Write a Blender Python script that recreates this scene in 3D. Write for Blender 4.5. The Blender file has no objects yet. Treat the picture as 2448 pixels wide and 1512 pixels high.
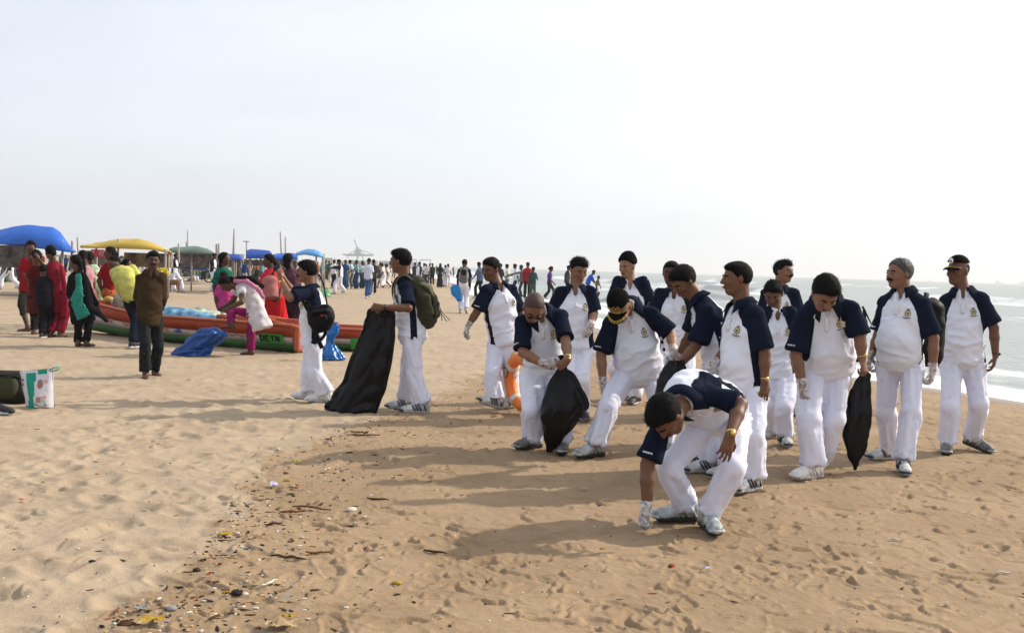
import bpy, math, random
import numpy as np
from mathutils import Vector, Matrix
from mathutils.bvhtree import BVHTree

scn = bpy.context.scene
C = scn.collection
R = math.radians
random.seed(4)

# ------------------------------------------------------------------ camera
CAM_H = 1.5
FPX = 2380.0            # focal length in pixels of a 2448 px wide picture
PITCH, ROLL = R(2.77), R(1.72)
_w = Vector((0, math.cos(PITCH), -math.sin(PITCH)))
_u0 = Vector((0, math.sin(PITCH), math.cos(PITCH)))
_r0 = Vector((1, 0, 0))
_r = _r0 * math.cos(ROLL) + _u0 * math.sin(ROLL)
_u = -_r0 * math.sin(ROLL) + _u0 * math.cos(ROLL)
cam_d = bpy.data.cameras.new('camera')
cam = bpy.data.objects.new('camera', cam_d)
C.objects.link(cam)
M = Matrix((( _r.x, _u.x, -_w.x, 0), (_r.y, _u.y, -_w.y, 0), (_r.z, _u.z, -_w.z, CAM_H), (0, 0, 0, 1)))
cam.matrix_world = M
cam_d.sensor_width = 36
cam_d.lens = 36 * FPX / 2448
cam_d.clip_start = 0.05
cam_d.clip_end = 12000
scn.camera = cam

# ------------------------------------------------------------------ sun and sky
SUN_EL, SUN_AZ = R(33), R(67)          # azimuth measured from +Y (ahead) towards +X (right)
sun_dir = Vector((math.sin(SUN_AZ) * math.cos(SUN_EL), math.cos(SUN_AZ) * math.cos(SUN_EL), math.sin(SUN_EL)))
sd = bpy.data.lights.new('sun', 'SUN')
sd.energy = 4.8
sd.angle = R(1.2)
sd.color = (1.0, 0.90, 0.76)
so = bpy.data.objects.new('sun', sd)
C.objects.link(so)
so.rotation_euler = sun_dir.to_track_quat('Z', 'Y').to_euler()
so.location = sun_dir * 50

world = bpy.data.worlds.new('World')
scn.world = world
world.use_nodes = True
nt = world.node_tree
nt.nodes.clear()
def wn(t, **k):
    n = nt.nodes.new(t)
    for a, b in k.items():
        setattr(n, a, b)
    return n
out = wn('ShaderNodeOutputWorld')
bg_sky = wn('ShaderNodeBackground')
sky = wn('ShaderNodeTexSky', sky_type='NISHITA')
sky.sun_disc = False
sky.sun_elevation = SUN_EL
sky.sun_rotation = SUN_AZ
sky.altitude = 0
sky.air_density = 1.0
sky.dust_density = 4.0
nt.links.new(sky.outputs[0], bg_sky.inputs[0])
bg_sky.inputs[1].default_value = 0.03
# thin high overcast veil: bright towards the sun, cooler away from it
tc = wn('ShaderNodeTexCoord')
dot = wn('ShaderNodeVectorMath', operation='DOT_PRODUCT')
nt.links.new(tc.outputs['Generated'], dot.inputs[0])
dot.inputs[1].default_value = sun_dir
ramp = wn('ShaderNodeValToRGB')
nt.links.new(dot.outputs['Value'], ramp.inputs[0])
cr = ramp.color_ramp
cr.elements[0].position = 0.0; cr.elements[0].color = (0.69, 0.725, 0.785, 1)
cr.elements[1].position = 1.0; cr.elements[1].color = (1.15, 1.13, 1.08, 1)
e = cr.elements.new(0.35); e.color = (0.765, 0.80, 0.85, 1)
e = cr.elements.new(0.62); e.color = (0.90, 0.925, 0.945, 1)
e = cr.elements.new(0.80); e.color = (0.99, 1.0, 1.0, 1)
mapn = wn('ShaderNodeMapping')
mapn.inputs['Scale'].default_value = (1.2, 1.2, 4.0)
nt.links.new(tc.outputs['Generated'], mapn.inputs[0])
noi = wn('ShaderNodeTexNoise')
noi.inputs['Scale'].default_value = 1.8
noi.inputs['Detail'].default_value = 5
noi.inputs['Distortion'].default_value = 0.6
nt.links.new(mapn.outputs[0], noi.inputs[0])
mr = wn('ShaderNodeMapRange')
mr.inputs['From Min'].default_value = 0.3; mr.inputs['From Max'].default_value = 0.7
mr.inputs['To Min'].default_value = 0.94; mr.inputs['To Max'].default_value = 1.06
nt.links.new(noi.outputs[0], mr.inputs[0])
bg_veil = wn('ShaderNodeBackground')
nt.links.new(ramp.outputs[0], bg_veil.inputs[0])
nt.links.new(mr.outputs[0], bg_veil.inputs[1])
addn = wn('ShaderNodeAddShader')
nt.links.new(bg_sky.outputs[0], addn.inputs[0])
nt.links.new(bg_veil.outputs[0], addn.inputs[1])
nt.links.new(addn.outputs[0], out.inputs[0])

scn.view_settings.view_transform = 'Standard'
scn.view_settings.look = 'None'
scn.view_settings.exposure = 0.08
scn.view_settings.gamma = 1.0
scn.view_settings.use_curve_mapping = False
scn.render.engine = 'CYCLES'
scn.cycles.max_bounces = 6
scn.cycles.transparent_max_bounces = 8
scn.cycles.volume_bounces = 0
scn.cycles.use_denoising = True

# ------------------------------------------------------------------ picture <-> world helpers
CO = Vector((0, 0, CAM_H))
def ray(px, py):
    return _r * ((px - 1224) / FPX) - _u * ((py - 756) / FPX) + _w
def at(px, py, depth):
    return CO + ray(px, py) * depth
def gnd(px, py, z=0.0):
    d = ray(px, py)
    return CO + d * ((z - CAM_H) / d.z)
def depth_of(p):
    return (Vector(p) - CO).dot(_w)
def pix(p):
    q = Vector(p) - CO
    return 1224 + FPX * q.dot(_r) / q.dot(_w), 756 - FPX * q.dot(_u) / q.dot(_w)
def near(parent, px, py, L, sgn=0, stretch=1.12):
    d = ray(px, py)
    oc = CO - parent
    a, b, c = d.dot(d), d.dot(oc), oc.dot(oc) - L * L
    disc = b * b - a * c
    if sgn == 0 or disc < 0:
        q = CO + d * (-b / a)
        v = q - parent
        if v.length > L * stretch:
            q = parent + v * (L * stretch / v.length)
        if sgn == 0 and v.length < L * 0.8 and v.length > 1e-3:
            pass
        return q
    t = (-b + math.copysign(math.sqrt(disc), sgn)) / a
    return CO + d * t

# ------------------------------------------------------------------ numeric tools
def _hash(ix, iy, iz, seed):
    h = (ix.astype(np.int64) * 374761393 + iy.astype(np.int64) * 668265263 + iz.astype(np.int64) * 2147483647 + seed * 974634777) & 0xffffffff
    h = ((h ^ (h >> 13)) * 1274126177) & 0xffffffff
    h = (h ^ (h >> 16)) & 0xffffffff
    return h.astype(np.float64) / 2147483648.0 - 1.0
def vnoise(x, y, z=None, seed=0):
    x = np.asarray(x, dtype=np.float64); y = np.asarray(y, dtype=np.float64)
    if z is None:
        z = np.zeros_like(x)
    ix, iy, iz = np.floor(x), np.floor(y), np.floor(z)
    fx, fy, fz = x - ix, y - iy, z - iz
    fx = fx * fx * (3 - 2 * fx); fy = fy * fy * (3 - 2 * fy); fz = fz * fz * (3 - 2 * fz)
    ix, iy, iz = ix.astype(np.int64), iy.astype(np.int64), iz.astype(np.int64)
    r = 0
    for dx in (0, 1):
        for dy in (0, 1):
            for dz in (0, 1):
                w = (fx if dx else 1 - fx) * (fy if dy else 1 - fy) * (fz if dz else 1 - fz)
                r = r + w * _hash(ix + dx, iy + dy, iz + dz, seed)
    return r
def vnoise2(x, y, seed=0):
    ix, iy = np.floor(x), np.floor(y)
    fx, fy = x - ix, y - iy
    fx = fx * fx * (3 - 2 * fx); fy = fy * fy * (3 - 2 * fy)
    ix, iy = ix.astype(np.int64), iy.astype(np.int64)
    zz = np.zeros_like(ix)
    r = 0
    for dx in (0, 1):
        for dy in (0, 1):
            w = (fx if dx else 1 - fx) * (fy if dy else 1 - fy)
            r = r + w * _hash(ix + dx, iy + dy, zz, seed)
    return r
def smooth(a, b, x):
    t = np.clip((x - a) / (b - a), 0, 1)
    return t * t * (3 - 2 * t)

def seg(A, B, r1, r2=None, side=None, cutA=None, cutB=None, k=0.02, op='u'):
    """tapered tube A-B; r1, r2 radius or (half width along side, half depth)"""
    A = np.array(A, float); B = np.array(B, float)
    r1 = r1 if isinstance(r1, tuple) else (r1, r1)
    r2 = r1 if r2 is None else (r2 if isinstance(r2, tuple) else (r2, r2))
    m = max(r1 + r2)
    return dict(t='seg', A=A, B=B, r1=r1, r2=r2, side=side, cA=cutA, cB=cutB, k=k, op=op,
                lo=np.minimum(A, B) - m, hi=np.maximum(A, B) + m)
def ell(c, r, frame, k=0.015, op='u', plane=None):
    """ellipsoid; frame = three unit axes"""
    c = np.array(c, float); m = max(r)
    return dict(t='ell', A=c, r=r, f=frame, k=k, op=op, planes=plane, lo=c - m, hi=c + m)
def _eval(p, X, Y, Z):
    A = p['A']
    if p['t'] == 'seg':
        ax = p['B'] - A
        L = np.linalg.norm(ax)
        if L < 1e-6:
            ax = np.array((0, 0, 1e-6)); L = 1e-6
        n = ax / L
        s = np.array(p['side'], float) if p['side'] is not None else np.array((1.0, 0.13, 0.05))
        s = s - n * s.dot(n)
        if np.linalg.norm(s) < 1e-3:
            s = np.cross(n, (0.3, 0.9, 0.1))
        s /= np.linalg.norm(s)
        q = np.cross(n, s)
        dx, dy, dz = X - A[0], Y - A[1], Z - A[2]
        al = dx * n[0] + dy * n[1] + dz * n[2]
        t = np.clip(al / L, 0, 1)
        dl = al - t * L
        ds = dx * s[0] + dy * s[1] + dz * s[2]
        dq = dx * q[0] + dy * q[1] + dz * q[2]
        ra = p['r1'][0] + (p['r2'][0] - p['r1'][0]) * t
        rb = p['r1'][1] + (p['r2'][1] - p['r1'][1]) * t
        rl = np.minimum(ra, rb)
        a, b, c = ds / ra, dq / rb, dl / rl
        k0 = np.sqrt(a * a + b * b + c * c) + 1e-5
        k1 = np.sqrt((a / ra) ** 2 + (b / rb) ** 2 + (c / rl) ** 2) + 1e-4
        d = k0 * (k0 - 1) / k1
        if p['cB'] is not None:
            d = np.maximum(d, al - L - p['cB'])
        if p['cA'] is not None:
            d = np.maximum(d, -al - p['cA'])
        return d
    f = p['f']; r = p['r']
    dx, dy, dz = X - A[0], Y - A[1], Z - A[2]
    v = [dx * a[0] + dy * a[1] + dz * a[2] for a in f]
    k0 = np.sqrt(sum((v[i] / r[i]) ** 2 for i in range(3))) + 1e-5
    k1 = np.sqrt(sum((v[i] / r[i] ** 2) ** 2 for i in range(3))) + 1e-4
    d = k0 * (k0 - 1) / k1
    for pl in (p['planes'] or ()):
        d = np.maximum(d, v[0] * pl[0] + v[1] * pl[1] + v[2] * pl[2] - pl[3])
    return d
def sdf_mesh(prims, h, zmin=None):
    u = [p for p in prims if p['op'] == 'u']
    lo = np.min([p['lo'] for p in u], axis=0) - 3 * h
    hi = np.max([p['hi'] for p in u], axis=0) + 3 * h
    n = np.ceil((hi - lo) / h).astype(int) + 1
    V = np.full(tuple(n), 9.0, dtype=np.float32)
    ax = [(lo[i] + h * np.arange(n[i])).astype(np.float32) for i in range(3)]
    for p in prims:
        mg = p['k'] + 2.5 * h
        i0 = np.maximum(np.floor((p['lo'] - mg - lo) / h).astype(int), 0)
        i1 = np.minimum(np.ceil((p['hi'] + mg - lo) / h).astype(int) + 1, n)
        if np.any(i1 <= i0):
            continue
        X = ax[0][i0[0]:i1[0]][:, None, None]; Y = ax[1][i0[1]:i1[1]][None, :, None]; Z = ax[2][i0[2]:i1[2]][None, None, :]
        d = _eval(p, X, Y, Z)
        sl = (slice(i0[0], i1[0]), slice(i0[1], i1[1]), slice(i0[2], i1[2]))
        o = V[sl]
        k = p['k']
        if p['op'] == 'u':
            hh = np.maximum(k - np.abs(o - d), 0) / k
            V[sl] = np.minimum(o, d) - hh * hh * k * 0.25
        elif p['op'] == 's':
            hh = np.maximum(k - np.abs(o + d), 0) / k
            V[sl] = np.maximum(o, -d) + hh * hh * k * 0.25
    if zmin is not None:
        V = np.maximum(V, (zmin - ax[2])[None, None, :])
    return nets(V, lo, h)
def nets(V, lo, h):
    S = V < 0
    nx, ny, nz = V.shape
    cnt = np.zeros((nx - 1, ny - 1, nz - 1), np.int8)
    for a in (0, 1):
        for b in (0, 1):
            for c in (0, 1):
                cnt += S[a:nx - 1 + a, b:ny - 1 + b, c:nz - 1 + c]
    m = (cnt > 0) & (cnt < 8)
    I, J, K = np.nonzero(m)
    idx = np.full(m.shape, -1, np.int32)
    idx[I, J, K] = np.arange(len(I))
    acc = np.zeros((len(I), 3)); num = np.zeros(len(I))
    co = [(a, b, c) for a in (0, 1) for b in (0, 1) for c in (0, 1)]
    val = {c: V[I + c[0], J + c[1], K + c[2]] for c in co}
    for c in co:
        for axi in range(3):
            if c[axi] == 0:
                c2 = list(c); c2[axi] = 1; c2 = tuple(c2)
                v1, v2 = val[c], val[c2]
                x = (v1 < 0) != (v2 < 0)
                t = np.where(x, v1 / np.where(x, v1 - v2, 1), 0)
                pos = np.array(c, float)[None, :] + np.zeros((len(I), 3))
                pos[:, axi] += t
                acc += pos * x[:, None]; num += x
    P = lo + h * (np.stack([I, J, K], 1) + acc / num[:, None])
    F = []
    for axi in range(3):
        sl1 = [slice(None)] * 3; sl2 = [slice(None)] * 3
        sl1[axi] = slice(0, -1); sl2[axi] = slice(1, None)
        s1, s2 = S[tuple(sl1)], S[tuple(sl2)]
        E = np.argwhere(s1 != s2)
        o = [a for a in range(3) if a != axi]
        ok = np.all((E[:, o] > 0), axis=1) & (E[:, o[0]] < V.shape[o[0]] - 1) & (E[:, o[1]] < V.shape[o[1]] - 1)
        E = E[ok]
        ins = s1[E[:, 0], E[:, 1], E[:, 2]]
        q = []
        for da, db in ((-1, -1), (0, -1), (0, 0), (-1, 0)):
            e = E.copy(); e[:, o[0]] += da; e[:, o[1]] += db
            q.append(idx[e[:, 0], e[:, 1], e[:, 2]])
        q = np.stack(q, 1)
        flip = ins if axi != 1 else ~ins
        q = np.where(flip[:, None], q, q[:, ::-1])
        F.append(q)
    F = np.concatenate(F)
    F = F[np.all(F >= 0, axis=1)]
    return P, F
def vnormals(P, F):
    a = np.cross(P[F[:, 2]] - P[F[:, 0]], P[F[:, 3]] - P[F[:, 1]])
    N = np.zeros_like(P)
    for i in range(4):
        for c in range(3):
            N[:, c] += np.bincount(F[:, i], a[:, c], len(P))
    return N / (np.linalg.norm(N, axis=1)[:, None] + 1e-12)
def relax(P, F, it=1, f=0.5):
    for _ in range(it):
        S = np.zeros_like(P); n = np.zeros(len(P))
        for i in range(4):
            a, b = F[:, i], F[:, (i + 1) % 4]
            for c in range(3):
                S[:, c] += np.bincount(a, P[b, c], len(P)) + np.bincount(b, P[a, c], len(P))
            n += np.bincount(a, minlength=len(P)) + np.bincount(b, minlength=len(P))
        P = P * (1 - f) + f * S / np.maximum(n, 1)[:, None]
    return P

# ------------------------------------------------------------------ object helpers
def qmesh(name, P, F, mats, smooth_=True, attrs=None, fmat=None):
    me = bpy.data.meshes.new(name)
    P = np.asarray(P, dtype=np.float32); F = np.asarray(F, dtype=np.int32)
    k = F.shape[1]
    me.vertices.add(len(P)); me.vertices.foreach_set('co', P.ravel())
    me.loops.add(F.size); me.loops.foreach_set('vertex_index', F.ravel())
    me.polygons.add(len(F))
    me.polygons.foreach_set('loop_start', np.arange(0, F.size, k, dtype=np.int32))
    me.polygons.foreach_set('loop_total', np.full(len(F), k, dtype=np.int32))
    me.polygons.foreach_set('use_smooth', np.full(len(F), smooth_, dtype=bool))
    for m in (mats if isinstance(mats, (list, tuple)) else [mats]):
        me.materials.append(m)
    if fmat is not None:
        me.polygons.foreach_set('material_index', np.asarray(fmat, dtype=np.int32))
    for nme, v in (attrs or {}).items():
        at_ = me.attributes.new(nme, 'FLOAT', 'POINT')
        at_.data.foreach_set('value', np.asarray(v, dtype=np.float32))
    me.update(calc_edges=True)
    return me
def link(name, me, parent=None, loc=None, rot=None):
    o = bpy.data.objects.new(name, me)
    C.objects.link(o)
    if parent is not None:
        o.parent = parent
    if loc is not None:
        o.location = loc
    if rot is not None:
        o.rotation_euler = rot
    return o
def tag(o, label=None, cat=None, group=None, kind=None):
    if label: o['label'] = label
    if cat: o['category'] = cat
    if group: o['group'] = group
    if kind: o['kind'] = kind
    return o
def empty(name, loc, label, cat, group=None):
    o = bpy.data.objects.new(name, None)
    C.objects.link(o)
    o.location = loc
    o.empty_display_size = 0.1
    return tag(o, label, cat, group)
class MB:
    """mesh builder of polygons with per-face material index"""
    def __init__(s): s.v, s.f, s.m = [], [], []
    def add(s, v, f, m=0):
        n = len(s.v); s.v += [tuple(x) for x in v]; s.f += [tuple(i + n for i in q) for q in f]; s.m += [m] * len(f); return s
    def box(s, c, d, m=0, fr=None):
        fr = fr or (Vector((1, 0, 0)), Vector((0, 1, 0)), Vector((0, 0, 1)))
        c = Vector(c)
        v = [c + fr[0] * (x * d[0] / 2) + fr[1] * (y * d[1] / 2) + fr[2] * (z * d[2] / 2) for x in (-1, 1) for y in (-1, 1) for z in (-1, 1)]
        return s.add(v, [(0, 1, 3, 2), (4, 6, 7, 5), (0, 4, 5, 1), (2, 3, 7, 6), (0, 2, 6, 4), (1, 5, 7, 3)], m)
    def tube(s, pts, r, n=8, m=0, caps=True, flat=1.0, side=None):
        pts = [Vector(p) for p in pts]
        rr = r if isinstance(r, (list, tuple)) else [r] * len(pts)
        b = len(s.v); prev = None
        for i, p in enumerate(pts):
            t = (pts[min(i + 1, len(pts) - 1)] - pts[max(i - 1, 0)])
            t = t.normalized() if t.length > 1e-9 else Vector((0, 0, 1))
            a = (side - t * side.dot(t)) if side is not None else (t.cross(Vector((0, 0, 1))) if abs(t.z) < .95 else t.cross(Vector((0, 1, 0))))
            if prev is not None and side is None:
                a = prev - t * prev.dot(t)
            a.normalize(); prev = a
            c = t.cross(a)
            for j in range(n):
                w = 2 * math.pi * j / n
                s.v.append(tuple(p + a * (math.cos(w) * rr[i]) + c * (math.sin(w) * rr[i] * flat)))
        for i in range(len(pts) - 1):
            for j in range(n):
                k = (j + 1) % n
                s.f.append((b + i * n + j, b + i * n + k, b + (i + 1) * n + k, b + (i + 1) * n + j)); s.m.append(m)
        if caps:
            s.f.append(tuple(b + j for j in range(n))[::-1]); s.m.append(m)
            s.f.append(tuple(b + (len(pts) - 1) * n + j for j in range(n))); s.m.append(m)
        return s
    def ball(s, c, r, fr=None, n=10, k=6, m=0):
        fr = fr or (Vector((1, 0, 0)), Vector((0, 1, 0)), Vector((0, 0, 1)))
        r = r if isinstance(r, (list, tuple)) else (r, r, r)
        c = Vector(c); b = len(s.v)
        for i in range(k + 1):
            ph = math.pi * i / k
            for j in range(n):
                th = 2 * math.pi * j / n
                s.v.append(tuple(c + fr[0] * (r[0] * math.sin(ph) * math.cos(th)) + fr[1] * (r[1] * math.sin(ph) * math.sin(th)) + fr[2] * (r[2] * math.cos(ph))))
        for i in range(k):
            for j in range(n):
                q = (j + 1) % n
                s.f.append((b + i * n + j, b + (i + 1) * n + j, b + (i + 1) * n + q, b + i * n + q)); s.m.append(m)
        return s
    def mesh(s, name, mats, sm=True):
        me = bpy.data.meshes.new(name)
        me.from_pydata(s.v, [], s.f)
        for mt in (mats if isinstance(mats, (list, tuple)) else [mats]): me.materials.append(mt)
        me.polygons.foreach_set('material_index', s.m)
        me.polygons.foreach_set('use_smooth', [sm] * len(s.f))
        me.update()
        return me
    def build(s, name, mats, parent=None, sm=True, loc=None):
        return link(name, s.mesh(name, mats, sm), parent, loc)

# ------------------------------------------------------------------ materials
_mats = {}
def mat(name, col, rough=0.8, bump=0.0, bscale=40.0, spec=0.3, var=0.0, vscale=6.0, attr=None, col2=None, alpha=None, metal=0.0, bdist=0.01, trans=0.0, sheen=0.0, stretch=None, ridge=False):
    if name in _mats:
        return _mats[name]
    m = bpy.data.materials.new(name)
    _mats[name] = m
    m.use_nodes = True
    t = m.node_tree
    b = t.nodes['Principled BSDF']
    b.inputs['Roughness'].default_value = rough
    b.inputs['Specular IOR Level'].default_value = spec
    b.inputs['Metallic'].default_value = metal
    if sheen: b.inputs['Sheen Weight'].default_value = sheen
    tcn = t.nodes.new('ShaderNodeTexCoord')
    src = tcn.outputs['Object']
    if stretch:
        mp = t.nodes.new('ShaderNodeMapping'); mp.inputs['Scale'].default_value = stretch
        t.links.new(src, mp.inputs[0]); src = mp.outputs[0]
    rgb = t.nodes.new('ShaderNodeRGB'); rgb.outputs[0].default_value = (*col, 1)
    c = rgb.outputs[0]
    if attr:
        a = t.nodes.new('ShaderNodeAttribute'); a.attribute_name = attr
        r_ = t.nodes.new('ShaderNodeMapRange'); r_.interpolation_type = 'SMOOTHSTEP'
        r_.inputs['From Min'].default_value = -0.002; r_.inputs['From Max'].default_value = 0.002
        t.links.new(a.outputs['Fac'], r_.inputs[0])
        mx = t.nodes.new('ShaderNodeMix'); mx.data_type = 'RGBA'
        t.links.new(r_.outputs[0], mx.inputs[0]); t.links.new(c, mx.inputs[6]); mx.inputs[7].default_value = (*col2, 1)
        c = mx.outputs[2]
    if var:
        n = t.nodes.new('ShaderNodeTexNoise'); n.inputs['Scale'].default_value = vscale; n.inputs['Detail'].default_value = 4
        t.links.new(src, n.inputs[0])
        r_ = t.nodes.new('ShaderNodeMapRange'); r_.inputs['From Min'].default_value = .3; r_.inputs['From Max'].default_value = .7
        r_.inputs['To Min'].default_value = 1 - var; r_.inputs['To Max'].default_value = 1 + var
        t.links.new(n.outputs[0], r_.inputs[0])
        vm = t.nodes.new('ShaderNodeVectorMath'); vm.operation = 'SCALE'
        t.links.new(c, vm.inputs[0]); t.links.new(r_.outputs[0], vm.inputs['Scale'])
        c = vm.outputs[0]
    t.links.new(c, b.inputs['Base Color'])
    if bump:
        n = t.nodes.new('ShaderNodeTexNoise'); n.inputs['Scale'].default_value = bscale; n.inputs['Detail'].default_value = 4
        n.inputs['Distortion'].default_value = 0.5
        if ridge:
            n.noise_type = 'RIDGED_MULTIFRACTAL'; n.inputs['Detail'].default_value = 2.5; n.inputs['Distortion'].default_value = 0.9; n.inputs['Roughness'].default_value = 0.6; n.inputs['Lacunarity'].default_value = 2.2
        t.links.new(src, n.inputs[0])
        bp = t.nodes.new('ShaderNodeBump'); bp.inputs['Strength'].default_value = bump; bp.inputs['Distance'].default_value = bdist
        t.links.new(n.outputs[0], bp.inputs['Height']); t.links.new(bp.outputs[0], b.inputs['Normal'])
    if trans:
        tr = t.nodes.new('ShaderNodeBsdfTranslucent'); t.links.new(c, tr.inputs[0])
        ms = t.nodes.new('ShaderNodeMixShader'); ms.inputs[0].default_value = trans
        o_ = t.nodes['Material Output']
        t.links.new(b.outputs[0], ms.inputs[1]); t.links.new(tr.outputs[0], ms.inputs[2]); t.links.new(ms.outputs[0], o_.inputs[0])
    if alpha is not None:
        b.inputs['Alpha'].default_value = alpha
    return m
_cl = {}
def cloth(col, name='cloth', rough=0.85, trans=0.0):
    key = tuple(round(x, 3) for x in col) + (name,)
    if key not in _cl:
        _cl[key] = mat(f'{name}_{len(_cl)}', col, rough + .08, spec=.08, bump=0.45, bscale=12, var=0.16, vscale=13, bdist=0.012, trans=trans)
    return _cl[key]
NAVY = (0.0065, 0.010, 0.024)
WHITE = (0.68, 0.70, 0.79)
M_SHIRT = mat('polo_cloth', WHITE, 0.95, spec=.06, bump=0.6, bscale=5.5, attr='navy', col2=NAVY, bdist=0.010, ridge=True)
M_TROUS = mat('white_trouser_cloth', (0.66, 0.67, 0.79), 0.95, spec=.08, bump=0.7, bscale=5.5, bdist=0.012, stretch=(1, 1, 0.55), ridge=True)
M_NAVY = mat('navy_cloth', NAVY, 0.95, spec=.08, bump=0.3, bscale=30)
SKINS = [mat(f'skin_{i}', c, 0.5, bump=0.15, bscale=60, spec=0.28, var=0.08, vscale=14, bdist=0.004) for i, c in enumerate(
    [(0.135, 0.062, 0.036), (0.20, 0.098, 0.060), (0.075, 0.036, 0.023), (0.26, 0.135, 0.085)])]
M_HAIR = mat('black_hair', (0.0035, 0.003, 0.003), 0.75, bump=0.9, bscale=150, spec=0.10, bdist=0.006)
M_GREYHAIR = mat('grey_hair', (0.05, 0.048, 0.046), 0.6, bump=0.8, bscale=90, var=0.5, vscale=40, bdist=0.006)
M_STUBBLE = mat('cropped_hair', (0.055, 0.032, 0.024), 0.6, bump=0.3, bscale=150)
M_EYE = mat('eye_white', (0.22, 0.19, 0.17), 0.6, spec=.1)
M_IRIS = mat('eye_iris', (0.012, 0.008, 0.006), 0.2)
M_LIP = mat('lip', (0.15, 0.055, 0.045), 0.5)
M_GOLD = mat('gold_metal', (0.75, 0.5, 0.15), 0.3, metal=0.8)
M_GOLDPRINT = mat('gold_print', (0.33, 0.22, 0.035), 0.6)
M_DARKGOLD = mat('dark_gold_print', (0.06, 0.05, 0.012), 0.7)
M_CREAM = mat('cream_print', (0.6, 0.55, 0.4), 0.7)
M_BLACK = mat('black_cloth', (0.012, 0.012, 0.013), 0.75, bump=0.4, bscale=30)
M_BLACKGLOSS = mat('black_plastic', (0.01, 0.01, 0.011), 0.35)
M_WHITEPRINT = mat('white_print', (0.75, 0.75, 0.75), 0.7)
# thin transparent plastic glove
def glove_mat():
    m = mat('clear_plastic_glove', (0.78, 0.78, 0.78), 0.28, bump=0.8, bscale=38, spec=0.6, bdist=0.02)
    t = m.node_tree
    b = t.nodes['Principled BSDF']
    n = t.nodes.new('ShaderNodeTexNoise'); n.inputs['Scale'].default_value = 26; n.inputs['Detail'].default_value = 5; n.inputs['Distortion'].default_value = 1.5
    tcn = t.nodes.new('ShaderNodeTexCoord'); t.links.new(tcn.outputs['Object'], n.inputs[0])
    r_ = t.nodes.new('ShaderNodeMapRange'); r_.inputs['From Min'].default_value = .38; r_.inputs['From Max'].default_value = .62
    r_.inputs['To Min'].default_value = .16; r_.inputs['To Max'].default_value = .72
    t.links.new(n.outputs[0], r_.inputs[0]); t.links.new(r_.outputs[0], b.inputs['Alpha'])
    return m
M_GLOVE = glove_mat()
# ------------------------------------------------------------------ people
Z = Vector((0, 0, 1))
def fwd(yaw):
    y = R(yaw)
    return Vector((math.sin(y), -math.cos(y), 0))
def head_frame(yaw, pitch, roll=0):
    f = fwd(yaw); l = Z.cross(f)
    p = R(pitch)
    f2 = f * math.cos(p) - Z * math.sin(p); u2 = Z * math.cos(p) + f * math.sin(p)
    r = R(roll)
    l2 = l * math.cos(r) - u2 * math.sin(r); u3 = u2 * math.cos(r) + l * math.sin(r)
    return l2, u3, f2

# shared shoe, built once per kind at ankle origin, pointing +Y
_SH = {}
def shoe_meshes(kind):
    if kind in _SH: return _SH[kind]
    fr = (Vector((1, 0, 0)), Vector((0, 1, 0)), Vector((0, 0, 1)))
    X = (1, 0, 0)
    h = 0.0065
    up = [ell((0, -.035, .05), (.035, .045, .058), fr, k=.02), seg((0, -.02, .06), (0, -.012, .112), (.037, .048), (.037, .048), X, cutB=0, k=.02),
          seg((0, .0, .068), (0, .13, .046), (.036, .050), (.038, .034), X, k=.02), ell((.003, .152, .040), (.041, .058, .033), fr, k=.02)]
    P, F = sdf_mesh(up, h, zmin=.02)
    U = qmesh('shoe_upper', P, F, M_SHOE[kind][0])
    so_ = [seg((0, -.052, .020), (0, .05, .018), (.041, .026), (.035, .022), X, k=.01), seg((0, .05, .018), (.004, .158, .022), (.035, .022), (.044, .022), X, k=.01)]
    P, F = sdf_mesh(so_, h, zmin=.0)
    S = qmesh('shoe_sole', P, F, M_SHOE[kind][1])
    m = MB()
    for i in range(5):       # laces
        y = .045 + i * .017; z = .104 - i * .0105
        m.tube([(-.022, y, z - .008), (-.008, y + .004, z), (.008, y - .002, z), (.022, y, z - .008)], .0048, 5)
    Lc = m.mesh('shoe_lace', M_SHOE[kind][3])
    m = MB()
    for s_ in (-1, 1):       # stripes on the flanks, heel counter and toe bumper
        for q in range(3):
            y = .0 + q * .03
            m.tube([(s_ * .029, y + .035, .088), (s_ * .0385, y + .018, .058), (s_ * .041, y, .032)], [.0045, .0065, .005], 6)
        m.tube([(s_ * .036, -.045, .03), (s_ * .0385, -.03, .055), (s_ * .036, -.02, .085)], .008, 6)
    m.tube([(-.036, .175, .034), (-.016, .208, .038), (.024, .208, .038), (.044, .175, .034)], .009, 6)
    A = m.mesh('shoe_stripe', M_SHOE[kind][2])
    _SH[kind] = (U, S, Lc, A)
    return _SH[kind]
_w1 = mat('shoe_white', (.42, .43, .43), .6, var=.6, vscale=16)
_w2 = mat('shoe_grey', (.12, .125, .12), .6, var=.8, vscale=16)
_w3 = mat('shoe_dark', (.02, .02, .025), .6)
_w4 = mat('shoe_sole_grey', (.33, .32, .30), .7, var=.2, vscale=40)
_w5 = mat('shoe_navy', (.02, .03, .08), .6)
_w6 = mat('shoe_sole_dark', (.03, .03, .03), .8)
_w7 = mat('shoe_silver', (.30, .33, .34), .45, var=.7, vscale=16)
_w8 = mat('shoe_plain', (.60, .60, .60), .6, var=.1, vscale=16)
M_SHOE = {'white': (_w1, _w4, _w5, _w1), 'grey': (_w2, _w6, _w7, _w1), 'dark': (_w3, _w1, _w2, _w1), 'silver': (_w7, _w6, _w1, _w1),
          'plain': (_w8, _w1, _w8, _w8), 'bold': (_w1, _w1, _w3, _w3)}
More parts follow.
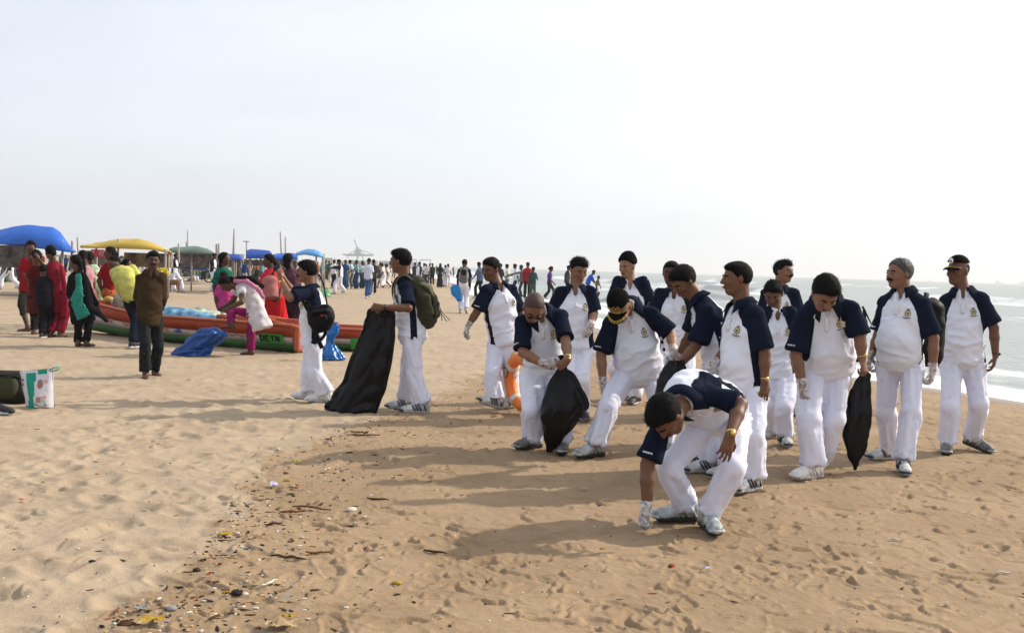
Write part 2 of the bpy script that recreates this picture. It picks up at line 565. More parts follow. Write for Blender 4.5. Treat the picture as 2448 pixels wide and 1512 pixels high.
def put_shoe(root, J, side, kind, s, simple=False):
    U, S, Lc, A = shoe_meshes(kind)
    a = J['heel' + side]; yaw, pitch = J['foot' + side]
    f = fwd(yaw); p = R(pitch)
    fy = f * math.cos(p) + Z * math.sin(p); zz = Z * math.cos(p) - f * math.sin(p); xx = fy.cross(zz)
    mtx = Matrix(((xx.x, fy.x, zz.x, a.x), (xx.y, fy.y, zz.y, a.y), (xx.z, fy.z, zz.z, a.z), (0, 0, 0, 1))) @ Matrix.Scale(s, 4)
    inv = root.matrix_world.inverted() if False else Matrix.Translation(-Vector(root.location))
    o = link('shoe', U, root); o.matrix_local = inv @ mtx
    link('sole', S, o)
    if not simple:
        tag(link('laces', Lc, o), kind='stuff'); tag(link('stripes', A, o), kind='stuff')
    return o

def hand_prims(w, d, n, thumb, s, curl=25, off=0.0, spread=1.0, point=False):
    """w wrist, d finger direction, n palm normal, thumb = unit vector to the thumb side"""
    P = []
    w = Vector(w)
    P.append(seg(w, w + d * .085 * s, (.030 * s + off, .019 * s + off), (.041 * s + off, .014 * s + off), thumb, k=.012))
    for i in range(4):
        o = (1.5 - i) * .0205 * s
        L = (.072, .082, .076, .060)[i] * s
        b = w + d * (.082, .088, .084, .074)[i] * s + thumb * o
        dd = (d + thumb * (1.5 - i) * .10 * spread).normalized()
        c = R(curl * (1 + .12 * i))
        rr = .0090 * s + off * .8
        for q, fr_ in enumerate((.45, .32, .23)):
            ang = c * (.7, 1.7, 2.5)[q]
            v = (dd * math.cos(ang) + n * math.sin(ang)).normalized()
            e_ = b + v * L * fr_
            P.append(seg(b, e_, rr, rr * .93, k=.004)); b = e_; rr *= .93
    b = w + d * .022 * s + thumb * .026 * s + n * .006 * s
    v = (d * .62 + thumb * .62 + n * (.25 + curl / 120)).normalized()
    e_ = b + v * .045 * s
    P.append(seg(b, e_, .0135 * s + off, .011 * s + off, k=.012))
    v = (d * .85 + thumb * .25 + n * (.3 + curl / 90)).normalized()
    P.append(seg(e_, e_ + v * .034 * s, .0105 * s + off, .0085 * s + off, k=.006))
    return P

def hand_frame(J, side, o):
    w = J['wr' + side]; hd = J['hd' + side]
    d = (hd - w).normalized()
    nrm = o.get('palm' + side)
    if nrm is None:
        c = (J['pel'] + J['neck']) / 2
        nrm = c - w
        nrm = nrm - Z * nrm.z * .5
    else:
        nrm = Vector(nrm)
    nrm = (nrm - d * nrm.dot(d))
    nrm = nrm.normalized() if nrm.length > 1e-3 else Vector((1, 0, 0)).cross(d).normalized()
    # thumb side: for a hanging left hand with the palm inwards the thumb points forward
    t = d.cross(nrm) if side == 'L' else nrm.cross(d)
    return w, d, nrm, t

def spine_pt(J, t):
    a, b = J['pel'], J['neck']
    if t < 0 or t > 1:
        m = J['spm']
        v = (m - a).normalized() if t < 0 else (b - m).normalized()
        return (a + v * t * (b - a).length) if t < 0 else (b + v * (t - 1) * (b - a).length)
    m = J['spm']
    return a * (1 - t) ** 2 + m * 2 * t * (1 - t) + b * t * t
def side_at(J, t):
    t = min(max(t, 0), 1)
    v = J['hside'] * (1 - t) + J['sside'] * t
    return v.normalized()

def figure(J, o):
    """J joints in world space; o options. Returns the root Empty with body, clothing, hair, shoes ..."""
    s = o.get('H', 1.0)
    lod = o.get('lod', 0)
    hb, hs_, ht = ((.0088, .0125, .0145), (.014, .019, .021), (.026, .032, .034), (.045, .050, .052))[lod]
    base = (J['heelL'] + J['heelR']) / 2; base.z = 0
    root = empty('person', base, o['label'], o.get('cat', 'person'), o.get('group'))
    off = Vector(base)
    skin = SKINS[o.get('skin', 0)]
    def finish(name, P, F, mats, parent=None, attrs=None, fmat=None):
        me = qmesh(name, P - np.array(off), F, mats, attrs=attrs, fmat=fmat)
        return link(name, me, parent or root)
    pel, neck, head = J['pel'], J['neck'], J['head']
    hside, sside = J['hside'], J['sside']
    l, u, f = J['hf']
    HC = head
    g = o.get('girth', 1.0); bel = o.get('belly', 0.0)
    fem = o.get('fem', False)
    # ---------------- skin body: head, neck, upper chest, arms, hands (legs and feet if bare)
    hs = s * o.get('hs', 1.05)
    def hp(a, b, c): return HC + l * (a * hs) + u * (b * hs) + f * (c * hs)
    fr = (l, u, f)
    B = [ell(hp(0, .026, -.012), (.077 * hs, .089 * hs, .096 * hs), fr, k=.01),
         ell(hp(0, -.025, .022), (.061 * hs, .082 * hs, .067 * hs), fr, k=.03),
         ell(hp(0, -.088, .050), (.034 * hs, .024 * hs, .030 * hs), fr, k=.03),
         seg(hp(.045, -.05, .0), hp(.018, -.085, .045), .022 * hs, .020 * hs, k=.025), seg(hp(-.045, -.05, .0), hp(-.018, -.085, .045), .022 * hs, .020 * hs, k=.025)]
    if lod < 2:
        B += [ell(hp(0, .024, .076), (.048 * hs, .009 * hs, .014 * hs), fr, k=.012),
              ell(hp(.032, .002, .094), (.015 * hs, .011 * hs, .012 * hs), fr, k=.012, op='s'), ell(hp(-.032, .002, .094), (.015 * hs, .011 * hs, .012 * hs), fr, k=.012, op='s'),
              ell(hp(.04, -.025, .066), (.02 * hs, .014 * hs, .014 * hs), fr, k=.02), ell(hp(-.04, -.025, .066), (.02 * hs, .014 * hs, .014 * hs), fr, k=.02),
              seg(hp(0, .018, .086), hp(0, -.022, .106), .008 * hs, .0145 * hs, k=.010),
              ell(hp(0, -.024, .094), (.020 * hs, .009 * hs, .012 * hs), fr, k=.008),
              ell(hp(0, -.054, .084), (.024 * hs, .010 * hs, .014 * hs), fr, k=.010),
              ell(hp(.079, -.002, -.004), (.009 * hs, .031 * hs, .018 * hs), fr, k=.006), ell(hp(-.079, -.002, -.004), (.009 * hs, .031 * hs, .018 * hs), fr, k=.006)]
    nw = o.get('neckw', .056) * s
    B += [seg(hp(0, -.055, -.028), neck + (neck - J['spm']).normalized() * .01, (nw, nw), (nw * 1.12, nw * 1.05), sside, k=.03),
          seg(spine_pt(J, .72), spine_pt(J, .94), (.13 * s * g, .085 * s), (.085 * s, .055 * s), sside, k=.04)]
    for S in 'LR':
        sh, el, wr = J['sh' + S], J['el' + S], J['wr' + S]
        sh_ = sh + (pel - neck).normalized() * .022 * s
        B += [seg(neck.lerp(sh_, .35), sh_.lerp(neck, .1), .030 * s, .036 * s, k=.03), seg(sh_.lerp(el, .05), el, .042 * s, .040 * s, k=.02),
              seg(el, el.lerp(wr, .35), .041 * s, .041 * s, k=.015), seg(el.lerp(wr, .35), wr, .041 * s, (.028 * s, .024 * s), k=.015)]
        w, d, n, t = hand_frame(J, S, o)
        if lod < 2:
            B += hand_prims(w, d, n, t, s, o.get('curl' + S, 25))
        else:
            B += [seg(w, w + d * .14 * s, (.034 * s, .020 * s), (.034 * s, .014 * s), t, k=.015)]
    bare = o.get('bare', 0)      # 1 feet only, 2 lower legs, 3 whole legs
    if bare:
        for S in 'LR':
            a = J['heel' + S]; yaw, pitch = J['foot' + S]; ff = fwd(yaw); ff = (ff * math.cos(R(pitch)) + Z * math.sin(R(pitch)))
            B += [seg(a + Z * .035 * s - ff * .03, a + ff * .14 * s + Z * .025 * s, (.034 * s, .036 * s), (.042 * s, .020 * s), Z.cross(ff), k=.02),
                  seg(a + ff * .13 * s + Z * .018, a + ff * .17 * s + Z * .015, (.044 * s, .016 * s), (.036 * s, .011 * s), Z.cross(ff), k=.015),
                  seg(J['an' + S], a + Z * .04 * s, .036 * s, .036 * s, k=.03)]
            kn = J['kn' + S]
            B += [seg(kn, kn.lerp(J['an' + S], .35), .056 * s, .056 * s, k=.03), seg(kn.lerp(J['an' + S], .35), J['an' + S], .056 * s, .036 * s, k=.03)]
            if bare > 2:
                B += [seg(J['hip' + S], kn, .085 * s, .056 * s, k=.03)]
        B += [seg(spine_pt(J, 0), spine_pt(J, .75), (.12 * s, .08 * s), (.12 * s, .08 * s), sside, k=.05)] if bare > 1 else []
    if o.get('topless'):
        B += [seg(spine_pt(J, 0), spine_pt(J, .4), (.14 * s, .10 * s), (.13 * s, .09 * s), sside, k=.05), seg(spine_pt(J, .4), spine_pt(J, .8), (.13 * s, .09 * s), (.16 * s, .10 * s), sside, k=.05)]
    P, F = sdf_mesh(B, hb)
    body = finish('body', P, F, skin)
    # ---------------- hair / cap / turban
    hk = o.get('hair', 'short')
    if lod < 3:
        hh = min(hb, .009) if lod < 2 else .016
        pl = ((0, -.60, .80, .029 * hs), (0, -1, 0, .062 * hs))
        th = {'short': .007, 'crop': .003, 'thick': .011, 'top': .009, 'grey': .009, 'bun': .012, 'braid': .012, 'long': .014}.get(hk, .010) * hs
        HP = [ell(hp(0, .026, -.012), (.077 * hs + th, .089 * hs + th, .096 * hs + th), fr, k=.01, plane=[(0, -.60, .80, (.029 + (.006 if hk in ('short','thick','grey') else 0)) * hs + .030 * hs * 0), (0, -1, 0, .085 * hs)])]
        if hk in ('top', 'thick', 'short'):
            a_ = {'top': .040, 'thick': .022, 'short': .008}[hk]
            HP += [ell(hp(.008, .082, .028), (.058 * hs, (.024 + a_ * .5) * hs, .060 * hs), fr, k=.025)]
        if hk == 'bun': HP += [ell(hp(0, -.03, -.115), (.045 * hs, .05 * hs, .04 * hs), fr, k=.02)]
        if hk == 'braid': HP += [seg(hp(0, -.02, -.10), hp(0, -.12, -.11), .04 * hs, .03 * hs, k=.03), seg(hp(0, -.12, -.11), spine_pt(J, .8) - J['sfwd'] * .12 * s, .03 * hs, .024 * hs, k=.02), seg(spine_pt(J, .8) - J['sfwd'] * .12 * s, spine_pt(J, .55) - J['sfwd'] * .13 * s, .024 * hs, .012 * hs, k=.02)]
        if hk == 'long': HP += [seg(hp(0, .02, -.06), hp(0, -.16, -.07), (.085 * hs, .05 * hs), (.07 * hs, .035 * hs), l, k=.04)]
        if hk not in ('cap', 'turban', 'hood', 'goldcap'):
            P, F = sdf_mesh(HP, hh)
            if lod < 2:
                N = vnormals(P, F)
                amp = {'crop': .0006, 'top': .0035, 'thick': .0028}.get(hk, .0018)
                a = vnoise(P[:, 0] * 45, P[:, 1] * 45, P[:, 2] * 45, 3) + .5 * vnoise(P[:, 0] * 120, P[:, 1] * 120, P[:, 2] * 120, 5)
                P = P + N * (a * amp)[:, None]
            if lod == 0 and hk in ('short', 'thick', 'top', 'grey'):
                rgt = np.random.default_rng(len(P)); N = vnormals(P, F)
                top_ = np.nonzero(((P - np.array(HC)) @ np.array(u)) > .035)[0]
                pick = rgt.choice(top_, 420)
                L_ = {'short': .006, 'grey': .008, 'thick': .013, 'top': .020}[hk]
                tang = np.array(f) * .55 + rgt.normal(0, .35, (420, 3)) + N[pick] * (1.3 if hk == 'top' else .55)
                tang /= np.linalg.norm(tang, axis=1)[:, None]
                a1 = np.cross(tang, N[pick]) * .0035; p0 = P[pick] - N[pick] * .001; tip = p0 + tang * (L_ * rgt.uniform(.6, 1.5, (420, 1))) + N[pick] * .002
                base_i = len(P); P = np.vstack([P, p0 - a1, p0 + a1, tip + a1 * .15, tip - a1 * .15])
                i_ = np.arange(420); F = np.vstack([F, np.stack([base_i + i_, base_i + 420 + i_, base_i + 840 + i_, base_i + 1260 + i_], 1)])
            hm = {'crop': M_STUBBLE, 'grey': M_GREYHAIR}.get(hk, M_HAIR)
            finish('hair', P, F, hm)
        elif hk in ('cap', 'goldcap'):
            P, F = sdf_mesh([ell(hp(0, .024, -.012), (.079 * hs, .080 * hs, .098 * hs), fr, k=.01, plane=[(0, -.60, .80, .004 * hs), (0, -1, 0, .05 * hs)])], hh)
            finish('hair', P, F, M_HAIR)
            P, F = sdf_mesh([ell(hp(0, .044, -.004), (.087 * hs, .098 * hs, .108 * hs), fr, k=.01, plane=[(0, -1, .05, -.028 * hs)])], hh)
            c_ = finish('cap', P, F, mat('cap_cloth', (.004, .004, .004), .95, spec=.05))
            brim = []
            for q in range(9):
                a_ = R(-50 + q * 12.5)
                for rr, dy in ((.092, .034), (.135, .030), (.172 if hk == 'goldcap' else .168, .020)):
                    cx = math.sin(a_) * .086 * (1 + (rr - .092) * .6); cz = math.cos(a_) * .1 + (rr - .092) * (math.cos(a_ * 1.35)) * 1.0 - .002
                    brim.append(hp(cx, dy - .012 * abs(math.sin(a_)) ** 2, cz))
            mb = MB()
            up_ = [x for x in brim]; dn = [x - u * .006 for x in brim]
            fs = []
            for q in range(8):
                for k_ in range(2):
                    i0 = q * 3 + k_
                    fs.append((i0, i0 + 3, i0 + 4, i0 + 1))
            n_ = len(up_)
            mb.add([p - off for p in up_ + dn], fs + [tuple(i + n_ for i in q_[::-1]) for q_ in fs] + [(q * 3 + 2, q * 3 + 5, q * 3 + 5 + n_, q * 3 + 2 + n_) for q in range(8)])
            mb.build('brim', mat('cap_cloth', (0, 0, 0)), c_)
            mb = MB()
            if hk == 'goldcap':
                arc = [brim[q * 3 + 1].lerp(brim[q * 3 + 2], .45) + u * .004 - off for q in range(9)]
                arc2 = [brim[q * 3 + 1].lerp(brim[q * 3 + 2], .80) + u * .004 - off for q in range(9)]
                for q in range(8):
                    for A_ in (arc, arc2):
                        mb.tube([A_[q], A_[q].lerp(A_[q + 1], .5) + f * .004, A_[q + 1]], [.004, .0075, .004], 5, flat=.5, side=f)
                mb.tube([hp(-.02, .075, .100) - off, hp(-.026, .095, .094) - off, hp(-.01, .105, .090) - off], .004, 5)
                mb.tube([hp(.02, .075, .100) - off, hp(.026, .095, .094) - off, hp(.01, .105, .090) - off], .004, 5)
                mb.ball(hp(0, .088, .097) - off, .010, n=6, k=4)
                mb.tube([hp(-.03, .060, .103) - off, hp(0, .056, .106) - off, hp(.03, .060, .103) - off], .0045, 5)
                mb.build('gold_braid', M_GOLDPRINT, c_)
            else:
                mb.tube([hp(x, .040 - .012 * abs(x) / .08, math.sqrt(max(0, 1 - (x / .1) ** 2)) * .108) - off for x in (-.08, -.04, 0, .04, .08)], .004, 5)
                mb.build('gold_braid', M_GOLDPRINT, c_)
                mb = MB(); mb.ball(hp(.0, .088, .094) - off, (.020, .026, .007), fr, m=0); mb.ball(hp(.0, .086, .099) - off, (.010, .013, .006), fr, n=8, k=4, m=1)
                mb.build('badge', [M_WHITEPRINT, mat('badge_red', (.25, .04, .05), .6)], c_)
        elif hk == 'turban':
            tp = [ell(hp(0, .055, -.012), (.096 * hs, .088 * hs, .114 * hs), fr, k=.01, plane=[(0, -.75, .66, .030 * hs), (0, -1, 0, .03 * hs)]),
                  ell(hp(0, .105, -.02), (.072 * hs, .062 * hs, .088 * hs), fr, k=.02)]
            P, F = sdf_mesh(tp, hh)
            N = vnormals(P, F)
            q = (P - np.array(HC)); uu = q @ np.array(u); ff_ = q @ np.array(f); ll = q @ np.array(l)
            P = P + N * (np.sin((uu * 1.0 - np.abs(ll) * .55 + ff_ * -.25) * 330) * .0032)[:, None]
            finish('turban', P, F, mat('turban_cloth', (.004, .004, .005), .95, spec=.05))
        elif hk == 'hood':
            P, F = sdf_mesh([ell(hp(0, .02, -.012), (.088 * hs, .100 * hs, .108 * hs), fr, k=.01, plane=[(0, -.35, .93, .045 * hs)]),
                             seg(hp(0, -.03, -.03), neck, (.075 * hs, .08 * hs), (.13 * s, .11 * s), sside, k=.04)], hh)
            finish('headscarf', P, F, cloth(o.get('hoodcol', (.015, .015, .017))))
    # ---------------- face details
    if lod < 1 or o.get('face'):
        for sgn in (-1, 1):
            e = MB().ball(hp(sgn * .031, .003, .079) - off, .0112 * hs, fr, 8, 6).build('eye', M_EYE, root)
            MB().ball(hp(sgn * .031, .001, .0875) - off, (.0062 * hs, .0062 * hs, .0045 * hs), fr, 8, 4).build('iris', M_IRIS, e)
            m = MB(); m.tube([hp(sgn * .014, .021, .093) - off, hp(sgn * .032, .027, .0885) - off, hp(sgn * .050, .020, .074) - off], [.0035 * hs, .0048 * hs, .003 * hs], 6)
            m.build('eyebrow', M_HAIR, root)
            m = MB(); m.ball(hp(sgn * .031, .0085, .0815) - off, (.0145 * hs, .0075 * hs, .0122 * hs), fr, 8, 4); m.build('eyelid', skin, root)
        m = MB(); m.tube([hp(-.024, -.055, .090) - off, hp(-.010, -.051, .0985) - off, hp(.010, -.051, .0985) - off, hp(.024, -.055, .090) - off], [.002, .0045 * hs, .0045 * hs, .002], 6)
        m.tube([hp(-.020, -.060, .091) - off, hp(0, -.063, .0975) - off, hp(.020, -.060, .091) - off], [.002, .005 * hs, .002], 6)
        m.build('mouth', M_LIP, root)
        if o.get('moustache'):
            m = MB(); m.tube([hp(-.034, -.050, .084) - off, hp(-.014, -.041, .102) - off, hp(0, -.040, .105) - off, hp(.014, -.041, .102) - off, hp(.034, -.050, .084) - off], [.003, .0085 * hs, .0085 * hs, .0085 * hs, .003], 7)
            m.build('moustache', M_HAIR, root)
        if o.get('beard'):
            P, F = sdf_mesh([ell(hp(0, -.060, .030), (.066 * hs, .055 * hs, .066 * hs), fr, k=.01, plane=[(0, 1, .15, -.030 * hs), (0, 0, -1, .01 * hs)]),
                             ell(hp(0, -.046, .098), (.02 * hs, .012 * hs, .02 * hs), fr, k=.006, op='s')], .006)
            finish('beard', P, F, M_HAIR)
        if o.get('glasses'):
            m = MB()
            for sgn in (-1, 1):
                m.ball(hp(sgn * .033, .000, .1) - off, (.024, .017, .004), fr, 10, 5)
                m.tube([hp(sgn * .055, .003, .096) - off, hp(sgn * .083, .004, .01) - off], .003, 5)
            m.tube([hp(-.012, .006, .103) - off, hp(.012, .006, .103) - off], .004, 5)
            tag(m.build('sunglasses', M_BLACKGLOSS, root), kind='stuff')
    # ---------------- lower garment
    low = o.get('low', 'trousers')
    if low in ('trousers', 'shorts', 'slim', 'three_quarter'):
        T = []
        a0 = .92 if low == 'trousers' else .78
        a0 *= o.get('baggy', 1.0)
        T += [seg(spine_pt(J, .12), pel, (.148 * s * g, (.106 + bel * .4) * s), (.166 * s * g, .120 * s), hside, cutA=0, k=.03)]
        for S in 'LR':
            hip, kn, an = J['hip' + S], J['kn' + S], J['an' + S]
            T += [seg(hip.lerp(pel, .2), hip.lerp(kn, .25), .112 * s * a0, .104 * s * a0, k=.04)]
            if low == 'shorts':
                T += [seg(hip, hip.lerp(kn, .9), .105 * s * a0, .10 * s * a0, cutB=0, k=.03)]
                continue
            T += [seg(hip.lerp(kn, .15), kn, .103 * s * a0, .088 * s * a0, k=.012)]
            end = .45 if low == 'three_quarter' else 1.0
            ce = kn.lerp(an, end)
            hemr = (.086 if low == 'trousers' else .062) * s * o.get('baggy', 1.0)
            T += [seg(kn, ce, .088 * s * a0, (hemr * .96, hemr * 1.18), hside, cutB=-.006 if low == 'trousers' else 0.0, k=.015)]
        P, F = sdf_mesh(T, ht, zmin=.035 if low == 'trousers' and not bare else .01)
        if lod < 2:
            N = vnormals(P, F)
            D = np.zeros(len(P))
            sd_ = random.randrange(1000)
            for S in 'LR':
                hip, kn, an = [np.array(J[q + S]) for q in ('hip', 'kn', 'an')]
                for A_, B_, kk in ((hip, kn, 0), (kn, an, 1)):
                    ax = B_ - A_; L = np.linalg.norm(ax); ax = ax / L
                    t = (P - A_) @ ax / L
                    m_ = np.clip(np.minimum(t + (.15 if kk == 0 else 0), (1.0 if kk == 0 else 1.1) - t) * 7, 0, 1)
                    q = P - A_; rad = q - np.outer(q @ ax, ax); rd = np.linalg.norm(rad, axis=1)
                    m_ = m_ * np.clip((.2 * s - rd) * 20, 0, 1)
                    al = (q @ ax)
                    rr_ = rad / (rd[:, None] + 1e-6)
                    # long folds down the leg, creases gathering at knee and hem, drawn obliquely
                    nz = rr_ @ np.array(Z.cross(Vector(ax)) if abs(ax[2]) < .9 else (1, 0, 0))
                    long_ = vnoise(rr_[:, 0] * 2.2 + sd_, rr_[:, 1] * 2.2, al * 3.6, sd_) + .35 * vnoise(rr_[:, 0] * 5 + sd_, rr_[:, 1] * 5, al * 7, sd_ + 2)
                    obl = 1 - 2 * np.abs(vnoise(rr_[:, 0] * 1.1 + 7, rr_[:, 1] * 1.1 + nz, al * 17 + nz * 1.6 + long_, sd_ + 5))
                    obl = np.clip(obl, -.4, 1) ** 3 * 1.25 + .15 * np.clip(obl, -.4, 1) - .22
                    g_ = (np.exp(-((t - (1 if kk == 0 else 0)) / .20) ** 2) * .75 + (np.exp(-((t - 1) / .22) ** 2) * 1.3 if kk else np.exp(-(t / .28) ** 2) * 1.2)) + .25
                    D += m_ * (long_ * .017 + obl * .012 * g_)
            P = P + N * (np.clip(D, -.024, .024) * s)[:, None]
            P[:, 2] = np.maximum(P[:, 2], .008)
        tr = finish('trousers' if low != 'shorts' else 'shorts', P, F, o.get('tmat', M_TROUS))
        BT = (P, F)
    if low in ('skirt',) or o.get('skirt'):
        # flared or long skirt / sari / kurta bottom hanging round both legs
        end = o.get('skirt_end', .06)
        flare = o.get('flare', 1.0)
        mk = (J['knL'] + J['knR']) / 2; ma = (J['anL'] + J['anR']) / 2
        wk = max(.16, (J['knL'] - J['knR']).length / 2 + .09) * s; wa = max(.17, (J['anL'] - J['anR']).length / 2 + .09) * s
        K = [seg(spine_pt(J, .15), pel, (.135 * s * g, .10 * s), (.175 * s * g, .13 * s), hside, cutA=0, k=.03)]
        if end < .5:
            K += [seg(pel, mk, (.175 * s * g, .135 * s), (wk * flare, .15 * s * flare), hside, k=.04), seg(mk, ma.lerp(mk, 0) - Z * (.04 - end) if end < .1 else mk.lerp(ma, (0.5 - end) * 2), (wk * flare, .15 * s * flare), (wa * flare * 1.1, .17 * s * flare), hside, cutB=0, k=.03)]
        else:
            K += [seg(pel, pel.lerp(mk, (1 - end) * 2), (.175 * s * g, .135 * s), (.19 * s * flare, .15 * s * flare), hside, cutB=0, k=.04)]
        P, F = sdf_mesh(K, ht, zmin=.012)
        N = vnormals(P, F)
        c_ = np.array(pel); th_ = np.arctan2(P[:, 1] - c_[1], P[:, 0] - c_[0]); dz = np.clip((c_[2] - P[:, 2]) / .8, 0, 1)
        nf = o.get('pleats', 9)
        P = P + N * ((np.sin(th_ * nf + vnoise2(th_ * 2, P[:, 2] * 3, 2) * 2.2) * .016 * dz + vnoise(P[:, 0] * 9, P[:, 1] * 9, P[:, 2] * 4, 8) * .008) * s)[:, None]
        sk = finish(o.get('skirt_name', 'skirt'), P, F, o.get('smat', cloth((.3, .05, .05))))
    # ---------------- upper garment
    shirt = None
    if not o.get('topless'):
        hem = o.get('hem', -.12)
        e_ = Vector()
        fd = J['sfwd']
        W = [(hem, .186 * o.get('hemw', 1), .142), (0, .180, .136), (.22, .174, .134), (.45, .177, .136), (.68, .187, .136), (.86, .148, .105), (.955, .092, .080)]
        if fem:
            W = [(hem, .165, .128), (0, .155, .120), (.25, .125, .098), (.45, .135, .105), (.68, .150, .125), (.86, .130, .095), (.97, .075, .068)]
        K = []
        for i in range(len(W) - 1):
            t0, a, b = W[i]; t1, a2, b2 = W[i + 1]
            bo = [bel * math.exp(-((t - .22) / .26) ** 2) for t in (t0, t1)]
            p0 = spine_pt(J, t0) + fd * bo[0] * .5 * s; p1 = spine_pt(J, t1) + fd * bo[1] * .5 * s
            lo_ = o.get('loose', 1.0)
            K.append(seg(p0, p1, (a * s * g * lo_, (b + bo[0] * .5) * s * lo_), (a2 * s * g * lo_, (b2 + bo[1] * .5) * s * lo_), side_at(J, (t0 + t1) / 2), cutA=0.0 if i == 0 else None, cutB=.012 if i == len(W) - 2 else None, k=.025))
        sl = o.get('sleeve', .90)
        for S in 'LR':
            sh, el, wr = J['sh' + S], J['el' + S], J['wr' + S]
            dn = (pel - neck).normalized()
            K.append(seg(neck.lerp(sh, .25) - dn * .006, sh.lerp(neck, .10) + dn * .026 * s, .050 * s, .050 * s, k=.04))
            if sl > 0:
                if sl <= 1:
                    K.append(seg(sh.lerp(neck, .10) + dn * .028 * s, sh.lerp(el, sl), .054 * s, (.078 * s if lod < 2 else .07 * s), cutB=0, k=.035))
                else:
                    K.append(seg(sh, el, .068 * s, .056 * s, k=.03)); K.append(seg(el, el.lerp(wr, sl - 1), .056 * s, .045 * s, cutB=0, k=.02))
        if lod < 2 and o.get('vneck', True):
            nc = neck + fd * .078 * s
            K.append(ell(nc - (neck - J['spm']).normalized() * .012, (.026 * s, .060 * s, .05 * s), (sside, (neck - J['spm']).normalized(), fd), k=.01, op='s'))
        P, F = sdf_mesh(K, hs_)
        A = None
        if lod < 2:
            N = vnormals(P, F)
            sd_ = random.randrange(1000)
            ax = np.array((neck - pel).normalized()); sv = np.array(side_at(J, .5)); dv = np.cross(ax, sv)
            q = P - np.array(pel); a_, s_, d_ = q @ ax, q @ sv, q @ dv
            n1 = vnoise(s_ * 7 + a_ * 5, d_ * 7, a_ * 5, sd_)
            n2 = 1 - 2 * np.abs(vnoise(s_ * 5 - a_ * 7 + n1 * .6, d_ * 5, a_ * 13 + s_ * 3 * np.sign(n1), sd_ + 3)); n2 = np.sign(n2) * np.abs(n2) ** 1.8 * 1.1
            lowb = np.exp(-((a_ - .12) / .16) ** 2) * .8 + .35
            dsp = (n1 * .015 + np.clip(n2, -.3, 1) * .015 * lowb + np.clip(1 - 2.5 * np.abs(vnoise(s_ * 9 + a_ * 9 * np.sign(s_), d_ * 9, a_ * 7, sd_ + 6)), -.2, 1) * .006) * o.get('wr', 1.0)
            for S in 'LR':
                sh, el = np.array(J['sh' + S]), np.array(J['el' + S])
                x = (el - sh); L = np.linalg.norm(x); x = x / L; t = (P - sh) @ x / L
                rad = np.linalg.norm((P - sh) - np.outer((P - sh) @ x, x), axis=1)
                onarm = (t > .1) & (rad < .13)
                dsp = np.where(onarm, dsp * .45 + vnoise(P[:, 0] * 11, P[:, 1] * 11, P[:, 2] * 11, sd_ + 9) * .004, dsp)
            P = P + N * (dsp * s)[:, None]
        if o.get('uniform', False):
            n3, sp = np.array(neck), None
            up3 = np.array((neck - J['spm']).normalized())
            ss = np.array(sside); uu = np.abs((P - n3) @ ss); hgt = (P - n3) @ up3            # hgt <0 below the neck
            fdv = np.array(fd); dd = (P - n3) @ fdv
            tl = (P - np.array(pel)) @ np.array((neck - pel).normalized()) / (neck - pel).length
            # raglan seam: from the collar down to the armpit
            sv2 = np.array(side_at(J, .5)); cen = np.array([spine_pt(J, x) for x in np.linspace(-.2, 1.05, 26)])
            ii = np.argmin(((P[:, None, :] - cen[None]) ** 2).sum(2), axis=1)
            ul = np.abs(((P - cen[ii]) @ sv2)); dl = np.abs((P - cen[ii]) @ fdv)
            tt = np.linspace(-.2, 1.05, 26)[ii]
            line = (o.get('rag', .048) + (np.clip((1.0 - tl), 0, .32) / .32) ** .9 * .105) * s
            Aa = np.where(tl > .62, np.minimum(uu - line, (.062 + np.clip(tl - .64, 0, 1) * .26) * s - dl), -.05 + 0 * uu)
            Bb = np.where((ul > .10 * s) & (tl < .75), .034 * s - dl, -.05)
            Cc = np.full(len(P), -.05)
            for S in 'LR':
                sh, el = np.array(J['sh' + S]), np.array(J['el' + S])
                x = (el - sh); L = np.linalg.norm(x); x = x / L; t = (P - sh) @ x
                rad = np.linalg.norm((P - sh) - np.outer(t, x), axis=1)
                Cc = np.maximum(Cc, np.minimum(t - .015, (.100 * s - rad)))
            A = {'navy': np.clip(np.maximum(np.maximum(Aa, Bb), Cc), -.03, .03)}
        smt = M_SHIRT if o.get('uniform') else o.get('cmat', cloth((.5, .5, .5)))
        shirt = finish('shirt', P, F, smt, attrs=A)
        if lod < 2 or o.get('uniform'):
            bv = None
        # collar
        if o.get('collar', True) and lod < 2:
            upn = (neck - J['spm']).normalized(); upn = (upn * .6 + (hp(0, -.055, -.028) - neck).normalized() * .6).normalized()
            cc = neck + upn * .052 * s
            fdc = (fd - upn * fd.dot(upn)).normalized(); sdc = upn.cross(fdc)
            m = MB(); n_ = 25; rows = []
            for q in range(n_):
                a_ = R(26 + (308) * q / (n_ - 1))
                dr = fdc * math.cos(a_) + sdc * math.sin(a_)
                fr0 = max(0, math.cos(a_))
                r_in = (.068 + .008 * abs(math.sin(a_))) * s
                e1 = min(q, n_ - 1 - q)
                tip = .022 if e1 == 0 else (.010 if e1 == 1 else 0)
                rows.append([cc + dr * r_in - upn * (.012 + fr0 * .028) * s,
                             cc + dr * (r_in + .003) + upn * (.016 - fr0 * .020) * s,
                             cc + dr * (r_in + .012) * 1.0 + upn * (.010 - fr0 * .022) * s,
                             cc + dr * (r_in + (.046 + fr0 * .020) * s + tip * .8) - upn * (.036 + fr0 * .030 + tip * 1.3) * s])
            vs = [p - off for r_ in rows for p in r_]
            fs = []
            for q in range(n_ - 1):
                for k_ in range(3):
                    fs.append((q * 4 + k_, q * 4 + k_ + 1, (q + 1) * 4 + k_ + 1, (q + 1) * 4 + k_))
            m.add(vs, fs)
            me = m.mesh('collar', o.get('colmat', M_NAVY if o.get('uniform') else smt))
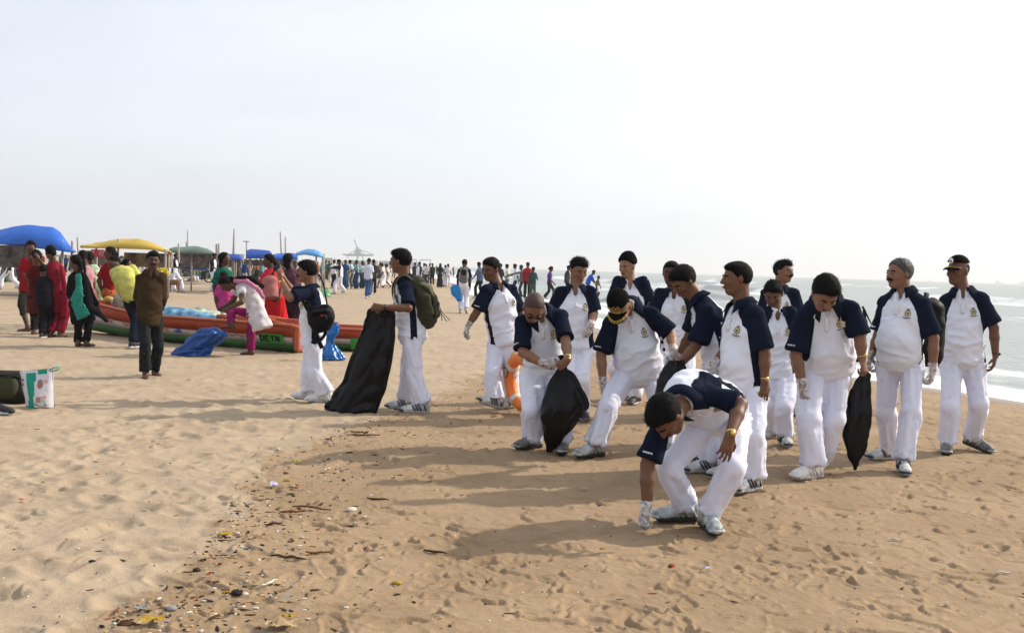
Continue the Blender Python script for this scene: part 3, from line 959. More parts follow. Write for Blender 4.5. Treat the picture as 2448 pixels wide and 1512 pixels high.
            co = link('collar', me, shirt)
            so_ = co.modifiers.new('thick', 'SOLIDIFY'); so_.thickness = .004
        if o.get('uniform') and lod < 2:
            bvh = BVHTree.FromPolygons([tuple(p) for p in P], [tuple(q) for q in F.tolist()])
            spd = (neck - pel).normalized()
            # crest on the left chest
            cpos = neck - spd * o.get('crest_down', .165) * s + sside * .088 * s + fd * .02
            hit = bvh.ray_cast(cpos + fd * .35, -fd)
            if hit[0] is not None:
                c0, nn = hit[0], hit[1]
                if nn.dot(fd) < 0: nn = -nn
                lx = (sside - nn * sside.dot(nn)).normalized(); ly = nn.cross(lx)
                if ly.dot(spd) < 0: ly = -ly
                m = MB()
                def pt(x, y, e=.004):
                    x *= .86; y *= .86
                    w_ = c0 + lx * x * s + ly * y * s
                    h_ = bvh.ray_cast(w_ + nn * .08, -nn)
                    b_ = h_[0] if h_[0] is not None and (h_[0] - w_).length < .04 else w_
                    return b_ + nn * e - off
                def disc(x, y, r, e, mi, n=14, ry=None):
                    ry = ry or r
                    m.add([pt(x, y, e)] + [pt(x + r * math.cos(2 * math.pi * i / n), y + ry * math.sin(2 * math.pi * i / n), e) for i in range(n)], [(0, i + 1, (i + 1) % n + 1) for i in range(n)], mi)
                disc(0, .002, .027, .003, 2, ry=.034)
                for k_ in range(16):   # wreath and crown
                    a1, a2 = 2 * math.pi * k_ / 16, 2 * math.pi * (k_ + 1) / 16
                    m.add([pt(.021 * math.cos(a1), .004 + .023 * math.sin(a1), .005), pt(.029 * math.cos(a1), .004 + .031 * math.sin(a1), .005), pt(.029 * math.cos(a2), .004 + .031 * math.sin(a2), .005), pt(.021 * math.cos(a2), .004 + .023 * math.sin(a2), .005)], [(0, 1, 2, 3)], 0 if k_ % 2 else 1)
                disc(0, .004, .013, .006, 0); disc(0, .004, .007, .0075, 1)
                m.add([pt(-.014, .036, .005), pt(.014, .036, .005), pt(.011, .046, .005), pt(-.011, .046, .005)], [(0, 1, 2, 3)], 1)
                xs = [-.036 + .009 * i for i in range(9)]
                top = [pt(x, -.030 - .008 * (1 - (x / .036) ** 2), .0055) for x in xs]; bot = [pt(x, -.038 - .008 * (1 - (x / .036) ** 2), .0055) for x in xs]
                m.add(top + bot, [(i, i + 1, i + 10, i + 9) for i in range(8)], 1)
                m.build('crest', [M_GOLDPRINT, M_DARKGOLD, M_CREAM], shirt, sm=False)
                # button placket
                m = MB()
                st = [neck - spd * (.075 + .025 * i) * s for i in range(5)]
                row = []
                for p_ in st:
                    r2 = []
                    for x in (-.016, .016):
                        h_ = bvh.ray_cast(p_ + sside * x * s + fd * .35, -fd)
                        r2.append(h_[0] + fd * .0045 - off if h_[0] is not None else None)
                    row.append(r2)
                if all(a is not None for r2 in row for a in r2):
                    m.add([a for r2 in row for a in r2], [(2 * i, 2 * i + 1, 2 * i + 3, 2 * i + 2) for i in range(4)])
                    pk = link('placket', m.mesh('placket', mat('placket_cloth', (.72, .72, .75), .9)), shirt)
                    so_ = pk.modifiers.new('thick', 'SOLIDIFY'); so_.thickness = .003
                    m = MB()
                    for i in (0, 2):
                        m.ball((row[i][0] + row[i][1]) / 2 + fd * .002 + (row[i + 1][0] - row[i][0]) * .5, .005, n=6, k=4)
                    tag(m.build('buttons', mat('button', (.45, .45, .45), .4), pk), kind='stuff')
            # small white print on the right sleeve hem
            sh, el = J['shR'], J['elR']
            sl_ = sh.lerp(el, sl * .86); axd = (el - sh).normalized()
            outw = (-sside + fd * .75 + Vector((0, -.6, 0))); outw = (outw - axd * outw.dot(axd)).normalized()
            h_ = bvh.ray_cast(sl_ + outw * .25, -outw)
            if h_[0] is not None and o.get('print', True):
                tz = axd.cross(outw)
                m = MB()
                for i in range(6):
                    c_ = h_[0] + tz * (-.025 + i * .01) * s
                    h2 = bvh.ray_cast(c_ + outw * .1, -outw)
                    c_ = (h2[0] if h2[0] is not None else c_) + outw * .003 - off
                    ww = (.0038, .0028, .0042, .0030, .0036, .0028)[i]
                    m.add([c_ - tz * ww - axd * .005, c_ + tz * ww - axd * .005, c_ + tz * ww + axd * .005, c_ - tz * ww + axd * .005], [(0, 1, 2, 3)])
                m.build('sleeve_print', M_WHITEPRINT, shirt, sm=False)
    # ---------------- scarf / dupatta
    if o.get('scarf'):
        K = []
        for path in o['scarf']:
            for i in range(len(path) - 1):
                (p0, a0_, b0), (p1, a1_, b1) = path[i], path[i + 1]
                K.append(seg(p0, p1, (a0_, b0), (a1_, b1), o.get('scarf_side', sside), k=.02))
        P, F = sdf_mesh(K, ht)
        N = vnormals(P, F)
        P = P + N * (vnoise(P[:, 0] * 22, P[:, 1] * 22, P[:, 2] * 7, 4) * .010)[:, None]
        finish('scarf', P, F, o['scarfmat'])
    # ---------------- shoes, gloves, watch
    if not bare and low != 'none':
        for S in 'LR':
            if lod < 2:
                put_shoe(root, J, S, o.get('shoe', 'white'), s * 1.08, simple=lod > 0)
            else:
                a = J['heel' + S]; ff = fwd(J['foot' + S][0])
                m = MB(); m.tube([a - ff * .06 + Z * .035 - off, a + ff * .02 + Z * .05 - off, a + ff * .12 + Z * .035 - off, a + ff * .2 + Z * .02 - off], [.035, .048, .045, .025], 8)
                m.build('shoe', M_SHOE[o.get('shoe', 'white')][0], root)
    for S in 'LR':
        if o.get('glove' + S):
            w, d, n, t = hand_frame(J, S, o)
            K = hand_prims(w, d, n, t, s, o.get('curl' + S, 25), off=.0042)
            ax = (J['el' + S] - w).normalized()
            K.append(seg(w + d * .02, w + ax * .05 * s, (.036 * s, .030 * s), (.042 * s, .037 * s), t, cutB=0, k=.015))
            P, F = sdf_mesh(K, .0065)
            N = vnormals(P, F)
            P = P + N * (vnoise(P[:, 0] * 70, P[:, 1] * 70, P[:, 2] * 70, 7) * .004)[:, None]
            finish('glove', P, F, M_GLOVE)
        if o.get('watch' + S):
            w, d, n, t = hand_frame(J, S, o)
            ax = (J['el' + S] - w).normalized()
            c_ = w + ax * .022 * s
            m = MB(); q1 = t; q2 = ax.cross(t).normalized()
            ring = [c_ + q1 * (.0305 * s * math.cos(a)) + q2 * (.027 * s * math.sin(a)) - off for a in [2 * math.pi * i / 16 for i in range(17)]]
            m.tube(ring, .0065, 6, caps=False, flat=.6)
            wm = {'gold': M_GOLD, 'black': M_BLACKGLOSS}[o['watch' + S]]
            ws = m.build('watch', wm, root)
            MB().ball(c_ - n * .028 * s - off, .016, n=10, k=6).build('dial', wm, ws)
    return root

# ---------------- pose from picture points (real bone lengths solve the depth)
def jp(o):
    s = o.get('H', 1.0)
    J = {}
    for S in 'LR':
        px, py, yaw, lift, pitch = o['foot' + S]
        if 'fd' + S in o:
            p = at(px, py, o['fd' + S])
            p.z = lift
        else:
            p = gnd(px, py, lift)
        J['heel' + S] = p; J['foot' + S] = (yaw, pitch)
        ff = fwd(yaw)
        J['an' + S] = p + Z * .095 * s
    D = (depth_of(J['heelL']) + depth_of(J['heelR'])) / 2
    px, py, dz = o['pel']
    pel = at(px, py, D + dz)
    by = o['yaw']; bf = fwd(by); bl = Z.cross(bf)
    J['pel'] = pel; J['hside'] = bl
    for i, S in enumerate('LR'):
        sg = 1 if S == 'L' else -1
        hip = pel + bl * (.088 * s * sg) - Z * .03 * s
        J['hip' + S] = hip
        kp = o.get('kn' + S)
        an = J['an' + S]
        mid = (hip + an) / 2
        ax = an - hip; L = ax.length
        h = math.sqrt(max(0.0, (.425 * s) ** 2 - (L / 2) ** 2))
        ff = (fwd(J['foot' + S][0]) * .5 + bf); ff = ff - ax * (ff.dot(ax) / ax.dot(ax)); ff.normalize()
        k0 = mid + ff * (min(h, .03 + h * .55) if not o.get('deep') else h)
        if kp:
            q = at(kp[0], kp[1], depth_of(k0) + (kp[2] if len(kp) > 2 else 0))
            k0 = q
        J['kn' + S] = k0
    neck = near(pel, o['neck'][0], o['neck'][1], .50 * s, o['neck'][2])
    J['neck'] = neck
    hx, hy, hyaw, hpit, hroll = o['head']
    J['hf'] = head_frame(hyaw, hpit, hroll)
    sg = o.get('headsgn', -1 if hpit > 30 else 0)
    J['head'] = near(neck, hx, hy, .185 * s, sg)
    for S in 'LR':
        a = o['sh' + S]; J['sh' + S] = near(neck, a[0], a[1], .175 * s, a[2])
        a = o['el' + S]; J['el' + S] = near(J['sh' + S], a[0], a[1], .285 * s, a[2])
        a = o['wr' + S]; J['wr' + S] = near(J['el' + S], a[0], a[1], .255 * s, a[2])
        a = o['hd' + S]; J['hd' + S] = near(J['wr' + S], a[0], a[1], .10 * s, a[2])
    ss = (J['shL'] - J['shR']).normalized()
    J['sside'] = ss
    up = (neck - pel).normalized()
    sf = ss.cross(up).normalized()
    # forward must agree with the pelvis roughly
    J['sfwd'] = sf
    bend = o.get('bend', .02)
    J['spm'] = (pel + neck) / 2 - sf * bend * 2
    return J
def person(o):
    J = jp(o)
    ss = J['sside'].dot(J['hside'])
    if ss < 0.2:
        print('POSE?', o['label'][:40], 'shoulder/hip side', round(ss, 2))
    for a, b, L in (('pel', 'neck', .50), ('shL', 'elL', .285), ('shR', 'elR', .285), ('elL', 'wrL', .255), ('elR', 'wrR', .255), ('neck', 'head', .185), ('hipL', 'knL', .43), ('hipR', 'knR', .43), ('knL', 'anL', .42), ('knR', 'anR', .42)):
        l_ = (J[a] - J[b]).length / o.get('H', 1)
        if l_ > L * 1.25 or l_ < L * .7:
            print('BONE', o['label'][:34], a, b, round(l_ / L, 2))
    r_ = figure(J, o)
    return r_, J

# ---------------- simple poses built in world space
def stand(base, yaw, H=1.0, stride=0.0, armL=(5, 10), armR=(5, 10), lean=3, headp=5, headyaw=0, spread=.10, outL=6, outR=6):
    """arm = (swing forward deg, elbow bend deg)"""
    s = H; base = Vector(base); base.z = 0
    f = fwd(yaw); l = Z.cross(f)
    J = {}
    a = abs(stride)
    pel = base + Z * (.93 - a * .10) * s
    for S, sg in (('L', 1), ('R', -1)):
        st = stride * sg
        heel = base + l * spread * sg * s + f * st * .45 * s
        pitch = 0
        if st < -.2:
            heel = heel + Z * .07; pitch = -30
        J['heel' + S] = heel; J['foot' + S] = (yaw + sg * 6, pitch)
        J['an' + S] = heel + Z * .095 * s
        hip = pel + l * .085 * sg * s - Z * .03 * s; J['hip' + S] = hip
        an = J['an' + S]
        ax = an - hip; L = ax.length; h = math.sqrt(max(0, (.425 * s) ** 2 - (L / 2) ** 2))
        ff = f - ax * (f.dot(ax) / ax.dot(ax)); ff.normalize()
        J['kn' + S] = (hip + an) / 2 + ff * min(h, .12)
    J['pel'] = pel; J['hside'] = l; J['sside'] = l
    up = (Z * math.cos(R(lean)) + f * math.sin(R(lean)))
    J['neck'] = pel + up * .50 * s
    J['sfwd'] = l.cross(up)
    J['spm'] = (pel + J['neck']) / 2 - J['sfwd'] * .02
    J['hf'] = head_frame(yaw + headyaw, headp)
    J['head'] = J['neck'] + (up * .8 + f * .25 + Z * .2).normalized() * .185 * s
    for S, sg, (sw, eb), ou in (('L', 1, armL, outL), ('R', -1, armR, outR)):
        sh = J['neck'] + l * .165 * sg * s - up * .035 * s
        d1 = (-Z * math.cos(R(sw)) + f * math.sin(R(sw))) + l * sg * math.sin(R(ou)); d1.normalize()
        d2 = (-Z * math.cos(R(sw + eb)) + f * math.sin(R(sw + eb))) + l * sg * math.sin(R(ou)) * .3; d2.normalize()
        J['sh' + S] = sh; J['el' + S] = sh + d1 * .285 * s; J['wr' + S] = J['el' + S] + d2 * .255 * s; J['hd' + S] = J['wr' + S] + d2 * .10 * s
    return J
# ------------------------------------------------------------------ beach, sea
def pl_dist(X, Y, pts):
    """signed distance to a polyline, positive on its left when walking along it"""
    best = np.full(X.shape, 1e9); sgn = np.ones(X.shape)
    for (x0, y0), (x1, y1) in zip(pts[:-1], pts[1:]):
        vx, vy = x1 - x0, y1 - y0; L2 = vx * vx + vy * vy
        t = np.clip(((X - x0) * vx + (Y - y0) * vy) / L2, 0, 1)
        dx, dy = X - x0 - t * vx, Y - y0 - t * vy
        d = np.sqrt(dx * dx + dy * dy)
        c = vx * (Y - y0) - vy * (X - x0)
        m = d < best - 1e-9
        best = np.where(m, d, best); sgn = np.where(m, np.sign(c), sgn)
    return best * sgn
SHORE = [(26, -40), (13.5, 2), (7.3, 14.2), (5.2, 20), (2.4, 31), (-.8, 50), (-3.6, 81), (-11, 143), (-40, 320), (-140, 900), (-420, 3200)]
_wp = [(230, 1512), (330, 1450), (430, 1385), (520, 1310), (560, 1250), (585, 1180), (650, 1110), (740, 1060), (860, 1015), (1010, 965), (1150, 900), (1230, 830)]
WRACK = [(g_.x, g_.y) for g_ in [gnd(a, b) for a, b in _wp]]
WRACK = [(-3.2, 1.0), (-2.2, 3.0)] + WRACK + [(-1.2, 40), (-6, 81), (-16, 143), (-60, 400), (-460, 3200)]
def shore_s(X, Y):        # >0 on land
    return pl_dist(X, Y, SHORE)
def base_z(X, Y):
    s = shore_s(X, Y) + vnoise2(X * .35, Y * .35, 31) * .5
    return -0.14 * (1 - smooth(0, 4.0, s)) - 0.8 * smooth(0, -14, s)

# height maps of trodden sand
def raster(x0, x1, y0, y1, h, nprint, seed):
    rg = np.random.default_rng(seed)
    nx, ny = int((x1 - x0) / h), int((y1 - y0) / h)
    X, Y = np.meshgrid(x0 + h * np.arange(nx), y0 + h * np.arange(ny), indexing='ij')
    dry = smooth(-.25, .35, pl_dist(X, Y, WRACK) + vnoise2(X * 2.2, Y * 2.2, 6) * .22 + vnoise2(X * 7, Y * 7, 9) * .08)
    H = (vnoise2(X * .5, Y * .5, 1) * .012 + vnoise2(X * 1.3, Y * 1.3, 2) * .004
         + (vnoise2(X * 3.5, Y * 3.5, 3) * .008 + vnoise2(X * 8, Y * 8, 4) * .0055) * (dry * .75 + .10)
         + vnoise2(X * 19, Y * 19, 5) * .0026 + vnoise2(X * 40, Y * 40, 15) * .0013)
    rip = 1 - 2 * np.abs(vnoise2(X * 2.6 + vnoise2(X * 1.5, Y * 1.5, 8) * 1.2, Y * 6.5, 11))
    H += np.clip(rip - .70, 0, 1) * .032 * (1 - dry * .75) * smooth(-.2, .3, vnoise2(X * .9, Y * .9, 12))
    rip2 = 1 - 2 * np.abs(vnoise2(X * 4.5 + vnoise2(X * 3, Y * 3, 18), Y * 11 - X * 3, 19))
    H += np.clip(rip2 - .75, 0, 1) * .030 * (1 - dry * .5)
    for i in range(nprint):
        px, py = rg.uniform(x0 + .3, x1 - .3), y0 + .3 + (y1 - y0 - .6) * rg.uniform() ** 1.25
        i0, j0 = int((px - x0) / h), int((py - y0) / h)
        dv = dry[i0, j0]
        if dv < .5 and rg.uniform() < .62: continue
        a = rg.normal(1.15, .9) if rg.uniform() < .6 else rg.uniform(0, 6.28)
        big = rg.uniform(.75, 1.25)
        L, Wd = (.105 if dv > .5 else .140) * big, .052 * big
        dep = (.014 if dv > .5 else .008) * rg.uniform(.4, 1.25)
        k = int(.30 / h)
        sl = (slice(max(i0 - k, 0), i0 + k), slice(max(j0 - k, 0), j0 + k))
        dx, dy = X[sl] - px, Y[sl] - py
        u_ = dx * math.cos(a) + dy * math.sin(a); v_ = -dx * math.sin(a) + dy * math.cos(a)
        if dv > .5:
            Wd *= 1.25
            r_ = np.sqrt((u_ / L) ** 2 + (v_ / Wd) ** 2)
            H[sl] += -dep * np.exp(-(r_ ** 2) * 1.1) + dep * .42 * np.exp(-((r_ - 1.55) / .42) ** 2)
        else:
            waist = 1 - .28 * np.exp(-((u_ / L + .05) / .35) ** 2)
            r_ = np.sqrt((u_ / L) ** 2 + (v_ / (Wd * waist)) ** 2)
            tilt = rg.uniform(-1, 1)
            H[sl] += -dep * (1 - smooth(.86, 1.03, r_)) * (1 + tilt * u_ / L * .9) + dep * .7 * np.exp(-((r_ - 1.14) / .11) ** 2)
            if rg.uniform() < .30:
                H[sl] += (np.abs(((u_ / .022) % 1) - .5) - .25) * .010 * (r_ < .9)
            if rg.uniform() < .35:    # heel scoop
                H[sl] += -dep * 1.6 * np.exp(-(((u_ - L * .7) / .03) ** 2 + (v_ / .035) ** 2))
    for i in range(int(nprint * 1.3)):       # crescent scarps left by heels and toes
        px, py = rg.uniform(x0 + .3, x1 - .3), y0 + .3 + (y1 - y0 - .6) * rg.uniform() ** 1.25
        i0, j0 = int((px - x0) / h), int((py - y0) / h)
        r0 = rg.uniform(.04, .16) * (1 if h < .02 else 1.6); k = int((r0 + .06) / h) + 1
        if dry[i0, j0] > .5 and rg.uniform() < .55: continue
        sl = (slice(max(i0 - k, 0), i0 + k), slice(max(j0 - k, 0), j0 + k))
        dx, dy = X[sl] - px, (Y[sl] - py) * rg.uniform(1, 1.8)
        rr = np.sqrt(dx * dx + dy * dy); a0 = rg.normal(2.6, .9); da = np.abs((np.arctan2(dy, dx) - a0 + math.pi) % (2 * math.pi) - math.pi)
        m = smooth(rg.uniform(.5, 1.3), .1, da); wdt = max(h * 1.1, .011)
        am = rg.uniform(.006, .021)
        d_ = rr - r0
        H[sl] += m * am * (np.exp(-(d_ / wdt) ** 2) - .8 * np.exp(-((d_ - wdt * 1.8) / (wdt * 1.3)) ** 2))
    return (x0, y0, h, H)
RAS = [raster(-4.2, 5.2, 2.8, 12.0, .0095, 2300, 5), raster(-15, 13, 2, 34, .025, 7000, 6)]
def samp(ras, X, Y):
    x0, y0, h, H = ras
    fx = np.clip((X - x0) / h, 0, H.shape[0] - 1.001); fy = np.clip((Y - y0) / h, 0, H.shape[1] - 1.001)
    i, j = fx.astype(int), fy.astype(int); a, b = fx - i, fy - j
    v = H[i, j] * (1 - a) * (1 - b) + H[i + 1, j] * a * (1 - b) + H[i, j + 1] * (1 - a) * b + H[i + 1, j + 1] * a * b
    e = np.minimum(np.minimum(X - x0, x0 + h * H.shape[0] - X), np.minimum(Y - y0, y0 + h * H.shape[1] - Y))
    return v, smooth(0, .5, e)
def ground_h(X, Y):
    v2, w2 = samp(RAS[1], X, Y)
    v1, w1 = samp(RAS[0], X, Y)
    f = vnoise2(X * .5, Y * .5, 1) * .02 + vnoise2(X * 1.3, Y * 1.3, 2) * .015
    h = f * (1 - w2) + v2 * w2
    h = h * (1 - w1) + v1 * w1
    lvl = smooth(.2, 2.5, shore_s(X, Y))
    return base_z(X, Y) + h * lvl

def polar(rows, angs):
    A, Rr = np.meshgrid(angs, rows)
    X, Y = Rr * np.sin(A), Rr * np.cos(A)
    n, m = X.shape
    I = np.arange(n * m).reshape(n, m)
    a, b, c, d = I[:-1, :-1].ravel(), I[:-1, 1:].ravel(), I[1:, 1:].ravel(), I[1:, :-1].ravel()
    return X.ravel(), Y.ravel(), np.stack([a, b, c, d], 1)
angs = np.concatenate([np.linspace(-math.pi, R(-33), 30)[:-1], np.linspace(R(-33), R(33), 610), np.linspace(R(33), math.pi, 30)[1:]])
rows = np.concatenate([np.linspace(.02, 3.7, 14)[:-1], np.geomspace(3.7, 13, 500), np.geomspace(13, 60, 170)[1:], np.geomspace(60, 5200, 50)[1:]])
X, Y, F = polar(rows, angs)
Zv = ground_h(X, Y)
sdry = pl_dist(X, Y, WRACK)
sl_ = shore_s(X, Y) + vnoise2(X * .35, Y * .35, 31) * .5

def sand_material():
    m = bpy.data.materials.new('beach_sand'); m.use_nodes = True
    t = m.node_tree; b = t.nodes['Principled BSDF']
    def N(k, **q):
        n = t.nodes.new(k)
        for a, v in q.items(): setattr(n, a, v)
        return n
    geo = N('ShaderNodeNewGeometry')
    def noise(sc, det=4, dis=0, rough=.55):
        n = N('ShaderNodeTexNoise'); n.inputs['Scale'].default_value = sc; n.inputs['Detail'].default_value = det
        n.inputs['Distortion'].default_value = dis; n.inputs['Roughness'].default_value = rough
        t.links.new(geo.outputs['Position'], n.inputs[0]); return n.outputs[0]
    def attr(n):
        a = N('ShaderNodeAttribute'); a.attribute_name = n; return a.outputs['Fac']
    def math_(op, a, b_=None, clamp=False):
        n = N('ShaderNodeMath', operation=op); n.use_clamp = clamp
        for i, v in enumerate((a, b_)):
            if v is None: continue
            if isinstance(v, (int, float)): n.inputs[i].default_value = v
            else: t.links.new(v, n.inputs[i])
        return n.outputs[0]
    def rng(v, a, b_, c=0, d=1, sm=True):
        n = N('ShaderNodeMapRange'); n.interpolation_type = 'SMOOTHSTEP' if sm else 'LINEAR'
        t.links.new(v, n.inputs[0])
        for i, q in enumerate((a, b_, c, d)): n.inputs[i + 1].default_value = q
        return n.outputs[0]
    def mix(f_, a, b_):
        n = N('ShaderNodeMix', data_type='RGBA')
        if isinstance(f_, (int, float)): n.inputs[0].default_value = f_
        else: t.links.new(f_, n.inputs[0])
        for i, v in ((6, a), (7, b_)):
            if isinstance(v, tuple): n.inputs[i].default_value = (*v, 1)
            else: t.links.new(v, n.inputs[i])
        return n.outputs[2]
    nb = noise(2.2, 5); nf = noise(9, 4)
    dr = math_('ADD', attr('dry'), math_('MULTIPLY', math_('SUBTRACT', nb, .5), 1.1))
    dr = math_('ADD', dr, math_('MULTIPLY', math_('SUBTRACT', nf, .5), .35))
    dry = rng(dr, -.10, .16)
    fade = rng(attr('far'), 14, 34)             # the two sands are alike further away
    dry = math_('MAXIMUM', dry, math_('MULTIPLY', fade, .75))
    damp_c = mix(rng(noise(1.1, 5, .6), .38, .62), (.250, .173, .102), (.305, .214, .130))
    dry_c = mix(rng(noise(1.6, 4), .35, .65), (.335, .258, .178), (.375, .295, .207))
    c = mix(dry, damp_c, dry_c)
    # grain, dark specks and shell grit
    g = noise(260, 3); c = mix(rng(g, .3, .7, 0, .22), c, (.18, .12, .075))
    sp = N('ShaderNodeTexVoronoi'); sp.inputs['Scale'].default_value = 38; t.links.new(geo.outputs['Position'], sp.inputs[0])
    dk = math_('MULTIPLY', rng(sp.outputs['Distance'], .16, .09), rng(noise(3.3, 3), .50, .62))
    c = mix(math_('MULTIPLY', dk, .55), c, (.10, .065, .04))
    sp2 = N('ShaderNodeTexVoronoi'); sp2.inputs['Scale'].default_value = 17; t.links.new(geo.outputs['Position'], sp2.inputs[0])
    lt = math_('MULTIPLY', rng(sp2.outputs['Distance'], .075, .05), rng(noise(1.7, 3), .48, .60))
    c = mix(math_('MULTIPLY', lt, .8), c, (.62, .56, .48))
    wet = rng(attr('sea'), 1.9, .5)
    c = mix(math_('MULTIPLY', wet, .8), c, (.15, .105, .07))
    t.links.new(c, b.inputs['Base Color'])
    rr = rng(wet, 0, 1, .92, .25); t.links.new(rr, b.inputs['Roughness'])
    b.inputs['Specular IOR Level'].default_value = .25
    h = math_('ADD', math_('MULTIPLY', noise(28, 5, .3), .5), math_('ADD', math_('MULTIPLY', noise(120, 3), .22), math_('MULTIPLY', noise(5, 4), .8)))
    mpp = N('ShaderNodeMapping'); mpp.inputs['Scale'].default_value = (1.0, 1.9, 1.0); mpp.inputs['Rotation'].default_value = (0, 0, .35); t.links.new(geo.outputs['Position'], mpp.inputs[0])
    rn = N('ShaderNodeTexNoise'); rn.noise_type = 'RIDGED_MULTIFRACTAL'; rn.inputs['Scale'].default_value = 3.4; rn.inputs['Detail'].default_value = 3.5; rn.inputs['Distortion'].default_value = 1.1; rn.inputs['Roughness'].default_value = .55
    t.links.new(mpp.outputs[0], rn.inputs[0])
    rdg = math_('MULTIPLY', rng(rn.outputs[0], .55, 1.35), math_('MULTIPLY', rng(noise(1.9, 3), .42, .62), 1.5))
    h = math_('ADD', h, rdg)
    bp = N('ShaderNodeBump'); bp.inputs['Strength'].default_value = .56; bp.inputs['Distance'].default_value = .022
    t.links.new(h, bp.inputs['Height']); t.links.new(bp.outputs[0], b.inputs['Normal'])
    return m
sand = link('sand', qmesh('sand', np.stack([X, Y, Zv], 1), F[:, ::-1], sand_material(), attrs={'dry': np.clip(sdry, -3, 3), 'sea': np.clip(sl_, -4, 8), 'far': np.hypot(X, Y)}))
tag(sand, kind='structure')
del X, Y, F, Zv, sdry, sl_

# sea: swell, breakers and foam
SEA_Z = -0.13
angs = np.concatenate([np.linspace(R(-14), R(38), 280), np.linspace(R(40), R(150), 40)[1:]])
rows = np.concatenate([np.geomspace(9, 160, 290), np.geomspace(160, 6000, 70)[1:]])
X, Y, F = polar(rows, angs)
s = -shore_s(X, Y)                       # metres out from the waterline
al = Y * .9 + X * .2
w1 = vnoise2(al * .035, s * .03, 41); w2 = vnoise2(al * .12, s * .06, 42)
def crest(s0, amp, wid, sd_, th=-.35):
    c = s0 + vnoise2(al * .045, al * 0 + sd_, sd_) * 2.2 + vnoise2(al * .2, al * 0, sd_ + 1) * .5
    a = amp * smooth(th, th + .5, vnoise2(al * .05 + 9, al * 0 + sd_, sd_ + 2))
    d = (s - c)
    return a, d, wid
ZZ = vnoise2(X * .8, Y * .5, 43) * .02 + vnoise2(X * 2.6, Y * 1.6, 44) * .012 + vnoise2(X * .2, Y * .12, 45) * .05
foam = np.zeros_like(X)
dist = np.hypot(X, Y)
for (s0, amp, wid, sd_) in ((7.0, .34, .9, 51), (15, .50, 1.3, 54), (26, .5, 1.7, 57), (42, .5, 2.4, 60), (66, .5, 3.2, 63), (100, .5, 4, 66)):
    a, d, wid = crest(s0, amp, wid, sd_)
    steep = np.where(d < 0, .42, 1.4)
    prof = np.exp(-(d / (wid * steep)) ** 2)
    ZZ += a * prof
    brk = smooth(.15, .34, a) * smooth(.2, -.1, vnoise2(al * .13, al * 0 + s0, sd_ + 5) - .15)
    brk = brk * (1 if s0 < 20 else .55)
    foam += brk * (np.exp(-((d + .45 * wid) / (wid * .55)) ** 2) * 1.2)
    foam += brk * .75 * smooth(wid * .2, -wid * .3, d) * np.exp(np.minimum(d, 0) / (wid * 2.6))
foam += smooth(1.4, .2, s + w2 * .8) * 1.2                     # swash edge
foam += np.exp(-((s - 3.0 - w1 * 2) / .55) ** 2) * .75 + .34 * np.exp(-s / 9)
lace = vnoise2(X * 1.1 + w1, Y * .55, 46) * .5 + vnoise2(X * 3.0, Y * 1.5, 47) * .3
foam = foam + lace * .45
ZZ = ZZ * smooth(0, 3, s) * np.clip(200 / np.maximum(dist, 200), .15, 1) + SEA_Z
dm = bpy.data.materials.new('sea_water'); dm.use_nodes = True
t = dm.node_tree; b = t.nodes['Principled BSDF']
b.inputs['Base Color'].default_value = (.21, .235, .235, 1); b.inputs['Roughness'].default_value = .36
b.inputs['Specular IOR Level'].default_value = .5
geo = t.nodes.new('ShaderNodeNewGeometry')
mp = t.nodes.new('ShaderNodeMapping'); mp.inputs['Scale'].default_value = (1.0, .55, 1.0); t.links.new(geo.outputs['Position'], mp.inputs[0])
n1 = t.nodes.new('ShaderNodeTexNoise'); n1.inputs['Scale'].default_value = 3.0; n1.inputs['Detail'].default_value = 6; n1.inputs['Distortion'].default_value = .6
t.links.new(mp.outputs[0], n1.inputs[0])
bp = t.nodes.new('ShaderNodeBump'); bp.inputs['Strength'].default_value = .7; bp.inputs['Distance'].default_value = .10
t.links.new(n1.outputs[0], bp.inputs['Height']); t.links.new(bp.outputs[0], b.inputs['Normal'])
a = t.nodes.new('ShaderNodeAttribute'); a.attribute_name = 'foam'
n2 = t.nodes.new('ShaderNodeTexNoise'); n2.inputs['Scale'].default_value = 2.6; n2.inputs['Detail'].default_value = 8; n2.inputs['Roughness'].default_value = .7; n2.inputs['Distortion'].default_value = 1.0
t.links.new(mp.outputs[0], n2.inputs[0])
ma = t.nodes.new('ShaderNodeMath'); ma.operation = 'MULTIPLY_ADD'; t.links.new(n2.outputs[0], ma.inputs[0]); ma.inputs[1].default_value = 1.5; t.links.new(a.outputs['Fac'], ma.inputs[2])
mr_ = t.nodes.new('ShaderNodeMapRange'); mr_.interpolation_type = 'SMOOTHSTEP'
mr_.inputs[1].default_value = .95; mr_.inputs[2].default_value = 1.75
t.links.new(ma.outputs[0], mr_.inputs[0])
fo = t.nodes.new('ShaderNodeBsdfDiffuse'); fo.inputs[0].default_value = (.66, .68, .68, 1)
mx = t.nodes.new('ShaderNodeMixShader'); t.links.new(mr_.outputs[0], mx.inputs[0]); t.links.new(b.outputs[0], mx.inputs[1]); t.links.new(fo.outputs[0], mx.inputs[2])
t.links.new(mx.outputs[0], t.nodes['Material Output'].inputs[0])
sea = link('sea', qmesh('sea', np.stack([X, Y, ZZ], 1), F[:, ::-1], dm, attrs={'foam': foam}))
tag(sea, kind='structure')
del X, Y, F, ZZ, foam, s, al, w1, w2, lace, dist

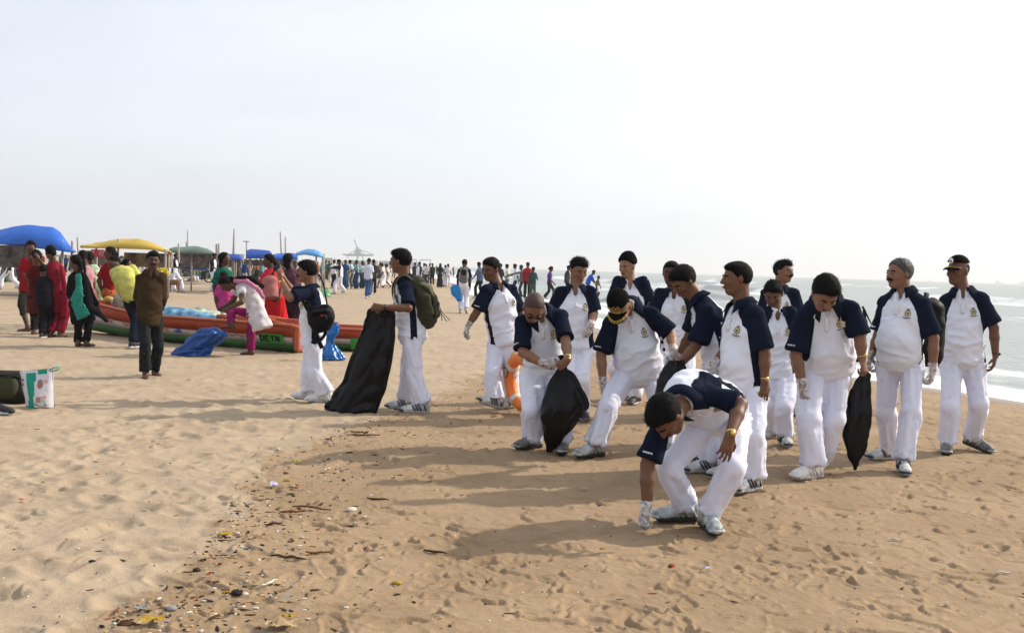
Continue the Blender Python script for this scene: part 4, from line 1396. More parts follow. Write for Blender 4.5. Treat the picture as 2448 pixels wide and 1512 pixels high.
# sea haze
hzm = bpy.data.materials.new('haze_air'); hzm.use_nodes = True
t = hzm.node_tree; t.nodes.clear()
pv = t.nodes.new('ShaderNodeVolumePrincipled'); pv.inputs['Color'].default_value = (.96, .98, 1.0, 1); pv.inputs['Density'].default_value = .00040; pv.inputs['Anisotropy'].default_value = .2
mo = t.nodes.new('ShaderNodeOutputMaterial'); t.links.new(pv.outputs[0], mo.inputs['Volume'])
hb_ = MB().box((0, 0, 0), (12000, 12000, 34)).build('haze', hzm, sm=False, loc=(0, 0, 15.5))
tag(hb_, kind='stuff')
# ------------------------------------------------------------------ the men in white and navy sports kit
U = dict(uniform=True, girth=.96, group='men in white and navy sports kit', cat='man')
KIT = {}
def uni(key, **k):
    o = dict(U); o.update(k); o['H'] = k.get('H', 1.0)
    r_, J = person(o)
    KIT[key] = (r_, J, o)
    return r_, J
# photographer
uni('photographer', label='man in navy and white kit raising a camera, black bag at his hip', H=.97, yaw=-80, skin=1, hair='thick', loose=.95, moustache=True,
    footL=(778, 962, -84, 0, 0), footR=(742, 955, -100, 0, 0), pel=(748, 812, 0), neck=(742, 675, 0), head=(729, 631, -88, 4, 0),
    shL=(744, 692, -1), shR=(738, 688, 1), elL=(694, 712, -1), wrL=(672, 668, 1), hdL=(664, 645, 0), elR=(700, 700, 1), wrR=(676, 662, -1), hdR=(668, 636, 0),
    knL=(752, 890), knR=(738, 888), shoe='plain', curlL=50, curlR=50, hem=-.06, watchL='gold')
# rucksack man
uni('rucksack', label='man with olive green rucksack holding up a large black refuse sack', H=1.0, yaw=-86, skin=0, hair='thick',
    footL=(1008, 988, -84, 0, 0), footR=(972, 978, -78, 0, 0), pel=(985, 800, 0), neck=(966, 662, 0), head=(955, 614, -104, 3, 0),
    shL=(972, 684, -1), shR=(964, 682, 1), elL=(976, 736, -1), wrL=(915, 734, -1), hdL=(888, 733, 0), elR=(958, 740, 1), wrR=(918, 738, -1), hdR=(900, 736, 0),
    knL=(990, 890), knR=(976, 888), shoe='white', curlL=60, curlR=60, watchL='black', hem=-.05)
# lifebuoy man
uni('buoy', label='smiling man with cropped hair and gloved hand striding before the orange lifebuoy', H=.99, yaw=-38, skin=0, hair='short',
    footR=(1183, 975, -62, .06, 18), footL=(1222, 973, -40, .02, 0), pel=(1207, 812, 0), neck=(1188, 668, 0), head=(1172, 640, -40, 16, 6),
    shR=(1158, 690, -1), shL=(1226, 686, 1), elR=(1140, 745, 0), wrR=(1119, 778, 0), hdR=(1112, 798, 0), elL=(1244, 750, 1), wrL=(1252, 812, 0), hdL=(1255, 836, 0),
    knR=(1178, 892), knL=(1222, 890), gloveR=1, shoe='white', hem=-.10, curlR=35)
# bald man
uni('bald', label='bald bending man in sunglasses tying the neck of a black sack', H=1.0, yaw=8, skin=1, hair='crop', glasses=True, headsgn=-1,
    footR=(1276, 1070, -48, 0, 0), footL=(1345, 1078, -5, 0, 0), pel=(1300, 880, .18), neck=(1294, 752, -1), head=(1276, 735, 6, 52, 4),
    shR=(1240, 766, 0), shL=(1345, 748, 0), elR=(1250, 842, -1), wrR=(1302, 872, -1), hdR=(1330, 866, 0), elL=(1352, 815, -1), wrL=(1358, 858, -1), hdL=(1344, 870, 0),
    knR=(1272, 980), knL=(1342, 980), gloveR=1, watchL='gold', shoe='grey', curlR=45, curlL=65, bend=.05, crest_down=.16, hem=-.08, belly=.04)
# looking down behind the bald man
uni('quiff', label='tall man with upswept black hair looking down, behind the bald man', H=1.0, yaw=6, skin=1, hair='top',
    footR=(1362, 1000, -10, 0, 0), footL=(1392, 1003, 8, 0, 0), pel=(1378, 826, 0), neck=(1376, 668, 0), head=(1385, 634, 22, 22, 0),
    shR=(1334, 688, 0), shL=(1416, 690, 0), elR=(1322, 750, 1), wrR=(1320, 800, 0), hdR=(1322, 824, 0), elL=(1420, 748, 0), wrL=(1414, 775, -1), hdL=(1409, 785, 0),
    knR=(1362, 910), knL=(1390, 910), gloveL=1, shoe='dark', hem=-.06)
# gold braided cap
uni("goldcap", hs=1.1, label='stout bending man in black cap with gold braid on the peak', H=1.03, yaw=6, skin=3, hair='goldcap', belly=.10, girth=1.06, headsgn=-1,
    footR=(1424, 1090, -52, 0, 0), footL=(1592, 1075, 12, 0, 0), pel=(1528, 878, .15), neck=(1502, 738, -1), head=(1480, 732, -14, 50, -4),
    shR=(1452, 768, 0), shL=(1572, 742, 0), elR=(1437, 848, 0), wrR=(1441, 914, 0), hdR=(1442, 940, 0), elL=(1604, 800, 0), wrL=(1610, 836, -1), hdL=(1610, 850, 0),
    knR=(1452, 975), knL=(1590, 975), gloveR=1, gloveL=1, shoe='silver', bend=.07, curlR=50, curlL=50, crest_down=.2, hem=-.10)
# turban
uni('turban', label='bearded man in black turban standing behind the stooping group', H=1.03, yaw=-14, skin=3, hair='turban', beard=True,
    footR=(1490, 955, -78, 0, 0), footL=(1520, 965, -25, 0, 0), pel=(1510, 800, 0), neck=(1505, 638, 0), head=(1495, 607, -42, 10, 0),
    shR=(1474, 662, 0), shL=(1542, 664, 0), elR=(1466, 722, 0), wrR=(1470, 775, 0), hdR=(1472, 795, 0), elL=(1556, 724, 0), wrL=(1556, 775, 0), hdL=(1554, 797, 0), shoe='dark')
# dark man with a strap
uni('strap', label='dark skinned man standing between the turbaned man and the stooping one', H=1.0, yaw=-12, skin=2, hair='short',
    footR=(1595, 1000, -20, 0, 0), footL=(1640, 1002, 0, 0, 0), pel=(1618, 830, 0), neck=(1610, 668, 0), head=(1601, 628, -22, 4, 0),
    shR=(1572, 692, 0), shL=(1645, 690, 0), elR=(1562, 755, 0), wrR=(1568, 805, 0), hdR=(1570, 828, 0), elL=(1655, 755, 0), wrL=(1655, 808, 0), hdL=(1652, 830, 0), shoe='dark')
# man stooping to the left
uni('stoop', label='young man stooping to the left over a black sack held in both hands', H=.98, yaw=-68, skin=0, hair='thick',
    footL=(1692, 1128, -66, 0, 0), footR=(1668, 1112, -74, .01, 0), pel=(1726, 872, 0), neck=(1672, 722, 0), head=(1634, 672, -66, 40, 0), headsgn=0,
    shL=(1690, 740, -1), shR=(1668, 726, 1), elL=(1664, 826, 0), wrL=(1618, 878, -1), hdL=(1595, 892, 0), elR=(1650, 800, 0), wrR=(1622, 850, 1), hdR=(1606, 858, 0),
    knL=(1698, 1000), knR=(1688, 990), gloveR=1, curlL=60, curlR=45, bend=.04, shoe='white')
# man in profile, gold watch
uni('profile', label='man in left profile with gold watch, one gloved hand reaching forward', H=.985, yaw=-50, skin=0, hair='short', belly=.05,
    footL=(1798, 1172, -48, 0, 0), footR=(1745, 1140, -60, 0, 0), pel=(1778, 915, 0), neck=(1774, 712, 0), head=(1759, 655, -84, 4, 0),
    shL=(1812, 742, -1), shR=(1748, 728, 1), elL=(1828, 845, 0), wrL=(1828, 912, 0), hdL=(1826, 945, 0), elR=(1745, 830, 0), wrR=(1706, 868, -1), hdR=(1686, 884, 0),
    knL=(1800, 1045), knR=(1745, 1020), gloveR=1, watchL='gold', shoe='bold', hem=-.14, curlL=18, curlR=22, palmR=(0, .2, -1), palmL=(-.35, 1, 0))
# moustached man far back
uni('back_moustache', label='man with moustache half hidden behind others, head turned to the right', H=1.0, yaw=10, skin=1, hair='top', moustache=True,
    footR=(1815, 985, 0, 0, 0), footL=(1885, 990, 10, 0, 0), pel=(1860, 815, 0), neck=(1862, 672, 0), head=(1876, 638, 42, 0, 0),
    shR=(1830, 696, 0), shL=(1902, 696, 0), elR=(1822, 755, 0), wrR=(1826, 805, 0), hdR=(1828, 825, 0), elL=(1910, 752, 0), wrL=(1910, 800, 0), hdL=(1908, 822, 0), shoe='grey')
# young man looking at the sand
uni('young', label='slim young man with ruffled hair looking at the sand, in the second row', H=.95, yaw=-6, skin=0, hair='thick',
    footR=(1850, 1046, -50, 0, 0), footL=(1873, 1062, 0, .01, 0), pel=(1862, 892, 0), neck=(1858, 722, 0), head=(1846, 688, -20, 34, 0),
    shR=(1826, 742, 0), shL=(1894, 738, 0), elR=(1816, 800, 0), wrR=(1822, 850, 0), hdR=(1826, 872, 0), elL=(1902, 800, 0), wrL=(1900, 850, 0), hdL=(1898, 872, 0),
    knR=(1850, 970), knL=(1874, 975), shoe='white', girth=.92)
# belly man bending
uni('belly', hs=1.08, label='heavy man bending forward beside the black sack, gloved hand dangling', H=1.06, yaw=-6, skin=1, hair='thick', belly=.10, girth=1.08, headsgn=-1,
    footR=(1944, 1142, -55, 0, 0), footL=(1962, 1118, -38, .02, -14), pel=(1972, 868, .1), neck=(1975, 722, -1), head=(1973, 700, 2, 50, 0),
    shR=(1915, 752, 0), shL=(2042, 732, 0), elR=(1902, 848, 0), wrR=(1920, 920, 0), hdR=(1922, 952, 0), elL=(2056, 808, 0), wrL=(2061, 858, 0), hdL=(2068, 886, 0),
    knR=(1934, 1005), knL=(1992, 1000), gloveR=1, watchL='gold', curlL=60, curlR=30, shoe='plain', bend=.06, crest_down=.15, hem=-.06, baggy=1.08)
# grey haired man
uni('grey', label='grey haired man with black moustache looking left, both hands gloved', H=.985, yaw=-22, skin=1, hair='grey', moustache=True, belly=.09,
    footL=(2158, 1128, -14, 0, 0), footR=(2125, 1098, -72, 0, 0), pel=(2152, 852, 0), neck=(2160, 702, 0), head=(2150, 654, -72, 2, 0),
    shR=(2114, 722, 1), shL=(2208, 722, -1), elR=(2100, 800, 0), wrR=(2082, 850, 0), hdR=(2076, 872, 0), elL=(2232, 808, 0), wrL=(2230, 882, 0), hdL=(2226, 914, 0),
    knL=(2178, 985), knR=(2118, 985), gloveL=1, gloveR=1, shoe='white', hem=-.02, curlL=40, curlR=40)
# cap man on the far side
uni('cap', label='man in black peaked cap with badge, black watch, walking last in line', H=1.0, yaw=-10, skin=0, hair='cap', belly=.05,
    footR=(2262, 1080, -22, 0, 0), footL=(2322, 1066, 30, .03, -12), pel=(2300, 852, 0), neck=(2302, 688, 0), head=(2290, 648, -58, 2, 0),
    shR=(2258, 712, 0), shL=(2350, 708, 0), elR=(2244, 790, 0), wrR=(2246, 852, 0), hdR=(2246, 880, 0), elL=(2376, 782, 0), wrL=(2380, 850, 0), hdL=(2374, 882, 0),
    knR=(2272, 975), knL=(2340, 965), watchL='black', shoe='grey', hem=-.08)
# front man picking litter
uni('front', rag=.078, deep=1, hs=1.09, baggy=.90, label='nearest man doubled over, gloved fist on the sand, hand on thigh', H=1.0, yaw=-28, skin=0, hair='thick', headsgn=-1,
    footR=(1640, 1244, -78, 0, 0), footL=(1690, 1262, 6, 0, 0), pel=(1728, 990, .22), neck=(1634, 958, -1), head=(1592, 992, -56, 72, 0),
    shR=(1580, 992, 0), shL=(1692, 940, 0), elR=(1548, 1110, 0), wrR=(1546, 1218, 0), hdR=(1536, 1252, 0), elL=(1770, 966, 0), wrL=(1745, 1040, -1), hdL=(1738, 1068, 0),
    knR=(1600, 1120), knL=(1752, 1120), gloveR=1, watchL='gold', shoe='silver', curlR=70, curlL=20, bend=.08, crest_down=.19, hem=-.02, wr=1.2)
# ------------------------------------------------------------------ sacks and bags
M_SACK = mat('black_refuse_plastic', (.004, .004, .005), .24, bump=.9, bscale=6, spec=.17, bdist=.020, stretch=(1, 1, .5), ridge=True)
M_BLUEBAG = mat('blue_bin_liner', (.004, .060, .26), .28, bump=1.0, bscale=5, spec=.4, ridge=True, bdist=.03, trans=.12, var=.2, vscale=5)
M_SKYBAG = mat('light_blue_carrier', (.01, .33, .75), .35, bump=.6, bscale=12, spec=.5, bdist=.02, trans=.35)
M_YELBAG = mat('yellow_plastic', (.62, .50, .05), .4, bump=.6, bscale=10, bdist=.02, trans=.3)
def sack(name, label, cat, rows, depth, mat_, thick=.5, seed=1, fold=.02, n=64, kink=0, dz=None, minz=.004, tie=None, flatn=1.5):
    """rows = (left px, left py, right px, right py): a sack lofted through level lines at the given depth"""
    rg = random.Random(seed)
    L = [at(a, b, depth + (dz[i] if dz else 0)) for i, (a, b, c, d) in enumerate(rows)]
    Rr = [at(c, d, depth + (dz[i] if dz else 0)) for i, (a, b, c, d) in enumerate(rows)]
    # refine rows
    T = np.linspace(0, len(rows) - 1, (len(rows) - 1) * 9 + 1)
    def cr_(A, t):
        i = min(int(t), len(A) - 2); u = t - i
        p0, p1, p2, p3 = A[max(i - 1, 0)], A[i], A[i + 1], A[min(i + 2, len(A) - 1)]
        return .5 * ((2 * p1) + (p2 - p0) * u + (2 * p0 - 5 * p1 + 4 * p2 - p3) * u * u + (3 * p1 - p0 - 3 * p2 + p3) * u ** 3)
    V = []; H = len(T)
    for t in T:
        a, b = cr_(L, t), cr_(Rr, t)
        c = (a + b) / 2; h = (b - a) / 2; w = h.length
        hx = h / max(w, 1e-6)
        upv = (cr_(L, min(t + .3, len(rows) - 1)) + cr_(Rr, min(t + .3, len(rows) - 1)) - cr_(L, max(t - .3, 0)) - cr_(Rr, max(t - .3, 0)))
        dpt = hx.cross(upv.normalized()) if upv.length > 1e-6 else Vector((0, 1, 0))
        dpt = dpt.normalized()
        th = max(min(w * thick, .22), .012)
        for k in range(n):
            an = 2 * math.pi * k / n
            ca, sa = math.cos(an), math.sin(an)
            p = c + hx * (w * ca) + dpt * (th * math.copysign(abs(sa) ** flatn, sa) if flatn != 1 else th * sa)
            V.append(p)
    P = np.array([tuple(v) for v in V])
    I = np.arange(H * n).reshape(H, n)
    F = np.stack([I[:-1, :].ravel(), np.roll(I, -1, 1)[:-1, :].ravel(), np.roll(I, -1, 1)[1:, :].ravel(), I[1:, :].ravel()], 1)
    # caps
    c0, c1 = len(P), len(P) + 1
    P = np.vstack([P, P[:n].mean(0), P[-n:].mean(0)])
    N = vnormals(P, F)
    ang = np.concatenate([np.tile(np.arange(n) * 2 * math.pi / n, H), [0, 0]]); tt = np.concatenate([np.repeat(T / T[-1], n), [0, 1]])
    cr1 = 1 - 2 * np.abs(vnoise(np.cos(ang) * 3.2 + seed, np.sin(ang) * 3.2, tt * 2.2, seed))
    cr2 = 1 - 2 * np.abs(vnoise(np.cos(ang) * 2.2 + tt * 5, np.sin(ang) * 2.2 - tt * 3, tt * 6, seed + 5))
    d = (cr1 * 1.0 + cr2 * .6 + vnoise(P[:, 0] * 5, P[:, 1] * 5, P[:, 2] * 5, seed) * .5) * fold
    d[-2:] = 0
    P = P + N * d[:, None]
    P[:, 2] = np.maximum(P[:, 2], minz)
    base = Vector(P.min(0) + P.max(0)) / 2; base.z = P[:, 2].min()
    F2 = [tuple(q) for q in F.tolist()] + [(c0, (k + 1) % n, k) for k in range(n)] + [(c1, (H - 1) * n + k, (H - 1) * n + (k + 1) % n) for k in range(n)]
    me = bpy.data.meshes.new(name); me.from_pydata((P - np.array(base)).tolist(), [], F2); me.materials.append(mat_)
    me.polygons.foreach_set('use_smooth', [True] * len(F2)); me.update()
    o = link(name, me, loc=base)
    return tag(o, label, cat)
def D(px, py): return depth_of(gnd(px, py))
# large sack held by the man with the rucksack
sack('refuse_sack', 'tall open black refuse sack hanging from the outstretched hand of the rucksack man', 'refuse sack',
     [(884, 738, 946, 741), (872, 762, 947, 765), (858, 800, 946, 806), (838, 850, 941, 858), (812, 910, 928, 910), (792, 948, 913, 955), (778, 972, 900, 985), (776, 978, 890, 1001)],
     10.0, M_SACK, thick=.42, seed=3, fold=.030)
sack('refuse_sack', 'full black sack with twisted neck in the hands of the bald man', 'refuse sack',
     [(1334, 850, 1350, 848), (1336, 862, 1350, 862), (1330, 876, 1356, 876), (1316, 905, 1368, 895), (1300, 945, 1390, 930), (1290, 985, 1410, 968), (1291, 1010, 1392, 1000), (1296, 1040, 1352, 1040), (1306, 1070, 1324, 1070), (1311, 1080, 1317, 1080)],
     D(1310, 1085) - .02, M_SACK, thick=.8, seed=8, fold=.022, flatn=1.2)
sack('refuse_sack', 'black sack held open between the stooping youth and the cap wearer', 'refuse sack',
     [(1598, 862, 1640, 858), (1582, 880, 1640, 880), (1570, 905, 1636, 905), (1563, 940, 1632, 940), (1560, 980, 1628, 980), (1566, 1020, 1618, 1020), (1580, 1040, 1600, 1040)],
     7.35, M_SACK, thick=.8, seed=12, fold=.018, flatn=1.2)
sack('refuse_sack', 'slim black sack hanging between the heavy man and the grey haired man', 'refuse sack',
     [(2062, 880, 2078, 880), (2056, 892, 2080, 890), (2040, 912, 2084, 908), (2028, 940, 2084, 940), (2022, 990, 2083, 990), (2014, 1035, 2079, 1035), (2018, 1070, 2070, 1072), (2030, 1100, 2055, 1105), (2042, 1122, 2048, 1124)],
     7.62, M_SACK, thick=.55, seed=15, fold=.018, flatn=1.2)
# blue liners by the boats
sack('blue_bin_liner', 'full blue plastic sack leaning against the orange fishing boat', 'plastic sack',
     [(478, 783, 520, 784), (470, 787, 540, 790), (462, 798, 545, 800), (446, 812, 530, 815), (430, 825, 512, 830), (416, 838, 503, 843), (411, 847, 500, 853)],
     D(455, 849) + .02, M_BLUEBAG, thick=.8, seed=21, fold=.030, flatn=1.0)
sack('blue_bin_liner', 'blue plastic sack behind the photographer, flopping open upwards', 'plastic sack',
     [(790, 773, 806, 771), (780, 784, 814, 780), (776, 800, 813, 796), (778, 814, 800, 814), (770, 828, 808, 826), (764, 846, 820, 844), (766, 860, 828, 857)],
     D(790, 862) + .1, mat('bright_blue_liner', (.010, .16, .50), .25, bump=1.0, bscale=5, spec=.5, ridge=True, bdist=.03, trans=.2), thick=.7, seed=23, fold=.028, flatn=1.1)
# lifebuoy on the forearm of the striding man
def torus_part(name, R0, r0, a0, a1, mt, parent, n=24, kx=1.0, ins=0.0):
    m = MB()
    pts = [Vector((R0 * math.cos(a), 0, R0 * math.sin(a))) for a in np.linspace(a0, a1, n)]
    m.tube(pts, r0, 12, flat=1.0)
    return m.build(name, mt, parent)
bc = at(1250, 914, 10.15)
bz = empty('lifebuoy', (bc.x, bc.y, bc.z), 'orange lifebuoy with white bands carried low beside the striding man', 'lifebuoy')
M_ORANGE = mat('lifebuoy_orange', (.72, .20, .035), .5, var=.08, vscale=12)
torus_part('ring', .245, .062, 0, 2 * math.pi, M_ORANGE, bz, 64)
for a in (45, 135, 225, 315):
    torus_part('band', .245, .0655, R(a - 7), R(a + 7), mat('lifebuoy_band', (.6, .57, .52), .6), bz, 6)
for i in range(4):
    m = MB(); A = [R(45 + 90 * i + q) for q in (0, 22, 45, 68, 90)]
    m.tube([Vector(((.318 + d) * math.cos(a), 0, (.318 + d) * math.sin(a))) for a, d in zip(A, (0, .012, .018, .012, 0))], .006, 6)
    m.build('grab_line', mat('rope_yellow', (.5, .45, .1), .8), bz)
m = MB()     # dark crest plate printed on the ring
dsk = []
for rr_, mi in ((.046, 0), (.036, 1)):
    v = [Vector((0, -.0665 - mi * .002, 0))] + [Vector((rr_ * math.cos(a), -.0645 - mi * .002 - .0 + (rr_ * math.sin(a)) ** 2 * 6 * 0, rr_ * math.sin(a) * 1.2)) for a in np.linspace(0, 2 * math.pi, 15)[:-1]]
    m.add([x + Vector((-.245 * math.cos(R(28)), 0, .245 * math.sin(R(28)))) for x in v], [(0, i + 1, (i + 1) % 14 + 1) for i in range(14)], mi)
m.tube([Vector((-.225, -.0705, .125)), Vector((-.205, -.0705, .105)), Vector((-.222, -.0705, .09))], .004, 5, m=0)
m.build('round_print', [mat('print_dark', (.03, .03, .03), .6), mat('print_pale', (.55, .5, .42), .6)], bz, sm=False)
bz.rotation_euler = (R(6), R(-6), R(-58))

# camera, camera bag, rucksacks
rt, J, o_ = KIT['photographer']
hc = (J['hdL'] + J['hdR']) / 2
cmr = empty('camera', (hc.x, hc.y, hc.z), 'black compact camera held up by the man in navy and white kit', 'camera')
f_ = fwd(-88); l_ = Z.cross(f_)
m = MB().box((0, 0, 0), (.12, .045, .075), fr=(l_, f_, Z)); b_ = m.build('camera_body', M_BLACKGLOSS, cmr, sm=False); bv_ = b_.modifiers.new('b', 'BEVEL'); bv_.width = .008; bv_.segments = 2
MB().tube([f_ * .02, f_ * .055], .028, 14).build('lens', M_BLACKGLOSS, cmr)
MB().box((0, 0, .045), (.04, .03, .02), fr=(l_, f_, Z)).build('viewfinder', M_BLACKGLOSS, cmr, sm=False)

def soft(name, prims, h, mt, parent, amp=.006, fr=18, off=Vector(), it=0):
    P, F = sdf_mesh(prims, h)
    N = vnormals(P, F)
    P = P + N * (vnoise(P[:, 0] * fr, P[:, 1] * fr, P[:, 2] * fr, 3) * amp)[:, None]
    return link(name, qmesh(name, P - np.array(off), F, mt), parent)
# shoulder bag
dep = depth_of(J['pel'])
c0 = at(764, 760, dep - .26)
bag = empty('camera_bag', c0, 'black camera bag slung on straps at the hip of the photographer', 'shoulder bag')
M_BAG = mat('black_nylon', (.005, .005, .006), .6, bump=.5, bscale=30, spec=.10, bdist=.008)
X_ = Vector((1, 0, 0)); Y_ = Vector((0, 1, 0))
soft('bag_body', [seg(c0 + Vector((-.045, .02, .0)), c0 + Vector((.075, .02, .03)), (.09, .135), (.08, .12), Y_, k=.03), seg(c0 + Vector((-.02, .02, -.10)), c0 + Vector((.06, .02, -.08)), (.085, .065), (.075, .06), Y_, k=.03)], .009, M_BAG, bag, .006, 20, c0)
soft('flap', [seg(c0 + Vector((-.05, .0, .055)), c0 + Vector((.08, .0, .08)), (.11, .04), (.09, .035), Y_, k=.02)], .009, M_BAG, bag, .003, 20, c0)
soft('front_pocket', [seg(c0 + Vector((-.03, -.07, -.03)), c0 + Vector((.065, -.07, .01)), (.03, .055), (.03, .045), Y_, k=.02)], .009, M_BAG, bag, .003, 20, c0)
m = MB(); m.tube([c0 + Vector((.03, -.10, .03)) - c0, c0 + Vector((.055, -.10, .038)) - c0], .008, 6); m.build('red_tab', mat('red_tab', (.45, .02, .03), .6), bag)
def strap(pts, w=.022, t=.004, name='strap', mt=None, parent=None, off=Vector(), side=None):
    m = MB(); P_ = [Vector(p) for p in pts]
    Q = []
    for i in range(len(P_) - 1):
        p0, p1, p2, p3 = P_[max(i - 1, 0)], P_[i], P_[i + 1], P_[min(i + 2, len(P_) - 1)]
        for u in (0, .25, .5, .75):
            Q.append(.5 * ((2 * p1) + (p2 - p0) * u + (2 * p0 - 5 * p1 + 4 * p2 - p3) * u * u + (3 * p1 - p0 - 3 * p2 + p3) * u ** 3))
    Q.append(P_[-1])
    m.tube([q - off for q in Q], w, 8, flat=t / w, side=side)
    return m.build(name, mt or M_BAG, parent)
strap([at(740, 748, dep - .20), at(732, 735, dep - .19), at(722, 712, dep - .18), at(724, 700, dep - .1)], .016, .005, parent=bag, off=c0, side=X_)
strap([at(745, 755, dep - .22), at(740, 735, dep - .21), at(735, 705, dep - .19), at(738, 690, dep - .15)], .016, .005, parent=bag, off=c0, side=X_)
strap([at(783, 735, dep - .2), at(778, 705, dep - .12), at(772, 675, dep + .05), at(762, 655, dep + .10)], .009, .004, parent=bag, off=c0, side=X_)
strap([at(752, 785, dep - .24), at(760, 810, dep - .22), at(770, 832, dep - .2)], .024, .006, parent=bag, off=c0, side=X_)
strap([at(778, 780, dep - .2), at(776, 800, dep - .2), at(763, 815, dep - .2)], .018, .006, parent=bag, off=c0, side=X_)

rt, J, o_ = KIT['rucksack']
dep = depth_of(J['neck'])
M_OLIVE = mat('olive_canvas', (.034, .034, .017), .9, bump=.6, bscale=16, var=.25, vscale=8, bdist=.015)
M_OLIVE2 = mat('olive_webbing', (.085, .082, .045), .9, bump=.3, bscale=40)
rc = at(1010, 715, dep)
rk = empty('rucksack', rc, 'bulging olive green rucksack on the back of the man with the tall sack', 'rucksack')
up_ = (J['neck'] - J['pel']).normalized(); bk = Vector((1, 0, 0)); sd2 = Vector((0, 1, 0))
def rp(a, b, c=0): return rc + up_ * a + bk * b + sd2 * c
soft('pack_body', [seg(rp(.16, -.035), rp(-.16, .0), (.13, .085), (.16, .11), sd2, k=.05), seg(rp(.0, .01), rp(-.2, .02), (.15, .12), (.15, .10), sd2, k=.05)], .011, M_OLIVE, rk, .014, 14, rc)
soft('front_pocket', [seg(rp(.02, .12), rp(-.15, .12), (.11, .035), (.12, .045), sd2, k=.03)], .010, M_OLIVE, rk, .006, 16, rc)
soft('top_flap', [seg(rp(.20, -.06), rp(.12, .085), (.12, .03), (.125, .03), sd2, k=.03), seg(rp(.12, .085), rp(.03, .12), (.12, .03), (.11, .025), sd2, k=.03)], .010, M_OLIVE2, rk, .006, 16, rc)
soft('side_pocket', [seg(rp(.03, .04, -.15), rp(-.14, .04, -.15), (.035, .06), (.04, .07), sd2, k=.03)], .010, M_OLIVE, rk, .006, 16, rc)
n0 = J['neck']
for sg in (-1, 1):
    sh = J['shL'] if sg < 0 else J['shR']
    strap([rp(.17, -.05, .09 * sg), sh.lerp(n0, .45) + up_ * .085 + bk * .02, sh.lerp(n0, .45) + up_ * .05 - bk * .07, sh.lerp(n0, .3) - up_ * .06 - bk * .125, sh.lerp(n0, .2) - up_ * .2 - bk * .10, rp(-.14, -.10, .10 * sg)], .030, .010, 'shoulder_strap', M_OLIVE2, rk, rc, side=sd2)
for a in (-.08, .02, .10):
    strap([rp(-.02, .155, a), rp(-.12, .17, a), rp(-.22, .15 + abs(a), a)], .008, .004, 'lashing_strap', M_OLIVE2, rk, rc, side=sd2)
m = MB(); m.box(rp(-.04, .165, -.05) - rc, (.02, .03, .03)); m.build('buckle', M_BLACKGLOSS, rk, sm=False)
# black rucksack hanging behind the grey haired man
rt, J, o_ = KIT['grey']
dep = depth_of(J['pel']) + .22
bc = at(2222, 800, dep)
rk = empty('rucksack', bc, 'black rucksack hanging behind the elbow of the grey haired man', 'rucksack')
soft('pack_body', [seg(at(2220, 740, dep), at(2222, 850, dep), (.13, .10), (.12, .09), X_, k=.04)], .012, M_BAG, rk, .010, 14, bc)
soft('front_pocket', [seg(at(2222, 790, dep + .1), at(2222, 845, dep + .1), (.10, .04), (.10, .04), X_, k=.04)], .012, M_BAG, rk, .010, 14, bc)
strap([at(2216, 700, dep - .1), at(2205, 760, dep - .18), at(2212, 860, dep - .08)], .022, .006, 'shoulder_strap', M_BAG, rk, bc, side=X_)
m = MB(); m.tube([at(2208, 748, dep - .17) - bc, at(2214, 757, dep - .17) - bc], .014, 6); m.tube([at(2209, 752, dep - .175) - bc, at(2207, 790, dep - .17) - bc], .008, 6); m.build('clip', mat('grey_clip', (.35, .36, .38), .5), rk)
# black strap bag of the dark man
rt, J, o_ = KIT['strap']
dep = depth_of(J['pel'])
bc = at(1648, 790, dep - .15)
rk = empty('shoulder_bag', bc, 'navy strap bag on the flank of the dark skinned man', 'shoulder bag')
soft('bag_body', [seg(at(1652, 770, dep - .1), at(1655, 830, dep - .1), (.07, .06), (.08, .06), X_, k=.04)], .012, M_BAG, rk, .008, 14, bc)
strap([at(1640, 688, dep - .10), at(1648, 720, dep - .19), at(1645, 745, dep - .2), at(1640, 768, dep - .17), at(1650, 790, dep - .12)], .016, .005, 'strap', M_BAG, rk, bc, side=X_)
# chequered lanyard on the flank of the gold cap man
rt, J, o_ = KIT['goldcap']
dep = depth_of(J['shL'])
c1 = at(1577, 790, dep)
ln = empty('lanyard', c1, 'navy and white chequered cord along the side of the gold braided cap wearer', 'cord')
for i in range(9):
    m = MB(); a = at(1571 + i * 2.2, 768 + i * 9, dep - .05); b = at(1571 + (i + .9) * 2.2, 768 + (i + .9) * 9, dep - .05)
    m.tube([a - c1, b - c1], .011, 6); m.build('bead', M_NAVY if i % 2 else M_WHITEPRINT, ln)
# slim umbrella handle poking out behind the heavy man
rt, J, o_ = KIT['belly']
dep = depth_of(J['pel']) + .25
a, b = at(2062, 732, dep), at(2084, 776, dep)
um = empty('folded_umbrella', b, 'thin dark folded umbrella sticking out behind the heavy man', 'umbrella')
MB().tube([a - b, (a - b) * .5, Vector()], [.009, .007, .004], 8).build('canopy', M_BAG, um)
MB().tube([Vector(), (b - a) * .12], .005, 6).build('tip', M_WHITEPRINT, um)
c_ = at(2052, 810, dep)
soft_b = empty('backpack', c_, 'dark teal bag edge hanging behind the left arm of the heavy man', 'bag')
soft('bag_body', [seg(at(2052, 770, dep), at(2050, 850, dep), (.07, .06), (.06, .05), X_, k=.03)], .012, mat('teal_black_nylon', (.012, .03, .04), .6), soft_b, .008, 14, c_)
strap([at(2066, 740, dep - .05), at(2066, 790, dep - .06), at(2054, 845, dep - .05)], .014, .005, 'strap', M_BAG, soft_b, c_, side=X_)

